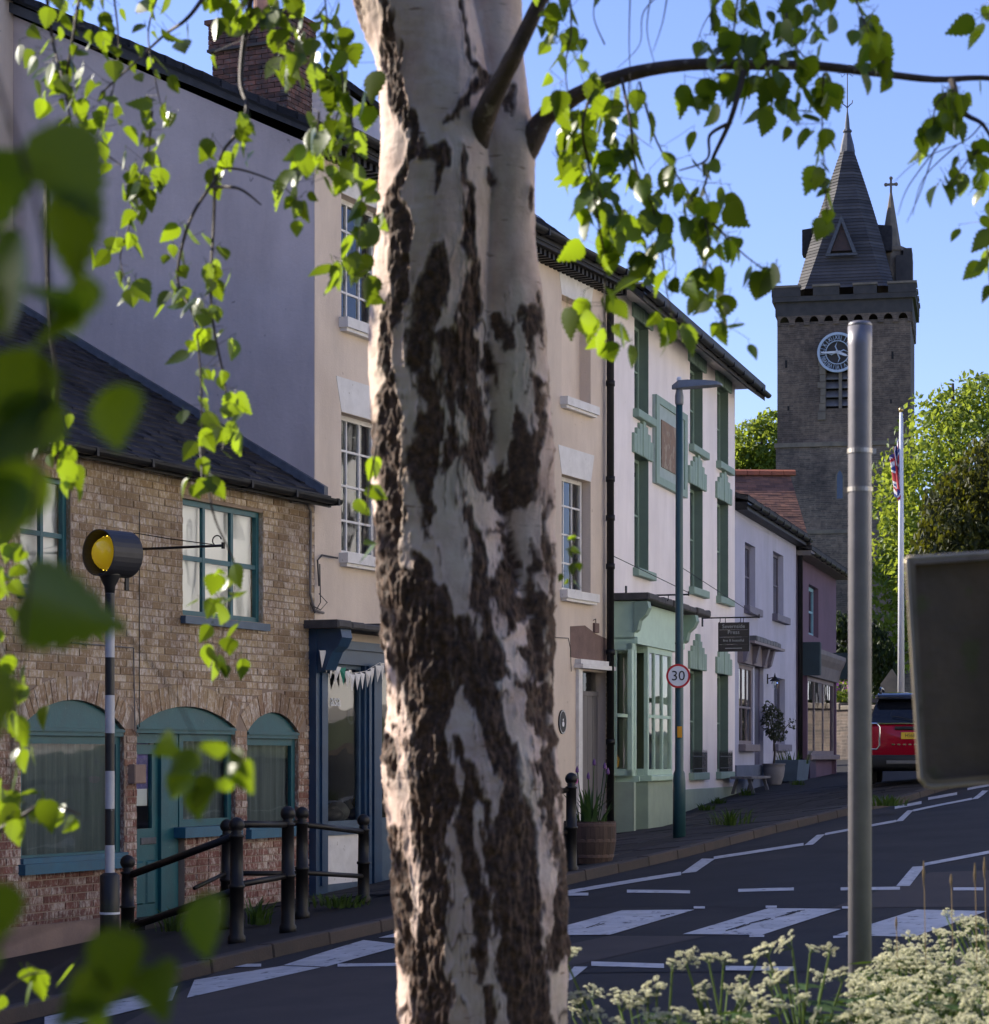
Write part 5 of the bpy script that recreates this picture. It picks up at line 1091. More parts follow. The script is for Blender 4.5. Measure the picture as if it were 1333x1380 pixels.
for sg in (-1, 1):
    MB().tube([(sg * .62, .5, 1.53), (sg * .62, .56, 1.60), (sg * .62, .75, 1.625), (sg * .62, 1.9, 1.625), (sg * .62, 2.1, 1.53)], .022, 8).build('roof_rail', roofm, car, smooth=True)
    tl = MB(); tl.bbox(-.13, .13, -.0, .12, -.19, .19, .04); t_ = tl.build('tail_light', pm('tail_red', (.35, .01, .01), (.30, .01, .01), 3, .1), car); t_.location = (sg * .76, .01, .80)
    cr_ = MB(); pts = [(x * .150, 0, z * .215) for x, z in ((-.7, -1), (.7, -1), (1, -.7), (1, .7), (.7, 1), (-.7, 1), (-1, .7), (-1, -.7), (-.7, -1))]; cr_.tube(pts, .018, 6, cap=False); cr_.build('chrome_ring', chrome, t_, smooth=True)
    for yy in (.78, 3.42):
        tyb = MB().lathe([(.20, -.10), (.29, -.11), (.325, -.08), (.325, .08), (.29, .11), (.20, .10)], 28, (0, 0, 0), 'x'); ty_ = tyb.build('wheel', pm('tyre', (.012, .012, .012), (.018, .018, .018), 20, .8), car, smooth=True); ty_.location = (sg * .80, yy, .325)
        MB().lathe([(.05, -.095), (.19, -.085), (.2, .0), (.19, .085), (.05, .095)], 20, (0, 0, 0), 'x').build('rim', chrome, ty_)
MB().box(-.82, .82, -.005, .2, 1.005, 1.022).build('trim_strip', chrome, car); MB().bbox(-.36, .36, -.035, .05, .905, .965, .015).build('tailgate_handle', blk, car)
npb = MB().bbox(-.26, .26, -.025, .02, .755, .865, .004).build('number_plate', pm('plate_yellow', (.75, .48, .03), (.72, .46, .03), 3, .4), car); text('plate_letters', 'HS68', .095, M['black'], npb, Matrix.Translation((-.115, -.0265, .81)) @ FACE, .001, sx=.78)
bd = MB()
for k in range(10): bd.box(-.41 + k * .09, -.36 + k * .09, -.012, .02, .655, .675)
bd.build('badge_letters', chrome, car); MB().bbox(-.5, .5, -.06, .02, .34, .40, .01).build('diffuser', pm('grey_diffuser', (.15, .15, .15)), car)
MB().tube([(.0, .1, 1.05), (-.3, .14, 1.12), (-.42, .16, 1.13)], .01, 5).build('rear_wiper', blk, car)
for sg in (-1, 1): MB().bbox(sg * .98 - .1, sg * .98 + .1, 2.55, 2.7, .98, 1.12, .03).build('wing_mirror', blk, car)
# ------------------------------------------------------------------ belisha beacon
BZ = 18.5; q = at(148, HY, BZ); bs = F / BZ; gz_ = gxy(q.x, q.y)
be = empty('crossing_beacon', 'zebra crossing beacon with yellow globe in a black shroud on a striped post', 'beacon', (q.x, q.y, gz_))
def bz(y): return (HY - y) / bs - gz_
MB().tube([(0, 0, -.05), (0, 0, bz(1232)), (0, 0, bz(1180)), (0, 0, bz(1176))], [.078, .078, .078, .05], 20).build('base_sleeve', M['black'], be, smooth=True)
MB().tube([(0, 0, bz(1232)), (0, 0, bz(1229))], .082, 20).build('sleeve_band', M['signwhite'], be)
pw_ = pm('post_white', (.50, .50, .52), (.42, .42, .44), 8, .5, .1, 40, speck=((.2, .2, .2), 20, .68)); pb_ = pm('post_black', (.012, .012, .014), (.02, .02, .02), 8, .45, .1, 40, speck=((.25, .25, .25), 14, .70))
edges = [1178, 1139, 1090, 1039, 988, 937, 886, 832, 800, 772]
for i in range(len(edges) - 1): MB().tube([(0, 0, bz(edges[i])), (0, 0, bz(edges[i + 1]))], .038, 18, cap=False).build('post_band', pb_ if i % 2 else pw_, be, smooth=True)
edges2 = 0
MB().lathe([(.038, bz(800)), (.045, bz(790)), (.07, bz(782)), (.085, bz(776)), (.09, bz(773)), (.0, bz(773))], 18).build('globe_collar', M['black'], be, smooth=True)
gc = bz(746); MB().lathe([(.0, -.138)] + [(.138 * math.cos(t), .138 * math.sin(t)) for t in [R(-85 + 17 * k) for k in range(11)]] + [(0, .138)], 24, (-.005, -.01, gc)).build('globe', M['amber'], be, smooth=True)
sh = empty('shroud_pivot', None, None); bpy.data.objects.remove(sh)
sb = MB(); nseg = 30; Rr = .185; Lh = .31                      # open-ended drum round the globe, axis turned towards the traffic
for k in range(nseg):
    t, t2 = 2 * math.pi * k / nseg, 2 * math.pi * (k + 1) / nseg
    for r_, fl in ((Rr, 0), (Rr - .006, 1)):
        P = [(r_ * math.cos(t), -Lh * .5, r_ * math.sin(t)), (r_ * math.cos(t2), -Lh * .5, r_ * math.sin(t2)), (r_ * math.cos(t2), Lh * .5, r_ * math.sin(t2)), (r_ * math.cos(t), Lh * .5, r_ * math.sin(t))]
        sb.quad(*(P if not fl else P[::-1]))
    sb.quad((Rr * math.cos(t), -Lh * .5, Rr * math.sin(t)), ((Rr - .006) * math.cos(t), -Lh * .5, (Rr - .006) * math.sin(t)), ((Rr - .006) * math.cos(t2), -Lh * .5, (Rr - .006) * math.sin(t2)), (Rr * math.cos(t2), -Lh * .5, Rr * math.sin(t2)))
so = sb.build('shroud', pm('shroud_black', (.02, .021, .026), (.03, .03, .036), 5, .55), be); so.location = (.02, .02, gc); so.rotation_euler = (0, 0, R(-38)); 
# back half of the shroud is closed by a plate; ring of small lit LEDs in front of the globe
MB().lathe([(Rr - .007, Lh * .5 - .01), (Rr - .007, Lh * .5)], nseg, (0, 0, 0), 'y').build('shroud_back', M['black'], so)
em, t, b_ = nt('led_amber'); b_.inputs['Base Color'].default_value = (1, .75, .1, 1); b_.inputs['Emission Color'].default_value = (1, .72, .08, 1); b_.inputs['Emission Strength'].default_value = 2.2
ld = MB()
for k in range(20):
    t = 2 * math.pi * k / 20
    for rr, yy in ((.136, .03), (.123, .005)): ld.lathe([(0, -.005), (.0055, -.002), (.0055, .002), (0, .005)], 6, (rr * math.cos(t), yy - .09, rr * math.sin(t)), 'y')
ld.build('led_ring', em, so)
# ------------------------------------------------------------------ black railings
def post(x, yt, Z, parent, yb=None):
    q = at(x, HY, Z); s = F / Z; gz_ = gxy(q.x, q.y); top = (HY - yt) / s
    b = MB(); h = top - gz_; b.lathe([(.075, -.05), (.075, .03), (.06, .05), (.058, h * .42), (.068, h * .425), (.068, h * .45), (.056, h * .455), (.052, h - .17), (.062, h - .165), (.062, h - .15), (.04, h - .14), (.05, h - .125)] + [(.066 * math.cos(R(a)), h - .066 + .066 * math.sin(R(a))) for a in (-55, -25, 0, 25, 50, 75, 89)], 18, (q.x, q.y, gz_))
    b.build('post', M['iron'], parent, smooth=True); return q, s
def rail(parent, x0, y0, Z0, x1, y1, Z1, r=.024): MB().tube([at(x0, y0, Z0), at(x1, y1, Z1)], r, 10).build('rail', M['iron'], parent, smooth=True)
ra = empty('front_railing', 'black iron railing with ball-topped posts nearest the road left of the birch', 'railing')
for x, yt, Z in ((172, 1152, 20.2), (319, 1101, 19.2), (388, 1086, 19.9)): post(x, yt, Z, ra)
rail(ra, 174, 1180, 20.2, 318, 1126, 19.2, .032); rail(ra, 174, 1250, 20.2, 318, 1200, 19.2, .032); rail(ra, 319, 1111, 19.2, 388, 1111, 19.9, .03); rail(ra, 319, 1193, 19.2, 388, 1180, 19.9, .026)
rb_ = empty('back_railing', 'black iron railing with ball-topped posts beside the blue shopfront', 'railing')
for x, yt, Z in ((306, 1104, 21.6), (407, 1087, 21.8), (490, 1097, 23.2)): post(x, yt, Z, rb_)
rail(rb_, 306, 1112, 21.6, 407, 1109, 21.8, .028); rail(rb_, 407, 1111, 21.8, 490, 1121, 23.2, .028); rail(rb_, 306, 1177, 21.6, 407, 1177, 21.8, .024); rail(rb_, 407, 1176, 21.8, 490, 1181, 23.2, .024); rail(rb_, 262, 1197, 20.9, 306, 1176, 21.6, .018)
rc = empty('far_railing', 'black iron railing with one ball-topped post in front of the barrel planter', 'railing')
for x, yt, Z in ((770, 1041, 24.3), (560, 1085, 23.6)): post(x, yt, Z, rc)
rail(rc, 560, 1098, 23.6, 770, 1064, 24.3, .03); rail(rc, 560, 1104, 23.6, 700, 1082, 24.2, .022); rail(rc, 560, 1150, 23.6, 770, 1121, 24.3, .026)
# ------------------------------------------------------------------ street lamp and speed sign
LZ = 29.5; q = at(915.5, HY, LZ); ls_ = F / LZ; gz_ = gxy(q.x, q.y)
lp = empty('street_lamp', 'tall teal street lamp post with flat grey head before the mint shopfront', 'street lamp', (q.x, q.y, gz_))
def lz(y): return (HY - y) / ls_ - gz_
MB().tube([(0, 0, -.1), (0, 0, lz(1052)), (0, 0, lz(1042)), (0, 0, lz(1038)), (0, 0, lz(700)), (0, 0, lz(545))], [.082, .08, .072, .055, .048, .042], 20).build('post', M['lamp'], lp, smooth=True)
MB().tube([(0, 0, lz(546)), (0, 0, lz(543)), (0, 0, lz(534)), (0, 0, lz(526)), (0, 0, lz(522))], [.047, .055, .055, .042, .04], 16).build('collar', M['lamphead'], lp, smooth=True)
hm = MB(); z_ = lz(524); sec_ = [(-.09, .03, .05), (0, .085, .10), (.12, .11, .095), (.35, .125, .07), (.50, .105, .045), (.54, .07, .02)]
for x, w_, h_ in sec_: hm.v += [(x, -w_, z_ + x * .04), (x, w_, z_ + x * .04), (x, w_ * .8, z_ + h_ + x * .04), (x, -w_ * .8, z_ + h_ + x * .04)]
for i in range(len(sec_) - 1):
    for k in range(4): k2 = (k + 1) % 4; hm.f.append((i * 4 + k, i * 4 + k2, i * 4 + 4 + k2, i * 4 + 4 + k)); hm.mi.append(0)
hm.f += [(3, 2, 1, 0), (20, 21, 22, 23)]; hm.mi += [0, 0]; hh_ = hm.build('lamp_head', M['lamphead'], lp); hh_.rotation_euler = (0, 0, R(-15))
MB().lathe([(.03, z_ + .08), (.035, z_ + .13), (.02, z_ + .15), (0, z_ + .152)], 12).build('photocell', M['signwhite'], lp)
MB().box(-.03, .03, -.077, -.05, lz(994), lz(979)).build('sticker', pm('yellow_sticker', (.65, .30, .01)), lp); MB().tube([(0, 0, lz(868)), (0, 0, lz(866))], .056, 16).build('band', M['lamp'], lp)
ss = empty('speed_sign', 'round 30 speed limit sign with red ring on the lamp post', 'sign', (q.x - .02, q.y - .085, (HY - 911) / F * (LZ - .1)), R(-4))
def disc(r, y0, y1, mat, name, n=36): return MB().lathe([(r, y0), (r, y1)], n, (0, 0, 0), 'y').build(name, mat, ss)
disc(.152, .0, .006, M['lamphead'], 'plate'); 
rgm = MB(); 
for k in range(40):
    t, t2 = 2 * math.pi * k / 40, 2 * math.pi * (k + 1) / 40; rgm.quad(*[(r * math.cos(a), -.003, r * math.sin(a)) for r, a in ((.126, t), (.152, t), (.152, t2), (.126, t2))])
rgm.build('red_ring', M['red'], ss); disc(.128, -.002, -.0005, M['signwhite'], 'white_face')
text('numerals', '30', .175, M['black'], ss, Matrix.Translation((0, -.005, -.002)) @ FACE, .001, sx=1.02); MB().box(-.02, .02, .006, .06, -.06, -.04).box(-.02, .02, .006, .06, .04, .06).build('clip', M['galv'], ss)
# ------------------------------------------------------------------ grey sign pole near the camera
PZ = 7.5; q = at(1159, HY, PZ); ps_ = F / PZ; gz_ = gxy(q.x, q.y); gp = empty('sign_pole', 'plain grey steel pole with two metal clips standing in the white flowers', 'pole', (q.x, q.y, gz_))
def pz2(y): return (HY - y) / ps_ - gz_
gpm = MB(); gpm.tube([(0, 0, -.1), (0, 0, pz2(470)), (0, 0, pz2(466)), (0, 0, pz2(440))], [.0375, .0375, .0385, .0385], 28).lathe([(.0385, pz2(440)), (.037, pz2(436)), (.030, pz2(434)), (0, pz2(433))], 28).build('post', M['galv'], gp, smooth=True)
for y, r in ((608, .2), (660, -.3)): MB().tube([(0, 0, pz2(y + 3)), (0, 0, pz2(y - 3))], .0405, 24).box(.03, .052, -.008, .008, pz2(y + 3.5), pz2(y - 3.5)).build('clip', M['clip'], gp).rotation_euler = (0, 0, R(10) if r > 0 else R(165))
# ------------------------------------------------------------------ weathered back of a sign, right edge
M['rimm'] = pm('worn_rim', (.55, .46, .36), (.40, .33, .26), 14, .4, metal=.4); SZ_ = 3.6; s0 = at(1300, 905, SZ_); sbk = empty('road_sign', 'weathered brown back of a road sign at the right edge of the picture', 'sign', (s0.x, s0.y, gxy(s0.x, s0.y)))
cz_ = s0.z - sbk.location.z; pl = [(1222, 752), (1222, 760), (1240, 1048), (1247, 1058), (1256, 1060), (1380, 1050), (1385, 1040), (1385, 750), (1375, 743), (1234, 752)]
P = [((x - 1300) / F * SZ_, (905 - y) / F * SZ_ + cz_) for x, y in pl]
cxm = sum(p[0] for p in P) / len(P); czm = sum(p[1] for p in P) / len(P); inn = [(cxm + (x - cxm) * .86, czm + (z - czm) * .945) for x, z in P]
pb = MB(); n = len(P); fgm = MB()
pb.add([(x, .012, z) for x, z in inn], [tuple(range(n))[::-1]]); pb.add([(x, .016, z) for x, z in inn], [tuple(range(n))])
for i in range(n):
    j = (i + 1) % n; fgm.quad((inn[i][0], .012, inn[i][1]), (inn[j][0], .012, inn[j][1]), (inn[j][0], -.006, inn[j][1]), (inn[i][0], -.006, inn[i][1])); fgm.quad((inn[i][0], -.006, inn[i][1]), (inn[j][0], -.006, inn[j][1]), (P[j][0], -.004, P[j][1]), (P[i][0], -.004, P[i][1])); pb.quad((P[i][0], -.004, P[i][1]), (P[j][0], -.004, P[j][1]), (P[j][0], .016, P[j][1]), (P[i][0], .016, P[i][1]))
    pb.quad((P[i][0], .016, P[i][1]), (P[j][0], .016, P[j][1]), (inn[j][0], .0165, inn[j][1]), (inn[i][0], .0165, inn[i][1]))
pb.build('panel', M['signback'], sbk); fgm.build('flange', pm('worn_flange', (.36, .26, .18), (.22, .17, .13), 12, .55, .2, 60, speck=((.16, .12, .08), 20, .60)), sbk)
MB().tube([(.115, -.035, -.1), (.115, -.035, cz_ + .22)], .03, 16).build('post', M['galv'], sbk, smooth=True); MB().box(.09, .20, -.006, .011, czm + .10, czm + .12).build('channel', M['signback'], sbk); MB().box(.09, .2, -.006, .011, czm - .12, czm - .10).build('channel', M['signback'], sbk)
for ra_, rb2 in ((P[0:4], None), (P[3:6], None), (P[7:10] + P[0:1], None)): MB().tube([(x, -.002, z) for x, z in ra_], .0035, 8).build('rim', M['rimm'], sbk, smooth=True)
# ------------------------------------------------------------------ barrel planter with irises
bp = at(795, 1160, 25.6); gz_ = gxy(bp.x, bp.y)
bar = empty('barrel_planter', 'half barrel planter with rusty hoops beside the white boarded door', 'planter', (bp.x, bp.y, gz_))
nst = 18; stv = MB(); w_ = 2 * math.pi / nst * .97
for k in range(7):
    h = k / 6 * .46; r_ = .24 + .035 * math.sin(math.pi * k / 6 * .8) + .02 * k / 6; stv.v += [(r_ * math.cos(-w_ / 2), r_ * math.sin(-w_ / 2), h), (r_ * math.cos(0) + .004, 0, h), (r_ * math.cos(w_ / 2), r_ * math.sin(w_ / 2), h)]
for k in range(6): stv.f += [(k * 3, k * 3 + 1, k * 3 + 4, k * 3 + 3), (k * 3 + 1, k * 3 + 2, k * 3 + 5, k * 3 + 4)]; stv.mi += [0, 0]
sme = stv.mesh('stave', M['wood'])
for k in range(nst): inst(sme, 'stave', bar, Matrix.Rotation(2 * math.pi * k / nst, 4, 'Z'))
for z_, r_ in ((.06, .262), (.23, .285), (.40, .287)): MB().lathe([(r_, z_), (r_ + .004, z_ + .005), (r_ + .004, z_ + .035), (r_, z_ + .04)], 30).build('hoop', M['rust'], bar)
MB().lathe([(.24, .0), (.26, .40), (.0, .43)], 18).build('soil', M['soil'], bar)
M['blade'] = leaf_mat('iris_leaf', [(.035, .075, .022), (.05, .10, .03), (.025, .055, .018)], (.10, .18, .03), .5, .35)
M['weed'] = leaf_mat('weed_leaf', [(.04, .085, .015), (.06, .11, .02), (.03, .06, .012)], (.12, .2, .02), .6, .4)
def blades(n, h, spread, w_, seed, droop=.4, r0_=.1):
    rs = random.Random(seed); b = MB()
    for i in range(n):
        a = rs.uniform(0, 6.283); r = rs.uniform(0, r0_); hh = h * rs.uniform(.5, 1.1); sp = spread * rs.uniform(.2, 1); x, y = r * math.cos(a), r * math.sin(a); a += rs.uniform(-.6, .6); dx, dy = math.cos(a), math.sin(a); ww = w_ * rs.uniform(.7, 1.2)
        pts = []
        for k in range(5): t = k / 4; pts.append((x + dx * sp * t * t, y + dy * sp * t * t, hh * (t - droop * .5 * t * t), ww * (1 - t ** 2) + .0006))
        o = len(b.v)
        for px_, py_, pz_, q_ in pts: b.v += [(px_ - dy * q_, py_ + dx * q_, pz_), (px_ + dy * q_, py_ - dx * q_, pz_)]
        for k in range(4): b.f.append((o + 2 * k, o + 2 * k + 1, o + 2 * k + 3, o + 2 * k + 2)); b.mi.append(0)
    return b
ir = empty('iris_plant', 'sword-leaved irises growing in the barrel planter', 'plant', (bp.x, bp.y, gz_ + .41)); blades(46, .48, .28, .022, 3, .35, .2).build('leaves', M['blade'], ir)
stm = MB(); flw = MB()
for (x, y, h) in ((-.14, -.02, .62), (.05, .05, .70), (.16, -.05, .66), (-.02, -.1, .55), (.2, .05, .6)): stm.tube([(x * .5, y, 0), (x * .8, y, h * .6), (x, y, h)], .006, 5); flw.lathe([(.0, -.05), (.02, -.03), (.018, .0), (0, .04)], 7, (x, y, h))
stm.build('stems', M['blade'], ir); flw.build('buds', pm('iris_bud', (.14, .06, .20)), ir); MB().lathe([(0, -.03), (.035, -.01), (.04, .03), (.02, .05), (0, .05)], 8, (-.17, -.1, .48)).build('pink_flower', pm('pink_bloom', (.55, .14, .38)), ir)
# ------------------------------------------------------------------ bench, urn with olive, pots by the pale blue house
def gp3(x, y): p = ground_px(x, y); return p
a = FL.a(1014, .35); p = FL.w(a, .32); gz_ = gxy(p.x, p.y); bn = empty('wooden_bench', 'small weathered wooden bench against the pale blue house', 'bench', (p.x, p.y, gz_), FL.rz)
hb = (HY - 1046) / F * p.y - gz_
for k in range(3): MB().bbox(-1.1, 1.1, -.2 + k * .135, -.075 + k * .135, hb - .05, hb, .006).build('seat_plank', M['greywood'], bn)
for sx in (-.85, .85):
    for sy in (-.14, .14): MB().add([(sx - .04, sy * 1.4 - .03, -.03), (sx + .04, sy * 1.4 - .03, -.03), (sx + .04, sy * 1.4 + .03, -.03), (sx - .04, sy * 1.4 + .03, -.03), (sx - .04, sy * .8 - .03, hb - .05), (sx + .04, sy * .8 - .03, hb - .05), (sx + .04, sy * .8 + .03, hb - .05), (sx - .04, sy * .8 + .03, hb - .05)], [(3, 2, 1, 0), (4, 5, 6, 7), (0, 1, 5, 4), (1, 2, 6, 5), (2, 3, 7, 6), (3, 0, 4, 7)]).build('leg', M['greywood'], bn)
p = at(1043, HY, 47.0); gz_ = gxy(p.x, p.y); ur = empty('stone_urn', 'tall pale stone urn holding the olive tree', 'planter', (p.x, p.y, gz_)); hu = (HY - 1029) / F * 47 - gz_
uk = hu / .52
MB().lathe([(.14, 0), (.15, .02 * uk), (.20, .2 * uk), (.225, .40 * uk), (.215, .48 * uk), (.235, .49 * uk), (.235, .52 * uk), (.20, .52 * uk), (.19, .47 * uk), (0, .46 * uk)], 20).build('body', pm('pale_stone_pot', (.22, .21, .22), (.17, .165, .18), 5, .85), ur, smooth=True)
ol = empty('olive_tree', 'small grey green olive tree in the stone urn', 'tree', (p.x, p.y, gz_ + hu - .06)); zt = (HY - 975) / F * 47 - ol.location.z
MB().tube([(0, 0, 0), (.02, 0, zt * .35), (-.01, .02, zt * .75), (.0, 0, zt)], [.025, .02, .018, .01], 7).tube([(.0, 0, zt * .6), (.18, 0, zt * .85), (.32, .02, zt * 1.0)], .008, 5).build('trunk', M['barkdark'], ol)
crown([(-.02, 0, zt + .02, .24, .22, .34), (.08, 0, zt - .2, .2, .18, .2), (-.12, 0, zt + .25, .14, .14, .2), (.36, 0, zt + .0, .09, .09, .13)], 1700, .030, 31).build('crown', leaf_mat('olive_leaf', [(.06, .075, .045), (.04, .055, .03), (.09, .10, .07)], (.08, .1, .04), .6, .25), ol)
a = FL.a(1062, .2); p = FL.w(a, .3); gz_ = gxy(p.x, p.y); tb = empty('blue_trough', 'blue grey trough planter beside the urn against the pale blue house', 'planter', (p.x, p.y, gz_), FL.rz); ht = (HY - 1024) / F * p.y - gz_
MB().add([(-.8, -.2, 0), (.8, -.2, 0), (.8, .2, 0), (-.8, .2, 0), (-.88, -.25, ht), (.88, -.25, ht), (.88, .25, ht), (-.88, .25, ht), (-.82, -.2, ht), (.82, -.2, ht), (.82, .2, ht), (-.82, .2, ht), (-.8, -.18, ht - .08), (.8, -.18, ht - .08), (.8, .18, ht - .08), (-.8, .18, ht - .08)], [(3, 2, 1, 0), (0, 1, 5, 4), (1, 2, 6, 5), (2, 3, 7, 6), (3, 0, 4, 7), (4, 5, 9, 8), (5, 6, 10, 9), (6, 7, 11, 10), (7, 4, 8, 11), (8, 9, 13, 12), (9, 10, 14, 13), (10, 11, 15, 14), (11, 8, 12, 15)]).build('body', pm('blue_grey_trough', (.07, .11, .16), (.06, .09, .13), 5, .7), tb); MB().box(-.8, .8, -.18, .18, ht - .1, ht - .07).build('soil', M['soil'], tb)
rl = blades(40, .35, .3, .012, 8, .3, .5); rl.build('leaves', M['weed'], tb).location = (0, 0, ht - .08)
# ------------------------------------------------------------------ weeds
wl = (('leafy weed tuft growing from the paving right of the lamp post', 985, 1112, .34, 70), ('low weeds at the foot of the white house plinth', 952, 1092, .17, 60), ('weeds at the white house corner by the drain', 968, 1083, .16, 50), ('weeds at the foot of the mint stall riser', 855, 1112, .15, 70), ('dry weeds at the foot of the brick wall between the railings', 345, 1246, .35, 60), ('low weeds below the blue shopfront', 455, 1222, .17, 120), ('weeds at the bench legs', 1006, 1072, .2, 50), ('grass tuft on the kerb left of the parked car', 1196, 1086, .22, 90), ('weeds under the window of the pale blue house', 1075, 1058, .14, 50), ('dandelion weeds beside the beacon post', 232, 1255, .3, 40))
for i, (lb, x, y, h, n) in enumerate(wl):
    p = ground_px(x, y); o = empty('weed', lb, 'weed', p, 0, 'weeds along the pavement'); blades(n, h, h * .7, .012, 40 + i, .6, .32 if n > 60 else .16).build('leaves', M['weed'], o)
# ------------------------------------------------------------------ silver birch in the foreground
BY = 5.3; k0 = BY / F; bx0 = (632 - CX) * k0
bir = empty('birch_tree', 'silver birch with peeling white and dark fissured bark filling the foreground', 'tree', (bx0, BY, gxy(bx0, BY)))
G0 = bir.location.z
Lx = np.array([(-400, 500), (-120, 468), (0, 478), (40, 492), (90, 510), (180, 515), (350, 506), (500, 500), (650, 505), (800, 515), (950, 526), (1040, 516), (1150, 530), (1380, 540), (1800, 520), (2010, 470)], float)
Rx = np.array([(-400, 660), (-120, 690), (0, 700), (60, 700), (200, 719), (320, 722), (450, 735), (620, 745), (800, 751), (950, 746), (1080, 755), (1250, 764), (1380, 761), (1800, 790), (2010, 850)], float)
Mx = np.array([(-400, 600), (0, 628), (110, 646), (300, 651), (500, 648), (650, 658), (850, 690), (1000, 705), (1400, 715), (2010, 780)], float)   # groove between the two stems
ybot = HY - G0 / k0 + 12; ytop = -380
NT, NZ = 380, 860
ys = np.linspace(ybot, ytop, NZ); th = np.linspace(0, 2 * np.pi, NT, endpoint=False)
L = np.interp(ys, Lx[:, 0], Lx[:, 1]); Rr = np.interp(ys, Rx[:, 0], Rx[:, 1]); Mm = np.interp(ys, Mx[:, 0], Mx[:, 1])
from numpy import cos, sin
cx_ = L + (Mm - L) * .62
lc = (L + Mm) / 2 + 2; lr = (Mm - L) / 2 + 6; rc_ = (Mm + Rr) / 2 - 4; rr_ = (Rr - Mm) / 2 + 6
lc = L + lr; rc_ = Rr - rr_
blend = np.clip((ys - 760) / 300, 0, 1); oc = (L + Rr) / 2; orr = (Rr - L) / 2
c0 = oc * blend + (L + (Rr - L) * .52) * (1 - blend)
def hit(cx, cy, r, ox, oy, dx, dy):
    px_, py_ = ox - cx, oy - cy; bq = px_ * dx + py_ * dy; cq = px_ * px_ + py_ * py_ - r * r; disc = bq * bq - cq
    return np.where(disc > 0, -bq + np.sqrt(np.maximum(disc, 0)), -1e3)
TH, YY = np.meshgrid(th, ys); dx, dy = cos(TH), sin(TH)         # dy<0 faces the camera
C0 = c0[:, None]; h1 = hit(lc[:, None], -4, lr[:, None] + 1, C0, 0, dx, dy); h2 = hit(rc_[:, None], 14, rr_[:, None] + 1, C0, 0, dx, dy); h3 = hit(oc[:, None], 0, orr[:, None], C0, 0, dx, dy)
kk = 9.0; mx_ = np.maximum(h1, h2); two = np.where(np.abs(h1 - h2) < 40, np.log(np.exp((h1 - mx_) / kk) + np.exp((h2 - mx_) / kk)) * kk + mx_, mx_); two = np.maximum(two, 12)
B_ = blend[:, None]; rad = two * (1 - B_) + h3 * B_
X = (C0 - CX + rad * dx) * k0; Y = BY + rad * dy * k0; Zc = (HY - YY) * k0
pp3 = np.stack([X, Y - BY, Zc], -1)
# dark fissures traced on the trunk: polylines of (x, y, width) in photograph pixels
def tr(off, sc, *pl): return [[(off[0] + a / sc, off[1] + b / sc, c / sc) for a, b, c in p] for p in pl]
ST = tr((460, 0), 2.76,
 [(160, -60, 20), (160, 0, 20), (185, 100, 30), (190, 200, 34), (195, 300, 38), (205, 400, 44), (250, 470, 28), (285, 540, 40), (290, 620, 55), (250, 665, 26), (215, 740, 40), (205, 830, 60), (225, 900, 55), (235, 1000, 55), (240, 1100, 46), (200, 1200, 46), (175, 1300, 22), (165, 1380, 20)],
 [(300, 640, 26), (370, 632, 46), (385, 640, 34), (360, 720, 18), (350, 770, 4)], [(380, 960, 14), (370, 1020, 50), (360, 1090, 72), (330, 1160, 84), (310, 1230, 74), (290, 1300, 56), (290, 1380, 60)],
 [(455, 600, 8), (455, 700, 12), (480, 760, 26), (475, 860, 38), (470, 940, 38), (490, 1020, 22), (490, 1120, 36), (480, 1200, 62), (450, 1280, 54), (430, 1340, 62), (440, 1380, 80)],
 [(545, 650, 8), (550, 700, 36), (545, 750, 8)], [(580, 1190, 10), (600, 1230, 44), (622, 1280, 40), (650, 1200, 16), (690, 1168, 22), (700, 1230, 52), (695, 1300, 12)], [(690, 1180, 20), (740, 1215, 24), (752, 1290, 8)], [(720, 1090, 8), (738, 1180, 18)],
 [(500, 300, 10), (530, 330, 34), (480, 400, 26), (420, 490, 16), (390, 515, 8)], [(610, 400, 22), (640, 360, 18), (640, 430, 14)], [(710, 720, 26), (712, 780, 22)], [(15, 0, 40), (60, 50, 34), (85, 110, 16), (100, 160, 8)], [(540, 1380, 36), (565, 1300, 10)], [(440, -40, 10), (450, 90, 12), (480, 220, 14), (500, 300, 12)])
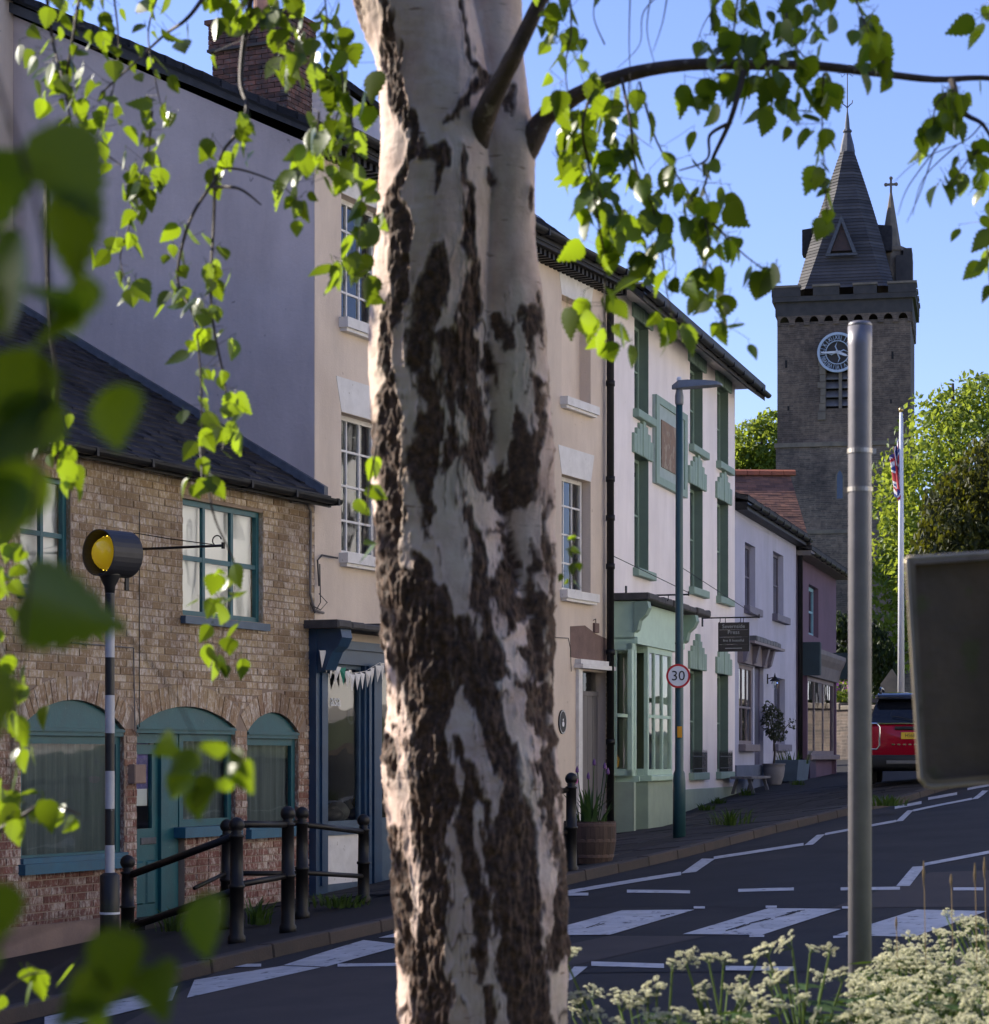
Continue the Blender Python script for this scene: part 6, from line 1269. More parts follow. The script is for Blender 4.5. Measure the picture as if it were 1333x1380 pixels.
ST += tr((480, 480), 3.285,
 [(150, 20, 18), (165, 130, 36), (170, 230, 80), (150, 300, 92), (130, 400, 100), (150, 480, 56), (165, 600, 54), (165, 700, 70), (150, 800, 84), (140, 900, 84), (130, 980, 56), (150, 1050, 56), (190, 1150, 104), (230, 1250, 108), (270, 1340, 118), (290, 1400, 118)],
 [(300, -20, 66), (320, 100, 56), (330, 200, 64), (350, 300, 76), (310, 400, 96), (310, 500, 112), (305, 600, 72), (318, 680, 36), (308, 760, 16), (320, 820, 16)], [(400, -10, 56), (420, 130, 40), (415, 230, 50), (430, 320, 24), (440, 440, 70), (420, 490, 36)],
 [(520, -20, 60), (520, 130, 60), (510, 240, 56), (520, 330, 56), (530, 420, 70), (520, 490, 60), (545, 570, 30), (560, 610, 16)], [(470, 140, 30), (470, 220, 44), (500, 280, 40)],
 [(480, 590, 16), (490, 680, 26), (510, 770, 44), (530, 860, 46), (550, 960, 62), (560, 1050, 76), (550, 1130, 56), (580, 1200, 36), (600, 1300, 46), (620, 1400, 50)], [(240, 820, 8), (250, 890, 18), (290, 940, 44), (330, 1020, 56), (360, 1080, 80), (380, 1150, 90), (420, 1250, 60), (400, 1380, 90)], [(470, 1200, 50), (500, 1300, 74), (490, 1380, 110)], [(240, 1000, 80), (260, 1100, 100), (320, 1180, 120), (330, 1280, 100)],
 [(590, -10, 26), (610, 90, 22), (625, 150, 6)], [(590, 260, 30), (590, 330, 30), (585, 400, 14)], [(718, 260, 10), (730, 340, 60), (742, 430, 108), (735, 520, 110), (720, 600, 100), (650, 650, 70), (620, 620, 50), (610, 540, 34), (632, 480, 8)],
 [(765, 60, 6), (790, 150, 34), (810, 250, 44), (820, 350, 34), (812, 430, 10)], [(870, 540, 10), (872, 640, 18), (832, 780, 16), (850, 880, 54), (870, 980, 62), (880, 1050, 26)], [(640, 760, 8), (660, 850, 34), (670, 930, 54), (660, 1000, 62), (650, 1070, 80), (700, 1130, 104), (690, 1205, 26), (650, 1255, 8)],
 [(760, 830, 14), (790, 930, 26), (760, 1010, 26), (780, 1080, 70), (790, 1150, 62), (790, 1230, 54), (800, 1330, 62), (810, 1400, 60)], [(840, 1100, 34), (852, 1200, 30), (840, 1350, 26)])
ST += [[(random.uniform(505, 745), y_, 1.2), (random.uniform(-6, 6) + x_, y_ + 25, random.uniform(1.5, 4)), (x_ + random.uniform(-8, 8), y_ + random.uniform(45, 90), .8)] for x_, y_ in [(random.uniform(510, 745), random.uniform(300, 1340)) for _ in range(0)]]
ST += tr((480, 880), 2.76,
 [(150, 0, 36), (190, 60, 46), (230, 150, 88), (250, 230, 100), (270, 320, 84), (290, 420, 106), (300, 520, 108), (280, 600, 100), (290, 700, 84), (300, 800, 74), (290, 900, 74), (290, 1000, 74), (280, 1100, 90), (280, 1200, 108), (290, 1300, 108), (280, 1420, 108)], [(320, 0, 90), (320, 100, 80), (330, 200, 50), (312, 260, 46)],
 [(400, 0, 50), (450, 60, 90), (470, 150, 80), (500, 250, 60), (520, 330, 52), (550, 400, 62), (570, 480, 54), (580, 560, 80), (590, 650, 126), (580, 750, 136), (590, 850, 120), (600, 950, 120), (610, 1050, 130), (620, 1150, 140), (640, 1250, 120), (660, 1420, 110)],
 [(130, 330, 52), (150, 420, 42), (150, 480, 10)], [(150, 660, 12), (150, 800, 50), (170, 900, 44), (180, 1000, 44), (200, 1150, 36), (240, 1250, 30)], [(380, 330, 24), (410, 400, 34), (440, 440, 34), (430, 520, 52), (410, 600, 52), (400, 680, 52), (420, 760, 44), (440, 830, 34), (460, 900, 44), (460, 1000, 52), (460, 1100, 34), (460, 1210, 6)],
 [(570, 120, 14), (650, 150, 68), (690, 200, 80), (650, 220, 50), (700, 270, 34), (722, 330, 44), (702, 420, 52), (712, 520, 44), (722, 600, 34), (742, 700, 26), (762, 850, 26), (762, 950, 52), (752, 1050, 70), (730, 1150, 34)], [(490, 1240, 14), (510, 1320, 28), (480, 1420, 28)], [(640, 0, 60), (660, 60, 40), (640, 130, 20)], [(480, 560, 10), (490, 640, 30), (520, 760, 60), (540, 960, 40)])
PXf = C0 + rad * dx; wob = fbm(np.stack([PXf / 14, YY / 46, TH * 0], -1), 3, 11); wob2 = fbm(np.stack([PXf / 5, YY / 20, TH * 0], -1), 3, 17)
PXw = PXf + 8 * wob + 5 * wob2; YYw = YY + 12 * fbm(np.stack([PXf / 20, YY / 20, TH * 0 + 4], -1), 2, 23)
sd = np.full(PXf.shape, 1e3)
for pl in ST:
    ylo = min(p[1] - p[2] for p in pl) - 30; yhi = max(p[1] + p[2] for p in pl) + 30; sel = np.where((ys > ylo) & (ys < yhi))[0]
    if len(sel) == 0: continue
    a, b_ = PXw[sel], YYw[sel]
    for (x0, y0, w0), (x1, y1, w1) in zip(pl[:-1], pl[1:]):
        vx, vy = x1 - x0, y1 - y0; L2 = vx * vx + vy * vy + 1e-6; t = np.clip(((a - x0) * vx + (b_ - y0) * vy) / L2, 0, 1)
        sd[sel] = np.minimum(sd[sel], np.hypot(a - x0 - t * vx, b_ - y0 - t * vy) - (w0 + t * (w1 - w0)) * .66 - .8)
front = np.clip((-dy + .15) / .3, 0, 1)
pat = fbm(np.stack([cos(TH) * 2.4, sin(TH) * 2.4, YY / 170], -1), 4, 31) * 1.0 + .18 * np.clip((YY - 300) / 700, -1, 1)
sdb = (.02 - pat) * 60
sdm = np.where(front > .5, sd, sdb); sdm = sd * front + sdb * (1 - front)
rag = fbm(np.stack([PXf / 9, YY / 26, TH * 0 + 7], -1), 4, 71); rag2 = fbm(np.stack([PXf / 4, YY / 12, TH * 0 + 2], -1), 3, 73)
sdm = sdm + np.clip((YY - 150) / 350, .35, 1) * (7.5 * rag + 4.0 * rag2) - np.clip((YY - 380) / 300, 0, 1) * .2 - 2.0 * np.clip((YY - 200) / 200, 0, 1) * np.clip((.55 - (PXf - L[:, None]) / (Rr - L)[:, None] * 2.2), 0, .55) / .55
crk = np.abs(fbm(np.stack([PXf / 17 + 3, YY / 95, TH * 0 + 9], -1), 3, 79)); gate = fbm(np.stack([PXf / 40, YY / 60, TH * 0 + 5], -1), 2, 83)
sdm = np.minimum(sdm, (crk - .035) * 55 + np.clip((.05 - gate) * 40, 0, 30) + np.clip((420 - YY) / 20, 0, 40))
low = np.clip((YY - 1380) / 200, 0, 1); sdm = sdm * (1 - low) + (sdb - 14) * low
mask = 1 / (1 + np.exp(np.clip(sdm / .8, -30, 30)))
cr1 = fbm(np.stack([X * 70, (Y - BY) * 70, Zc * 26], -1), 4, 41); cr2 = fbm(np.stack([X * 26, (Y - BY) * 26, Zc * 9], -1), 3, 47)
edge = np.exp(-(sdm / 5.0) ** 2)
disp = mask * (.012 * np.abs(cr1) * 1.6 + .012 * cr2 - .003) + (1 - mask) * (.0035 * cr2 + .0014 * fbm(np.stack([X * 30, (Y - BY) * 30, Zc * 120], -1), 2, 51)) + edge * .0035 * (sdm > 0) + .007 * fbm(np.stack([X * 6, (Y - BY) * 6, Zc * 3], -1), 2, 57)
X = X + disp * dx; Y = Y + disp * dy
verts = np.stack([X - bx0, Y - BY, Zc - G0], -1).reshape(-1, 3)
ii, jj = np.meshgrid(np.arange(NZ - 1), np.arange(NT), indexing='ij'); j2 = (jj + 1) % NT
fc = np.stack([ii * NT + jj, ii * NT + j2, (ii + 1) * NT + j2, (ii + 1) * NT + jj], -1).reshape(-1, 4)
me = bpy.data.meshes.new('trunk'); me.vertices.add(len(verts)); me.vertices.foreach_set('co', verts.ravel()); me.loops.add(fc.size); me.loops.foreach_set('vertex_index', fc.ravel()); me.polygons.add(len(fc)); me.polygons.foreach_set('loop_start', np.arange(0, fc.size, 4)); me.polygons.foreach_set('loop_total', np.full(len(fc), 4)); me.polygons.foreach_set('use_smooth', np.ones(len(fc), bool)); me.update(); me.validate()
at_ = me.attributes.new('bark', 'FLOAT', 'POINT'); at_.data.foreach_set('value', mask.ravel().astype(np.float32))
bm_, t, bs_ = nt('birch_bark'); v, g = mapped(t, (1, 1, 1)); v2, _ = mapped(t, (14, 14, 90)); v3, _ = mapped(t, (3, 3, 1))
atn = t.nodes.new('ShaderNodeAttribute'); atn.attribute_name = 'bark'
white = ramp(t, noise(t, v, 9, 5, .6), [(.30, (.50, .33, .26)), (.5, (.70, .51, .42)), (.72, (.80, .63, .53))]).outputs[0]
grn = ramp(t, noise(t, v3, 2.2, 4), [(.50, (0, 0, 0)), (.66, (1, 1, 1))]).outputs[0]; white = mixc(t, mixc(t, .35, (0, 0, 0), grn), white, (.44, .40, .24))
lent = ramp(t, noise(t, v2, 1.0, 2), [(.68, (1, 1, 1)), (.74, (.45, .36, .32))]).outputs[0]; white = mixc(t, 1.0, white, lent, 'MULTIPLY')
dark = ramp(t, noise(t, v, 55, 5, .7), [(.30, (.016, .008, .005)), (.5, (.080, .040, .023)), (.74, (.20, .105, .06))]).outputs[0]
t.links.new(mixc(t, atn.outputs['Fac'], white, dark), bs_.inputs['Base Color']); bs_.inputs['Roughness'].default_value = .8; bump(t, bs_, noise(t, v, 120, 5, .7), .5, .004)
me.materials.append(bm_); inst(me, 'trunk', bir)
M['twig'] = pm('birch_twig', (.075, .048, .038), (.05, .032, .028), 30, .7, .3, 200); M['limb'] = pm('birch_limb', (.13, .080, .060), (.07, .044, .036), 14, .75, .6, 120, speck=((.34, .26, .22), 22, .62))
def bl(p): return (p[0] - bx0, p[1] - BY, p[2] - G0)
def smooth(pts, n=5):
    P = [Vector(p) for p in pts]; out = []
    for i in range(len(P) - 1):
        a, b, c, d = P[max(i - 1, 0)], P[i], P[i + 1], P[min(i + 2, len(P) - 1)]
        for k in range(n):
            t = k / n; out.append(.5 * ((2 * b) + (c - a) * t + (2 * a - 5 * b + 4 * c - d) * t * t + (3 * b - a - 3 * c + d) * t ** 3))
    return out + [P[-1]]
def limb(pxs, r0, r1, mat, name='branch', n=8, par=None, flare=0.0):       # pxs: (x, y, depth)
    P = smooth([bl(at(*p)) for p in pxs]); m = len(P); R_ = [(r0 + (r1 - r0) * (i / (m - 1))) * (1 + .05 * random.uniform(-1, 1)) * (1 + flare * math.exp(-((i / 9.0) ** 2))) for i in range(m)]
    return MB().tube(P, R_, n).build(name, mat, par or bir, smooth=True), P
def px_r(px_, Z): return px_ / F * Z
limb([(618, 300, 5.38), (632, 235, 5.29), (646, 180, 5.225), (660, 140, 5.17), (680, 100, 5.11), (700, 60, 5.06), (735, -15, 5.0), (800, -160, 4.9), (900, -330, 4.7)], px_r(19, 5.2), px_r(6, 5.2), M['limb'], n=14, flare=.15)
br1, BP = limb([(690, 235, 5.33), (716, 188, 5.30), (742, 152, 5.27), (800, 117, 5.2), (860, 97, 5.15), (930, 87, 5.1), (1010, 87, 5.05), (1100, 89, 5.0), (1180, 98, 5.0), (1260, 107, 5.0), (1345, 106, 5.0), (1500, 130, 4.95)], px_r(13, 5.2), px_r(2.6, 5), M['limb'], n=12, flare=.6)
# boughs above the frame that carry the hanging twigs
limb([(560, -60, 5.3), (420, -190, 5.0), (250, -240, 4.6), (60, -250, 4.2), (-160, -230, 3.6)], .05, .005, M['limb'])
limb([(520, -150, 5.2), (330, -260, 4.2), (150, -330, 3.1), (-60, -420, 2.0), (-250, -560, 1.35)], .05, .012, M['limb'])
limb([(690, -90, 5.3), (820, -200, 5.1), (1000, -240, 5.0), (1200, -220, 4.9), (1420, -200, 4.9)], .045, .005, M['limb'])
limb([(600, -330, 5.3), (560, -700, 5.4), (600, -1100, 5.3), (610, -1800, 5.4)], .11, .03, M['limb'], n=12)
# ------------------------------------------------------------------ birch leaves
M['leaf'] = leaf_mat('birch_leaf', [(.040, .080, .008), (.065, .115, .012), (.022, .046, .008), (.10, .14, .018)], (.40, .56, .018), .36, .46, .5)
def leaf_mesh(fold, curl, seed):
    rs = random.Random(seed); prof = [(.0, .0), (.20, -.02), (.33, -.12), (.40, -.25), (.39, -.36), (.33, -.52), (.235, -.68), (.13, -.82), (.05, -.93), (0, -1.0)]
    b = MB(); rib = [(0, z) for _, z in prof]; 
    def bend(x, z): return (x * .98, abs(x) * fold + curl * z * z, z)
    n = len(prof); b.v += [bend(0, z) for _, z in prof]
    for sg in (-1, 1):
        o = len(b.v)
        for i in range(1, n - 1):
            x, z = prof[i]; b.v.append(bend(sg * x * .93, z + .02)); b.v.append(bend(sg * (x + .035), z - .035))
        m = 2 * (n - 2)
        seq = [o + k for k in range(m)]
        for i in range(1, n - 1):
            a, c = o + 2 * (i - 1), o + 2 * (i - 1) + 1; tri = [(i - 1 if i > 1 else 0, a, i) if i == 1 else None, (i, a, c)]
            nxt = (o + 2 * i) if i < n - 2 else None
            fs = []
            if i == 1: fs.append((0, a, i))
            fs.append((i, a, c))
            if nxt is not None: fs.append((i, c, nxt)); fs.append((i, nxt, i + 1))
            else: fs.append((i, c, n - 1))
            for f in fs: b.f.append(f if sg > 0 else f[::-1]); b.mi.append(0)
    b.tube([(0, 0, .32), (0, 0, 0)], .012, 3, cap=False)
    return b
LV = [leaf_mesh(.18, .10, 1), leaf_mesh(.42, -.14, 2), leaf_mesh(.10, .22, 3)]; LME = [l.mesh('leaf', M['leaf'], True) for l in LV]; LAR = [np.array(l.v) for l in LV]
LEAVES = []; TW = MB(); LR = random.Random(77)
def hang(pts, n, size, t0=.0, jit=16, r=.0016, leaves=True):    # pts: (x,y,depth) ; size in pixels at that depth
    P = smooth([bl(at(*p)) for p in pts], 6); m = len(P)
    TW.tube(P, [r * (1.6 - 1.1 * i / (m - 1)) for i in range(m)], 5)
    n = int(n * 1.32)
    for k in range(n):
        t = t0 + (1 - t0) * (k + LR.uniform(.1, .9)) / n; f = t * (m - 1); i = min(int(f), m - 2); p = P[i].lerp(P[i + 1], f - i); Y = p.y + BY
        s = size / F * Y * LR.uniform(.55, 1.18); off = Vector((LR.gauss(0, jit) / F * Y, LR.gauss(0, .05), LR.gauss(0, jit * .6) / F * Y)); q = p + off
        if off.length > .012: TW.tube([p, p.lerp(q, .6) + Vector((0, 0, .006)), q + Vector((0, 0, .25 * s))], .0006, 3, cap=False)
        LEAVES.append((q, s, Euler((LR.gauss(.0, .55), LR.gauss(0, .45), LR.uniform(-3.14, 3.14))).to_matrix(), LR.randrange(3)))
Q = 4.85
def H(n, size, *pts, Z=Q, **kw): hang([(x, y, Z + LR.uniform(-.08, .08)) for x, y in pts], n, size, **kw)
H(8, 30, (300, -40), (269, 4), (250, 27), (222, 47), (180, 86), (137, 125), r=.0035)
H(40, 27, (60, -30), (70, 50), (85, 110), (95, 160), (105, 215), jit=24, r=.0025); H(24, 26, (112, -30), (100, 40), (90, 120), (112, 170), jit=20, r=.003); H(16, 26, (150, -30), (160, 60), (150, 130), (128, 190), jit=16)
H(12, 30, (222, -30), (200, 40), (210, 110), (222, 160), jit=12); H(16, 31, (205, 150), (200, 200), (190, 235), (180, 262), jit=10); H(16, 33, (182, 235), (175, 300), (162, 350), (180, 400), jit=14); H(3, 26, (100, 170), (140, 205), (180, 235))
H(12, 32, (345, -40), (330, 50), (325, 110), (333, 145), (320, 178), (300, 205), (292, 235), t0=.55, jit=11, r=.0045)
H(26, 31, (290, 230), (288, 300), (284, 380), (288, 440), (300, 500), (308, 560), (300, 605), t0=.22, jit=17, r=.0025); H(26, 32, (292, 240), (262, 285), (246, 330), (240, 380), (262, 430), (270, 500), (272, 560), (276, 640), t0=.2, jit=15, r=.0025)
H(5, 28, (296, 226), (330, 230), (380, 250), (405, 280), t0=.8, r=.002); H(0, 20, (286, 252), (322, 254), (352, 276), r=.003); H(16, 33, (277, 640), (290, 700), (318, 770), (305, 830), (290, 900), t0=.45, jit=15)
H(4, 32, (270, 600), (272, 640), (270, 655), t0=.6)
H(26, 38, (345, -60), (385, -10), (405, 50), (400, 95), jit=22); H(14, 36, (300, -40), (330, 10), (340, 50), jit=16); H(10, 30, (430, -60), (440, 20), (438, 80), jit=14)
H(26, 40, (455, 60), (462, 130), (440, 190), (420, 250), jit=22); H(26, 38, (470, 120), (478, 200), (488, 270), (482, 330), (462, 385), jit=16); H(10, 36, (430, 150), (425, 215), jit=12); H(6, 36, (508, 600), (497, 660), (490, 735), jit=6)
H(12, 34, (62, 230), (66, 420), (78, 520), (72, 600), (92, 665), t0=.5, jit=14, Z=4.3, r=.004); H(22, 38, (-20, 600), (15, 700), (55, 800), (80, 850), jit=20, Z=4.0); H(28, 40, (-20, 820), (10, 900), (15, 1000), (12, 1080), jit=18, Z=3.9); H(11, 42, (-20, 1130), (30, 1100), (62, 1082), (108, 1098), jit=10, Z=3.8, r=.003); H(6, 40, (-10, 1350), (35, 1315), (70, 1312), jit=9, Z=3.6); H(8, 34, (-10, 640), (8, 700), (10, 790), jit=14)
H(14, 34, (765, -40), (770, 40), (762, 95), (775, 180), jit=14); H(16, 30, (735, -40), (742, 30), (750, 60), jit=9)
H(40, 40, (800, 118), (785, 170), (795, 230), (805, 290), (815, 350), (815, 420), (820, 480), jit=24, r=.0022); H(36, 40, (838, 105), (850, 170), (858, 230), (880, 280), (892, 340), (900, 400), (912, 440), jit=22, r=.0022); H(24, 38, (862, 110), (885, 190), (925, 255), (950, 295), (985, 320), t0=.25, jit=18); H(24, 38, (770, 150), (775, 200), (800, 250), (840, 300), jit=20)
H(4, 32, (1003, 95), (985, 160), (960, 215), (950, 250), t0=.6, r=.0045); H(0, 20, (985, 165), (957, 182), (953, 215), (915, 230), r=.003); H(16, 38, (935, 260), (955, 320), (950, 390), (985, 445), t0=.3, jit=15); H(7, 36, (960, 300), (1005, 345), (1040, 368), t0=.6, jit=10)
H(30, 38, (1000, -40), (990, 30), (985, 85), (960, 110), jit=24); H(26, 38, (1030, 40), (1035, 90), (1050, 140), (1075, 170), jit=20); H(20, 36, (1060, 0), (1065, 50), (1095, 90), (1112, 120), jit=15); H(10, 36, (1110, 100), (1108, 170), (1112, 230), jit=7); H(5, 36, (1110, 230), (1115, 290), jit=7); H(22, 38, (1140, -40), (1165, 30), (1190, 85), jit=17); H(8, 32, (1085, -30), (1100, 20), (1080, 60))
H(6, 34, (1282, 108), (1298, 150), (1325, 168), (1345, 205), r=.005); H(14, 34, (1290, 120), (1262, 140), (1258, 190), jit=12); H(14, 34, (1335, 190), (1305, 215), (1282, 250), jit=11); H(14, 36, (1340, 230), (1330, 320), (1336, 400), jit=11); H(4, 36, (1345, -20), (1330, 30), jit=6)
H(7, 17, (764, 722), (772, 750), (768, 795), jit=5, r=.0008, Z=5.0)
for pts in ([(905, -20), (868, 15), (862, 60), (832, 92)], [(880, -20), (872, 40), (885, 95)], [(900, -10), (893, 30), (880, 70)], [(850, -20), (848, 60), (852, 140)], [(815, 60), (800, 20), (810, -20)], [(848, 100), (850, 170), (880, 200)], [(1325, 165), (1300, 190), (1240, 215), (1205, 245)], [(1290, 195), (1245, 240), (1230, 290)], [(1260, 200), (1240, 260), (1222, 300)], [(1270, 190), (1225, 250), (1210, 290)], [(970, 0), (950, 30), (938, 60)], [(948, 250), (965, 310), (975, 380)]): H(0, 20, *pts, r=.0011)
# leaves close to the lens, out of focus
def NL(x, y, s, Z=1.15): LEAVES.append((Vector(bl(at(x, y, Z))), s / F * Z, Euler((LR.gauss(0, .5), LR.gauss(0, .6), LR.gauss(0, .5))).to_matrix(), LR.randrange(3)))
for x, y, s in ((75, 170, 170), (20, 200, 160), (90, 260, 150), (40, 310, 170), (-5, 360, 150), (115, 370, 165), (70, 400, 150), (30, 470, 170), (80, 530, 150), (10, 560, 160), (165, 520, 120), (50, 620, 140), (45, 800, 190), (15, 900, 130), (10, 1190, 110), (0, 1260, 100), (165, 1250, 120), (150, 1310, 110), (290, 1205, 115), (225, 1300, 110), (110, 1350, 100), (10, 640, 120), (-10, 440, 150)): NL(x - 14, y, s * .86)
hang([(-120, -300, 1.25), (-20, 60, 1.15), (60, 330, 1.15), (55, 600, 1.15), (30, 860, 1.15), (10, 1100, 1.15), (-40, 1300, 1.15)], 0, 10, r=.0010); hang([(-60, 1300, 1.15), (100, 1235, 1.15), (200, 1260, 1.15), (295, 1200, 1.15)], 0, 10, r=.0006)
for x, y in ((235, 1000), (260, 1010), (285, 1000), (310, 1010), (250, 1035), (280, 1045), (322, 1030), (300, 1050), (265, 1060)): NL(x, y, 52, 2.1)
hang([(150, 830, 2.1), (230, 930, 2.1), (270, 1005, 2.1), (300, 1030, 2.1)], 0, 10, r=.0007)
TW.build('twigs', M['twig'], bir, kind='stuff')
def leaf_px(l): return l[1] / (l[0].y + BY)
def inframe(l):
    p = l[0] + Vector((bx0, BY, G0)); x = CX + F * p.x / p.y; y = HY - F * p.z / p.y; return -20 < x < 1353 and -20 < y < 1400
LEAVES.sort(key=lambda l: (not inframe(l), -leaf_px(l)))
def joined(lst, name, par):
    b = MB()
    for (q, s, Rm, k) in lst:
        A = LAR[k] @ np.array(Rm).T * s + np.array(q); o = len(b.v); b.v += [tuple(p) for p in A]; b.f += [tuple(i + o for i in f) for f in LV[k].f]; b.mi += [0] * len(LV[k].f)
    return b.build(name, M['leaf'], par, kind='stuff')
for (q, s, Rm, k) in LEAVES[:300]: inst(LME[k], 'leaf', bir, Matrix.Translation(q) @ Rm.to_4x4() @ Matrix.Scale(s, 4))
CAN = list(LEAVES[300:])
# leaf clumps added out of frame to shade near leaves and dapple the trunk
limb_w = lambda pts, r0, r1: MB().tube(smooth([bl(p) for p in pts]), [r0 + (r1 - r0) * i / ((len(pts) - 1) * 5) for i in range((len(pts) - 1) * 5 + 1)], 7).build('branch', M['limb'], bir, smooth=True)
limb_w([(-.25, 5.2, 1.75), (-1.0, 4.2, 2.35), (-1.7, 3.0, 2.2), (-2.2, 2.2, 1.6), (-2.3, 2.0, .7)], .035, .008); limb_w([(-.25, 5.35, 1.95), (-1.2, 6.1, 2.5), (-2.0, 6.7, 2.3), (-2.5, 7.0, 1.6)], .035, .008); limb_w([(-.1, 5.3, 3.6), (.3, 5.5, 4.6), (.6, 5.6, 5.6)], .035, .008)
for (cx, cy, cz, rx, ry, rz, n) in ((-2.2, 2.15, 1.15, .8, .9, 1.5, 9500), (-.45, 1.5, 1.55, 1.0, .9, .45, 3800), (-2.6, 6.6, 1.5, .6, .7, 1.2, 260), (-.2, 5.3, 5.6, 1.6, 1.4, 1.2, 700)):
    for _ in range(n):
        while True:
            d = Vector((LR.uniform(-1, 1), LR.uniform(-1, 1), LR.uniform(-1, 1)))
            if d.length < 1: break
        CAN.append((Vector(bl((cx + d.x * rx, cy + d.y * ry, cz + d.z * rz))), LR.uniform(.045, .075), Euler((LR.gauss(0, .6), LR.gauss(0, .5), LR.uniform(-3.1, 3.1))).to_matrix(), LR.randrange(3)))
joined(CAN, 'foliage_and_shade_clumps', bir)
# ------------------------------------------------------------------ cow parsley
M['umbel'] = leaf_mat('parsley_floret', [(.84, .81, .60), (.78, .77, .50), (.85, .83, .66)], (.98, .95, .72), .7, .55); M['stem'] = leaf_mat('parsley_stem', [(.10, .16, .03), (.13, .19, .04)], (.2, .28, .04), .5, .3)
def umbel_mesh(seed, rad=1.0):
    rs = random.Random(seed); b = MB()
    nr = rs.randint(9, 12)
    for i in range(nr):
        a = 2 * math.pi * i / nr * 2.4; rr = .85 * math.sqrt((i + .5) / nr); ex, ey, ez = rr * math.cos(a), rr * math.sin(a), .75 - .30 * rr * rr + rs.uniform(-.22, .22)
        b.tube([(0, 0, 0), (ex * .55, ey * .55, ez * .62), (ex, ey, ez)], .022, 3, cap=False, mi=1)
        for k in range(17):
            t = rs.uniform(0, 6.28); q = .24 * math.sqrt(rs.random()); x, y, z = ex + q * math.cos(t), ey + q * math.sin(t), ez + .10 - q * q * 1.2 + rs.uniform(-.03, .03); s = rs.uniform(.045, .075); n1 = rs.uniform(0, 6.28); tl = rs.uniform(-1.3, 1.3)
            for q_ in range(2):
                d1 = Vector((rs.gauss(0, 1), rs.gauss(0, 1), rs.gauss(0, 1))).normalized() * s * 1.25; d2 = d1.cross(Vector((rs.gauss(0, 1), rs.gauss(0, 1), rs.gauss(0, 1)))).normalized() * s * 1.1; c_ = Vector((x, y, z))
                b.add([c_ - d1, c_ + d2, c_ + d1, c_ - d2], [(0, 1, 2, 3)])
    return b.mesh('umbel', [M['umbel'], M['stem']])
UM = [umbel_mesh(i) for i in range(4)]
US = [(765, 1292, 3.3), (782, 1350, 3.2), (803, 1372, 3.2), (828, 1378, 3.2), (873, 1348, 3.25), (885, 1335, 3.25), (906, 1302, 3.25), (925, 1292, 3.3), (956, 1292, 3.4), (975, 1296, 3.4), (950, 1332, 3.3), (945, 1345, 3.3), (1010, 1330, 3.35), (1000, 1352, 3.3), (1018, 1294, 3.5), (1036, 1284, 3.5), (1068, 1272, 3.5), (1092, 1278, 3.55), (1118, 1278, 3.5), (1062, 1318, 3.4), (1040, 1330, 3.4), (1085, 1345, 3.35), (1050, 1362, 3.3), (1110, 1366, 3.3), (1135, 1318, 3.5), (1150, 1340, 3.5), (915, 1374, 3.2), (960, 1376, 3.2), (1000, 1378, 3.2), (1025, 1372, 3.2), (888, 1378, 3.1)]
rs = random.Random(5)
for _ in range(210):
    x = rs.uniform(1150, 1350); top = 1315 - (x - 1150) * .5 if x < 1290 else 1236; top = max(1232, top); y = rs.uniform(top, 1395); US.append((x, y, 3.3 + (1395 - y) / 160 * 1.3 + rs.uniform(-.15, .15)))
for _ in range(26):
    x = rs.uniform(768, 1145); y = rs.uniform(1300 if x > 980 else 1335, 1392); US.append((x, y, 3.3 + (1395 - y) / 160 * 1.0 + rs.uniform(-.15, .15)))
US += [(1276, 1232, 4.6), (1300, 1240, 4.6), (1322, 1246, 4.6), (1225, 1262, 4.3), (1245, 1270, 4.2), (1200, 1280, 4.1)]
US = [(x, y, z * 1.68) for x, y, z in US]
US = sorted([u for u in US if u[0] < 1143], key=lambda u: u[0]) + sorted([u for u in US if u[0] >= 1143], key=lambda u: (round(u[2] * 1.3), u[0])); gi = 0; pn_ = 0
lbl = ['leftmost cow parsley plant, beside the birch trunk']
nl = sum(u[0] < 1143 for u in US); groups = [US[i:min(i + 6, nl)] for i in range(0, nl, 6)]; nleft = len(groups); groups += [US[i:i + 6] for i in range(nl, len(US), 6)]
ORD = ['nearest the birch trunk', 'second from the birch trunk', 'third from the birch trunk', 'fourth from the birch trunk', 'fifth from the birch trunk', 'sixth from the birch trunk', 'seventh from the birch trunk', 'eighth from the birch trunk', 'ninth from the birch trunk', 'tenth from the birch trunk', 'eleventh from the birch trunk', 'twelfth from the birch trunk', 'thirteenth from the birch trunk', 'fourteenth from the birch trunk']
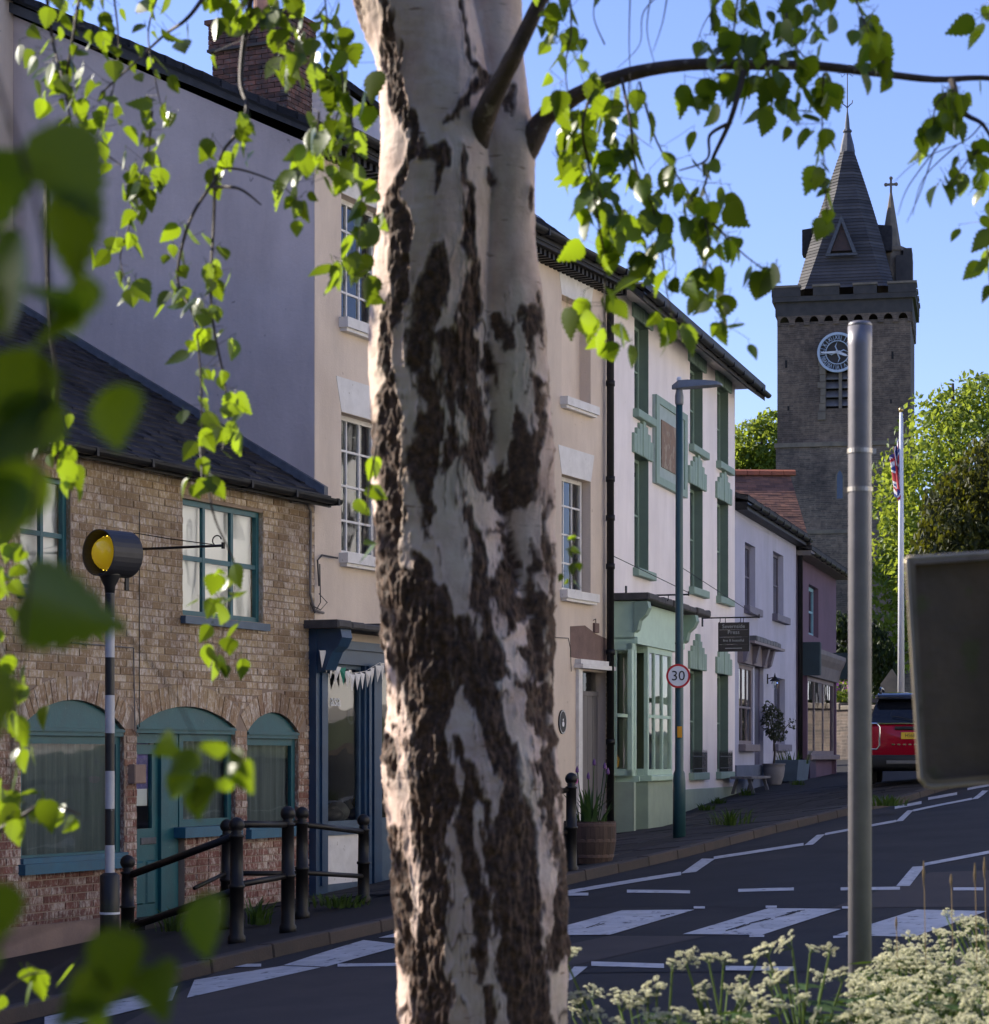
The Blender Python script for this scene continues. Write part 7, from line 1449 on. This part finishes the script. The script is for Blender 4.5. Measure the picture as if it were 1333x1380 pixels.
for gi, g_ in enumerate(groups):
    pts = [at(*u) for u in g_]; cx = sum(p.x for p in pts) / len(pts) + rs.uniform(-.22, .22); cy = sum(p.y for p in pts) / len(pts) + rs.uniform(-.1, .1); gz_ = gxy(cx, cy)
    o = empty('cow_parsley', 'cow parsley plant with white flower heads in the dense mass right of the grey pole', 'flower plant', (cx, cy, gz_), 0, 'cow parsley along the near verge')
    st = MB(); zm = min(p.z for p in pts) - gz_; fk = Vector((0, 0, zm * .72)); st.tube([(0, 0, -.03), (.02, 0, zm * .3), fk], [.008, .007, .006], 6)
    for p in pts:
        d = p - Vector((cx, cy, gz_)); d.z -= .012; m_ = fk.lerp(d, .55) + Vector((0, 0, -.03)); st.tube([fk, m_, d], [.0045, .0036, .0025], 5, cap=False)
        r_ = rs.uniform(.021, .040); inst(UM[rs.randrange(4)], 'flower_head', o, Matrix.Translation(d) @ Euler((rs.gauss(0, .4), rs.gauss(0, .4), rs.uniform(0, 6.28))).to_matrix().to_4x4() @ Matrix.Scale(r_, 4))
    st.build('stem', M['stem'], o)
    lf = MB()
    for k in range(16):
        a = rs.uniform(0, 6.28); h = zm * rs.uniform(.45, 1.05); q = Vector((rs.uniform(-.06, .06), rs.uniform(-.06, .06), h))
        for m_ in range(5): t = a + (m_ - 2) * .5; L_ = .085 * rs.uniform(.6, 1.2); e = q + Vector((L_ * math.cos(t), L_ * math.sin(t), -.01)); w_ = Vector((-math.sin(t), math.cos(t), .3)) * .011; lf.add([q, q.lerp(e, .5) + w_, e, q.lerp(e, .5) - w_], [(0, 1, 2, 3)])
    lf.build('leaves', M['weed'], o)
    if gi < nleft: o['label'] = 'sparse cow parsley plant left of the grey pole, ' + ORD[gi]
# grass on the near verge and a few seed stalks
gv = MB(); rs = random.Random(9)
gme = blades(2600, .55, .3, .0028, 61, .5, 1.0)
ggx, ggy = 1.25, 6.2; gob = gme.build('verge_grass', M['weed'], kind='stuff'); gob['label'] = 'long green grass growing under the cow parsley'; gob['category'] = 'grass'; gob.location = (ggx, ggy, gxy(ggx, ggy) - .02); gob.scale = (.8, 1.3, 1)
M['straw'] = pm('straw', (.30, .20, .09), (.22, .15, .07), 30, .8)
for i, (x, y, Z, h) in enumerate(((1245, 1160, 6.6, .07), (1314, 1163, 6.6, .065), (1327, 1155, 6.6, .06), (1282, 1178, 6.9, .04), (1208, 1235, 6.7, .04))):
    p = at(x, y, Z); gz_ = gxy(p.x, p.y); o = empty('grass_stalk', ('seeding grass stalk left of the weathered sign back, tallest of the left pair', 'seeding grass stalk second from the right edge', 'seeding grass stalk nearest the right edge', 'short dark grass stalk between the taller seed stalks', 'short seed stalk beside the grey pole')[i], 'grass stalk', (p.x, p.y, gz_), 0, 'grass stalks on the verge')
    hh = p.z - gz_; MB().tube([(.03, 0, 0), (.01, 0, hh * .6), (0, 0, hh)], .0012, 4).build('stem', M['straw'], o); MB().tube([(0, 0, hh - h), (0, 0, hh - h * .5), (0, 0, hh)], [.0015, .0042, .0015], 6).build('seed_head', M['straw'], o)
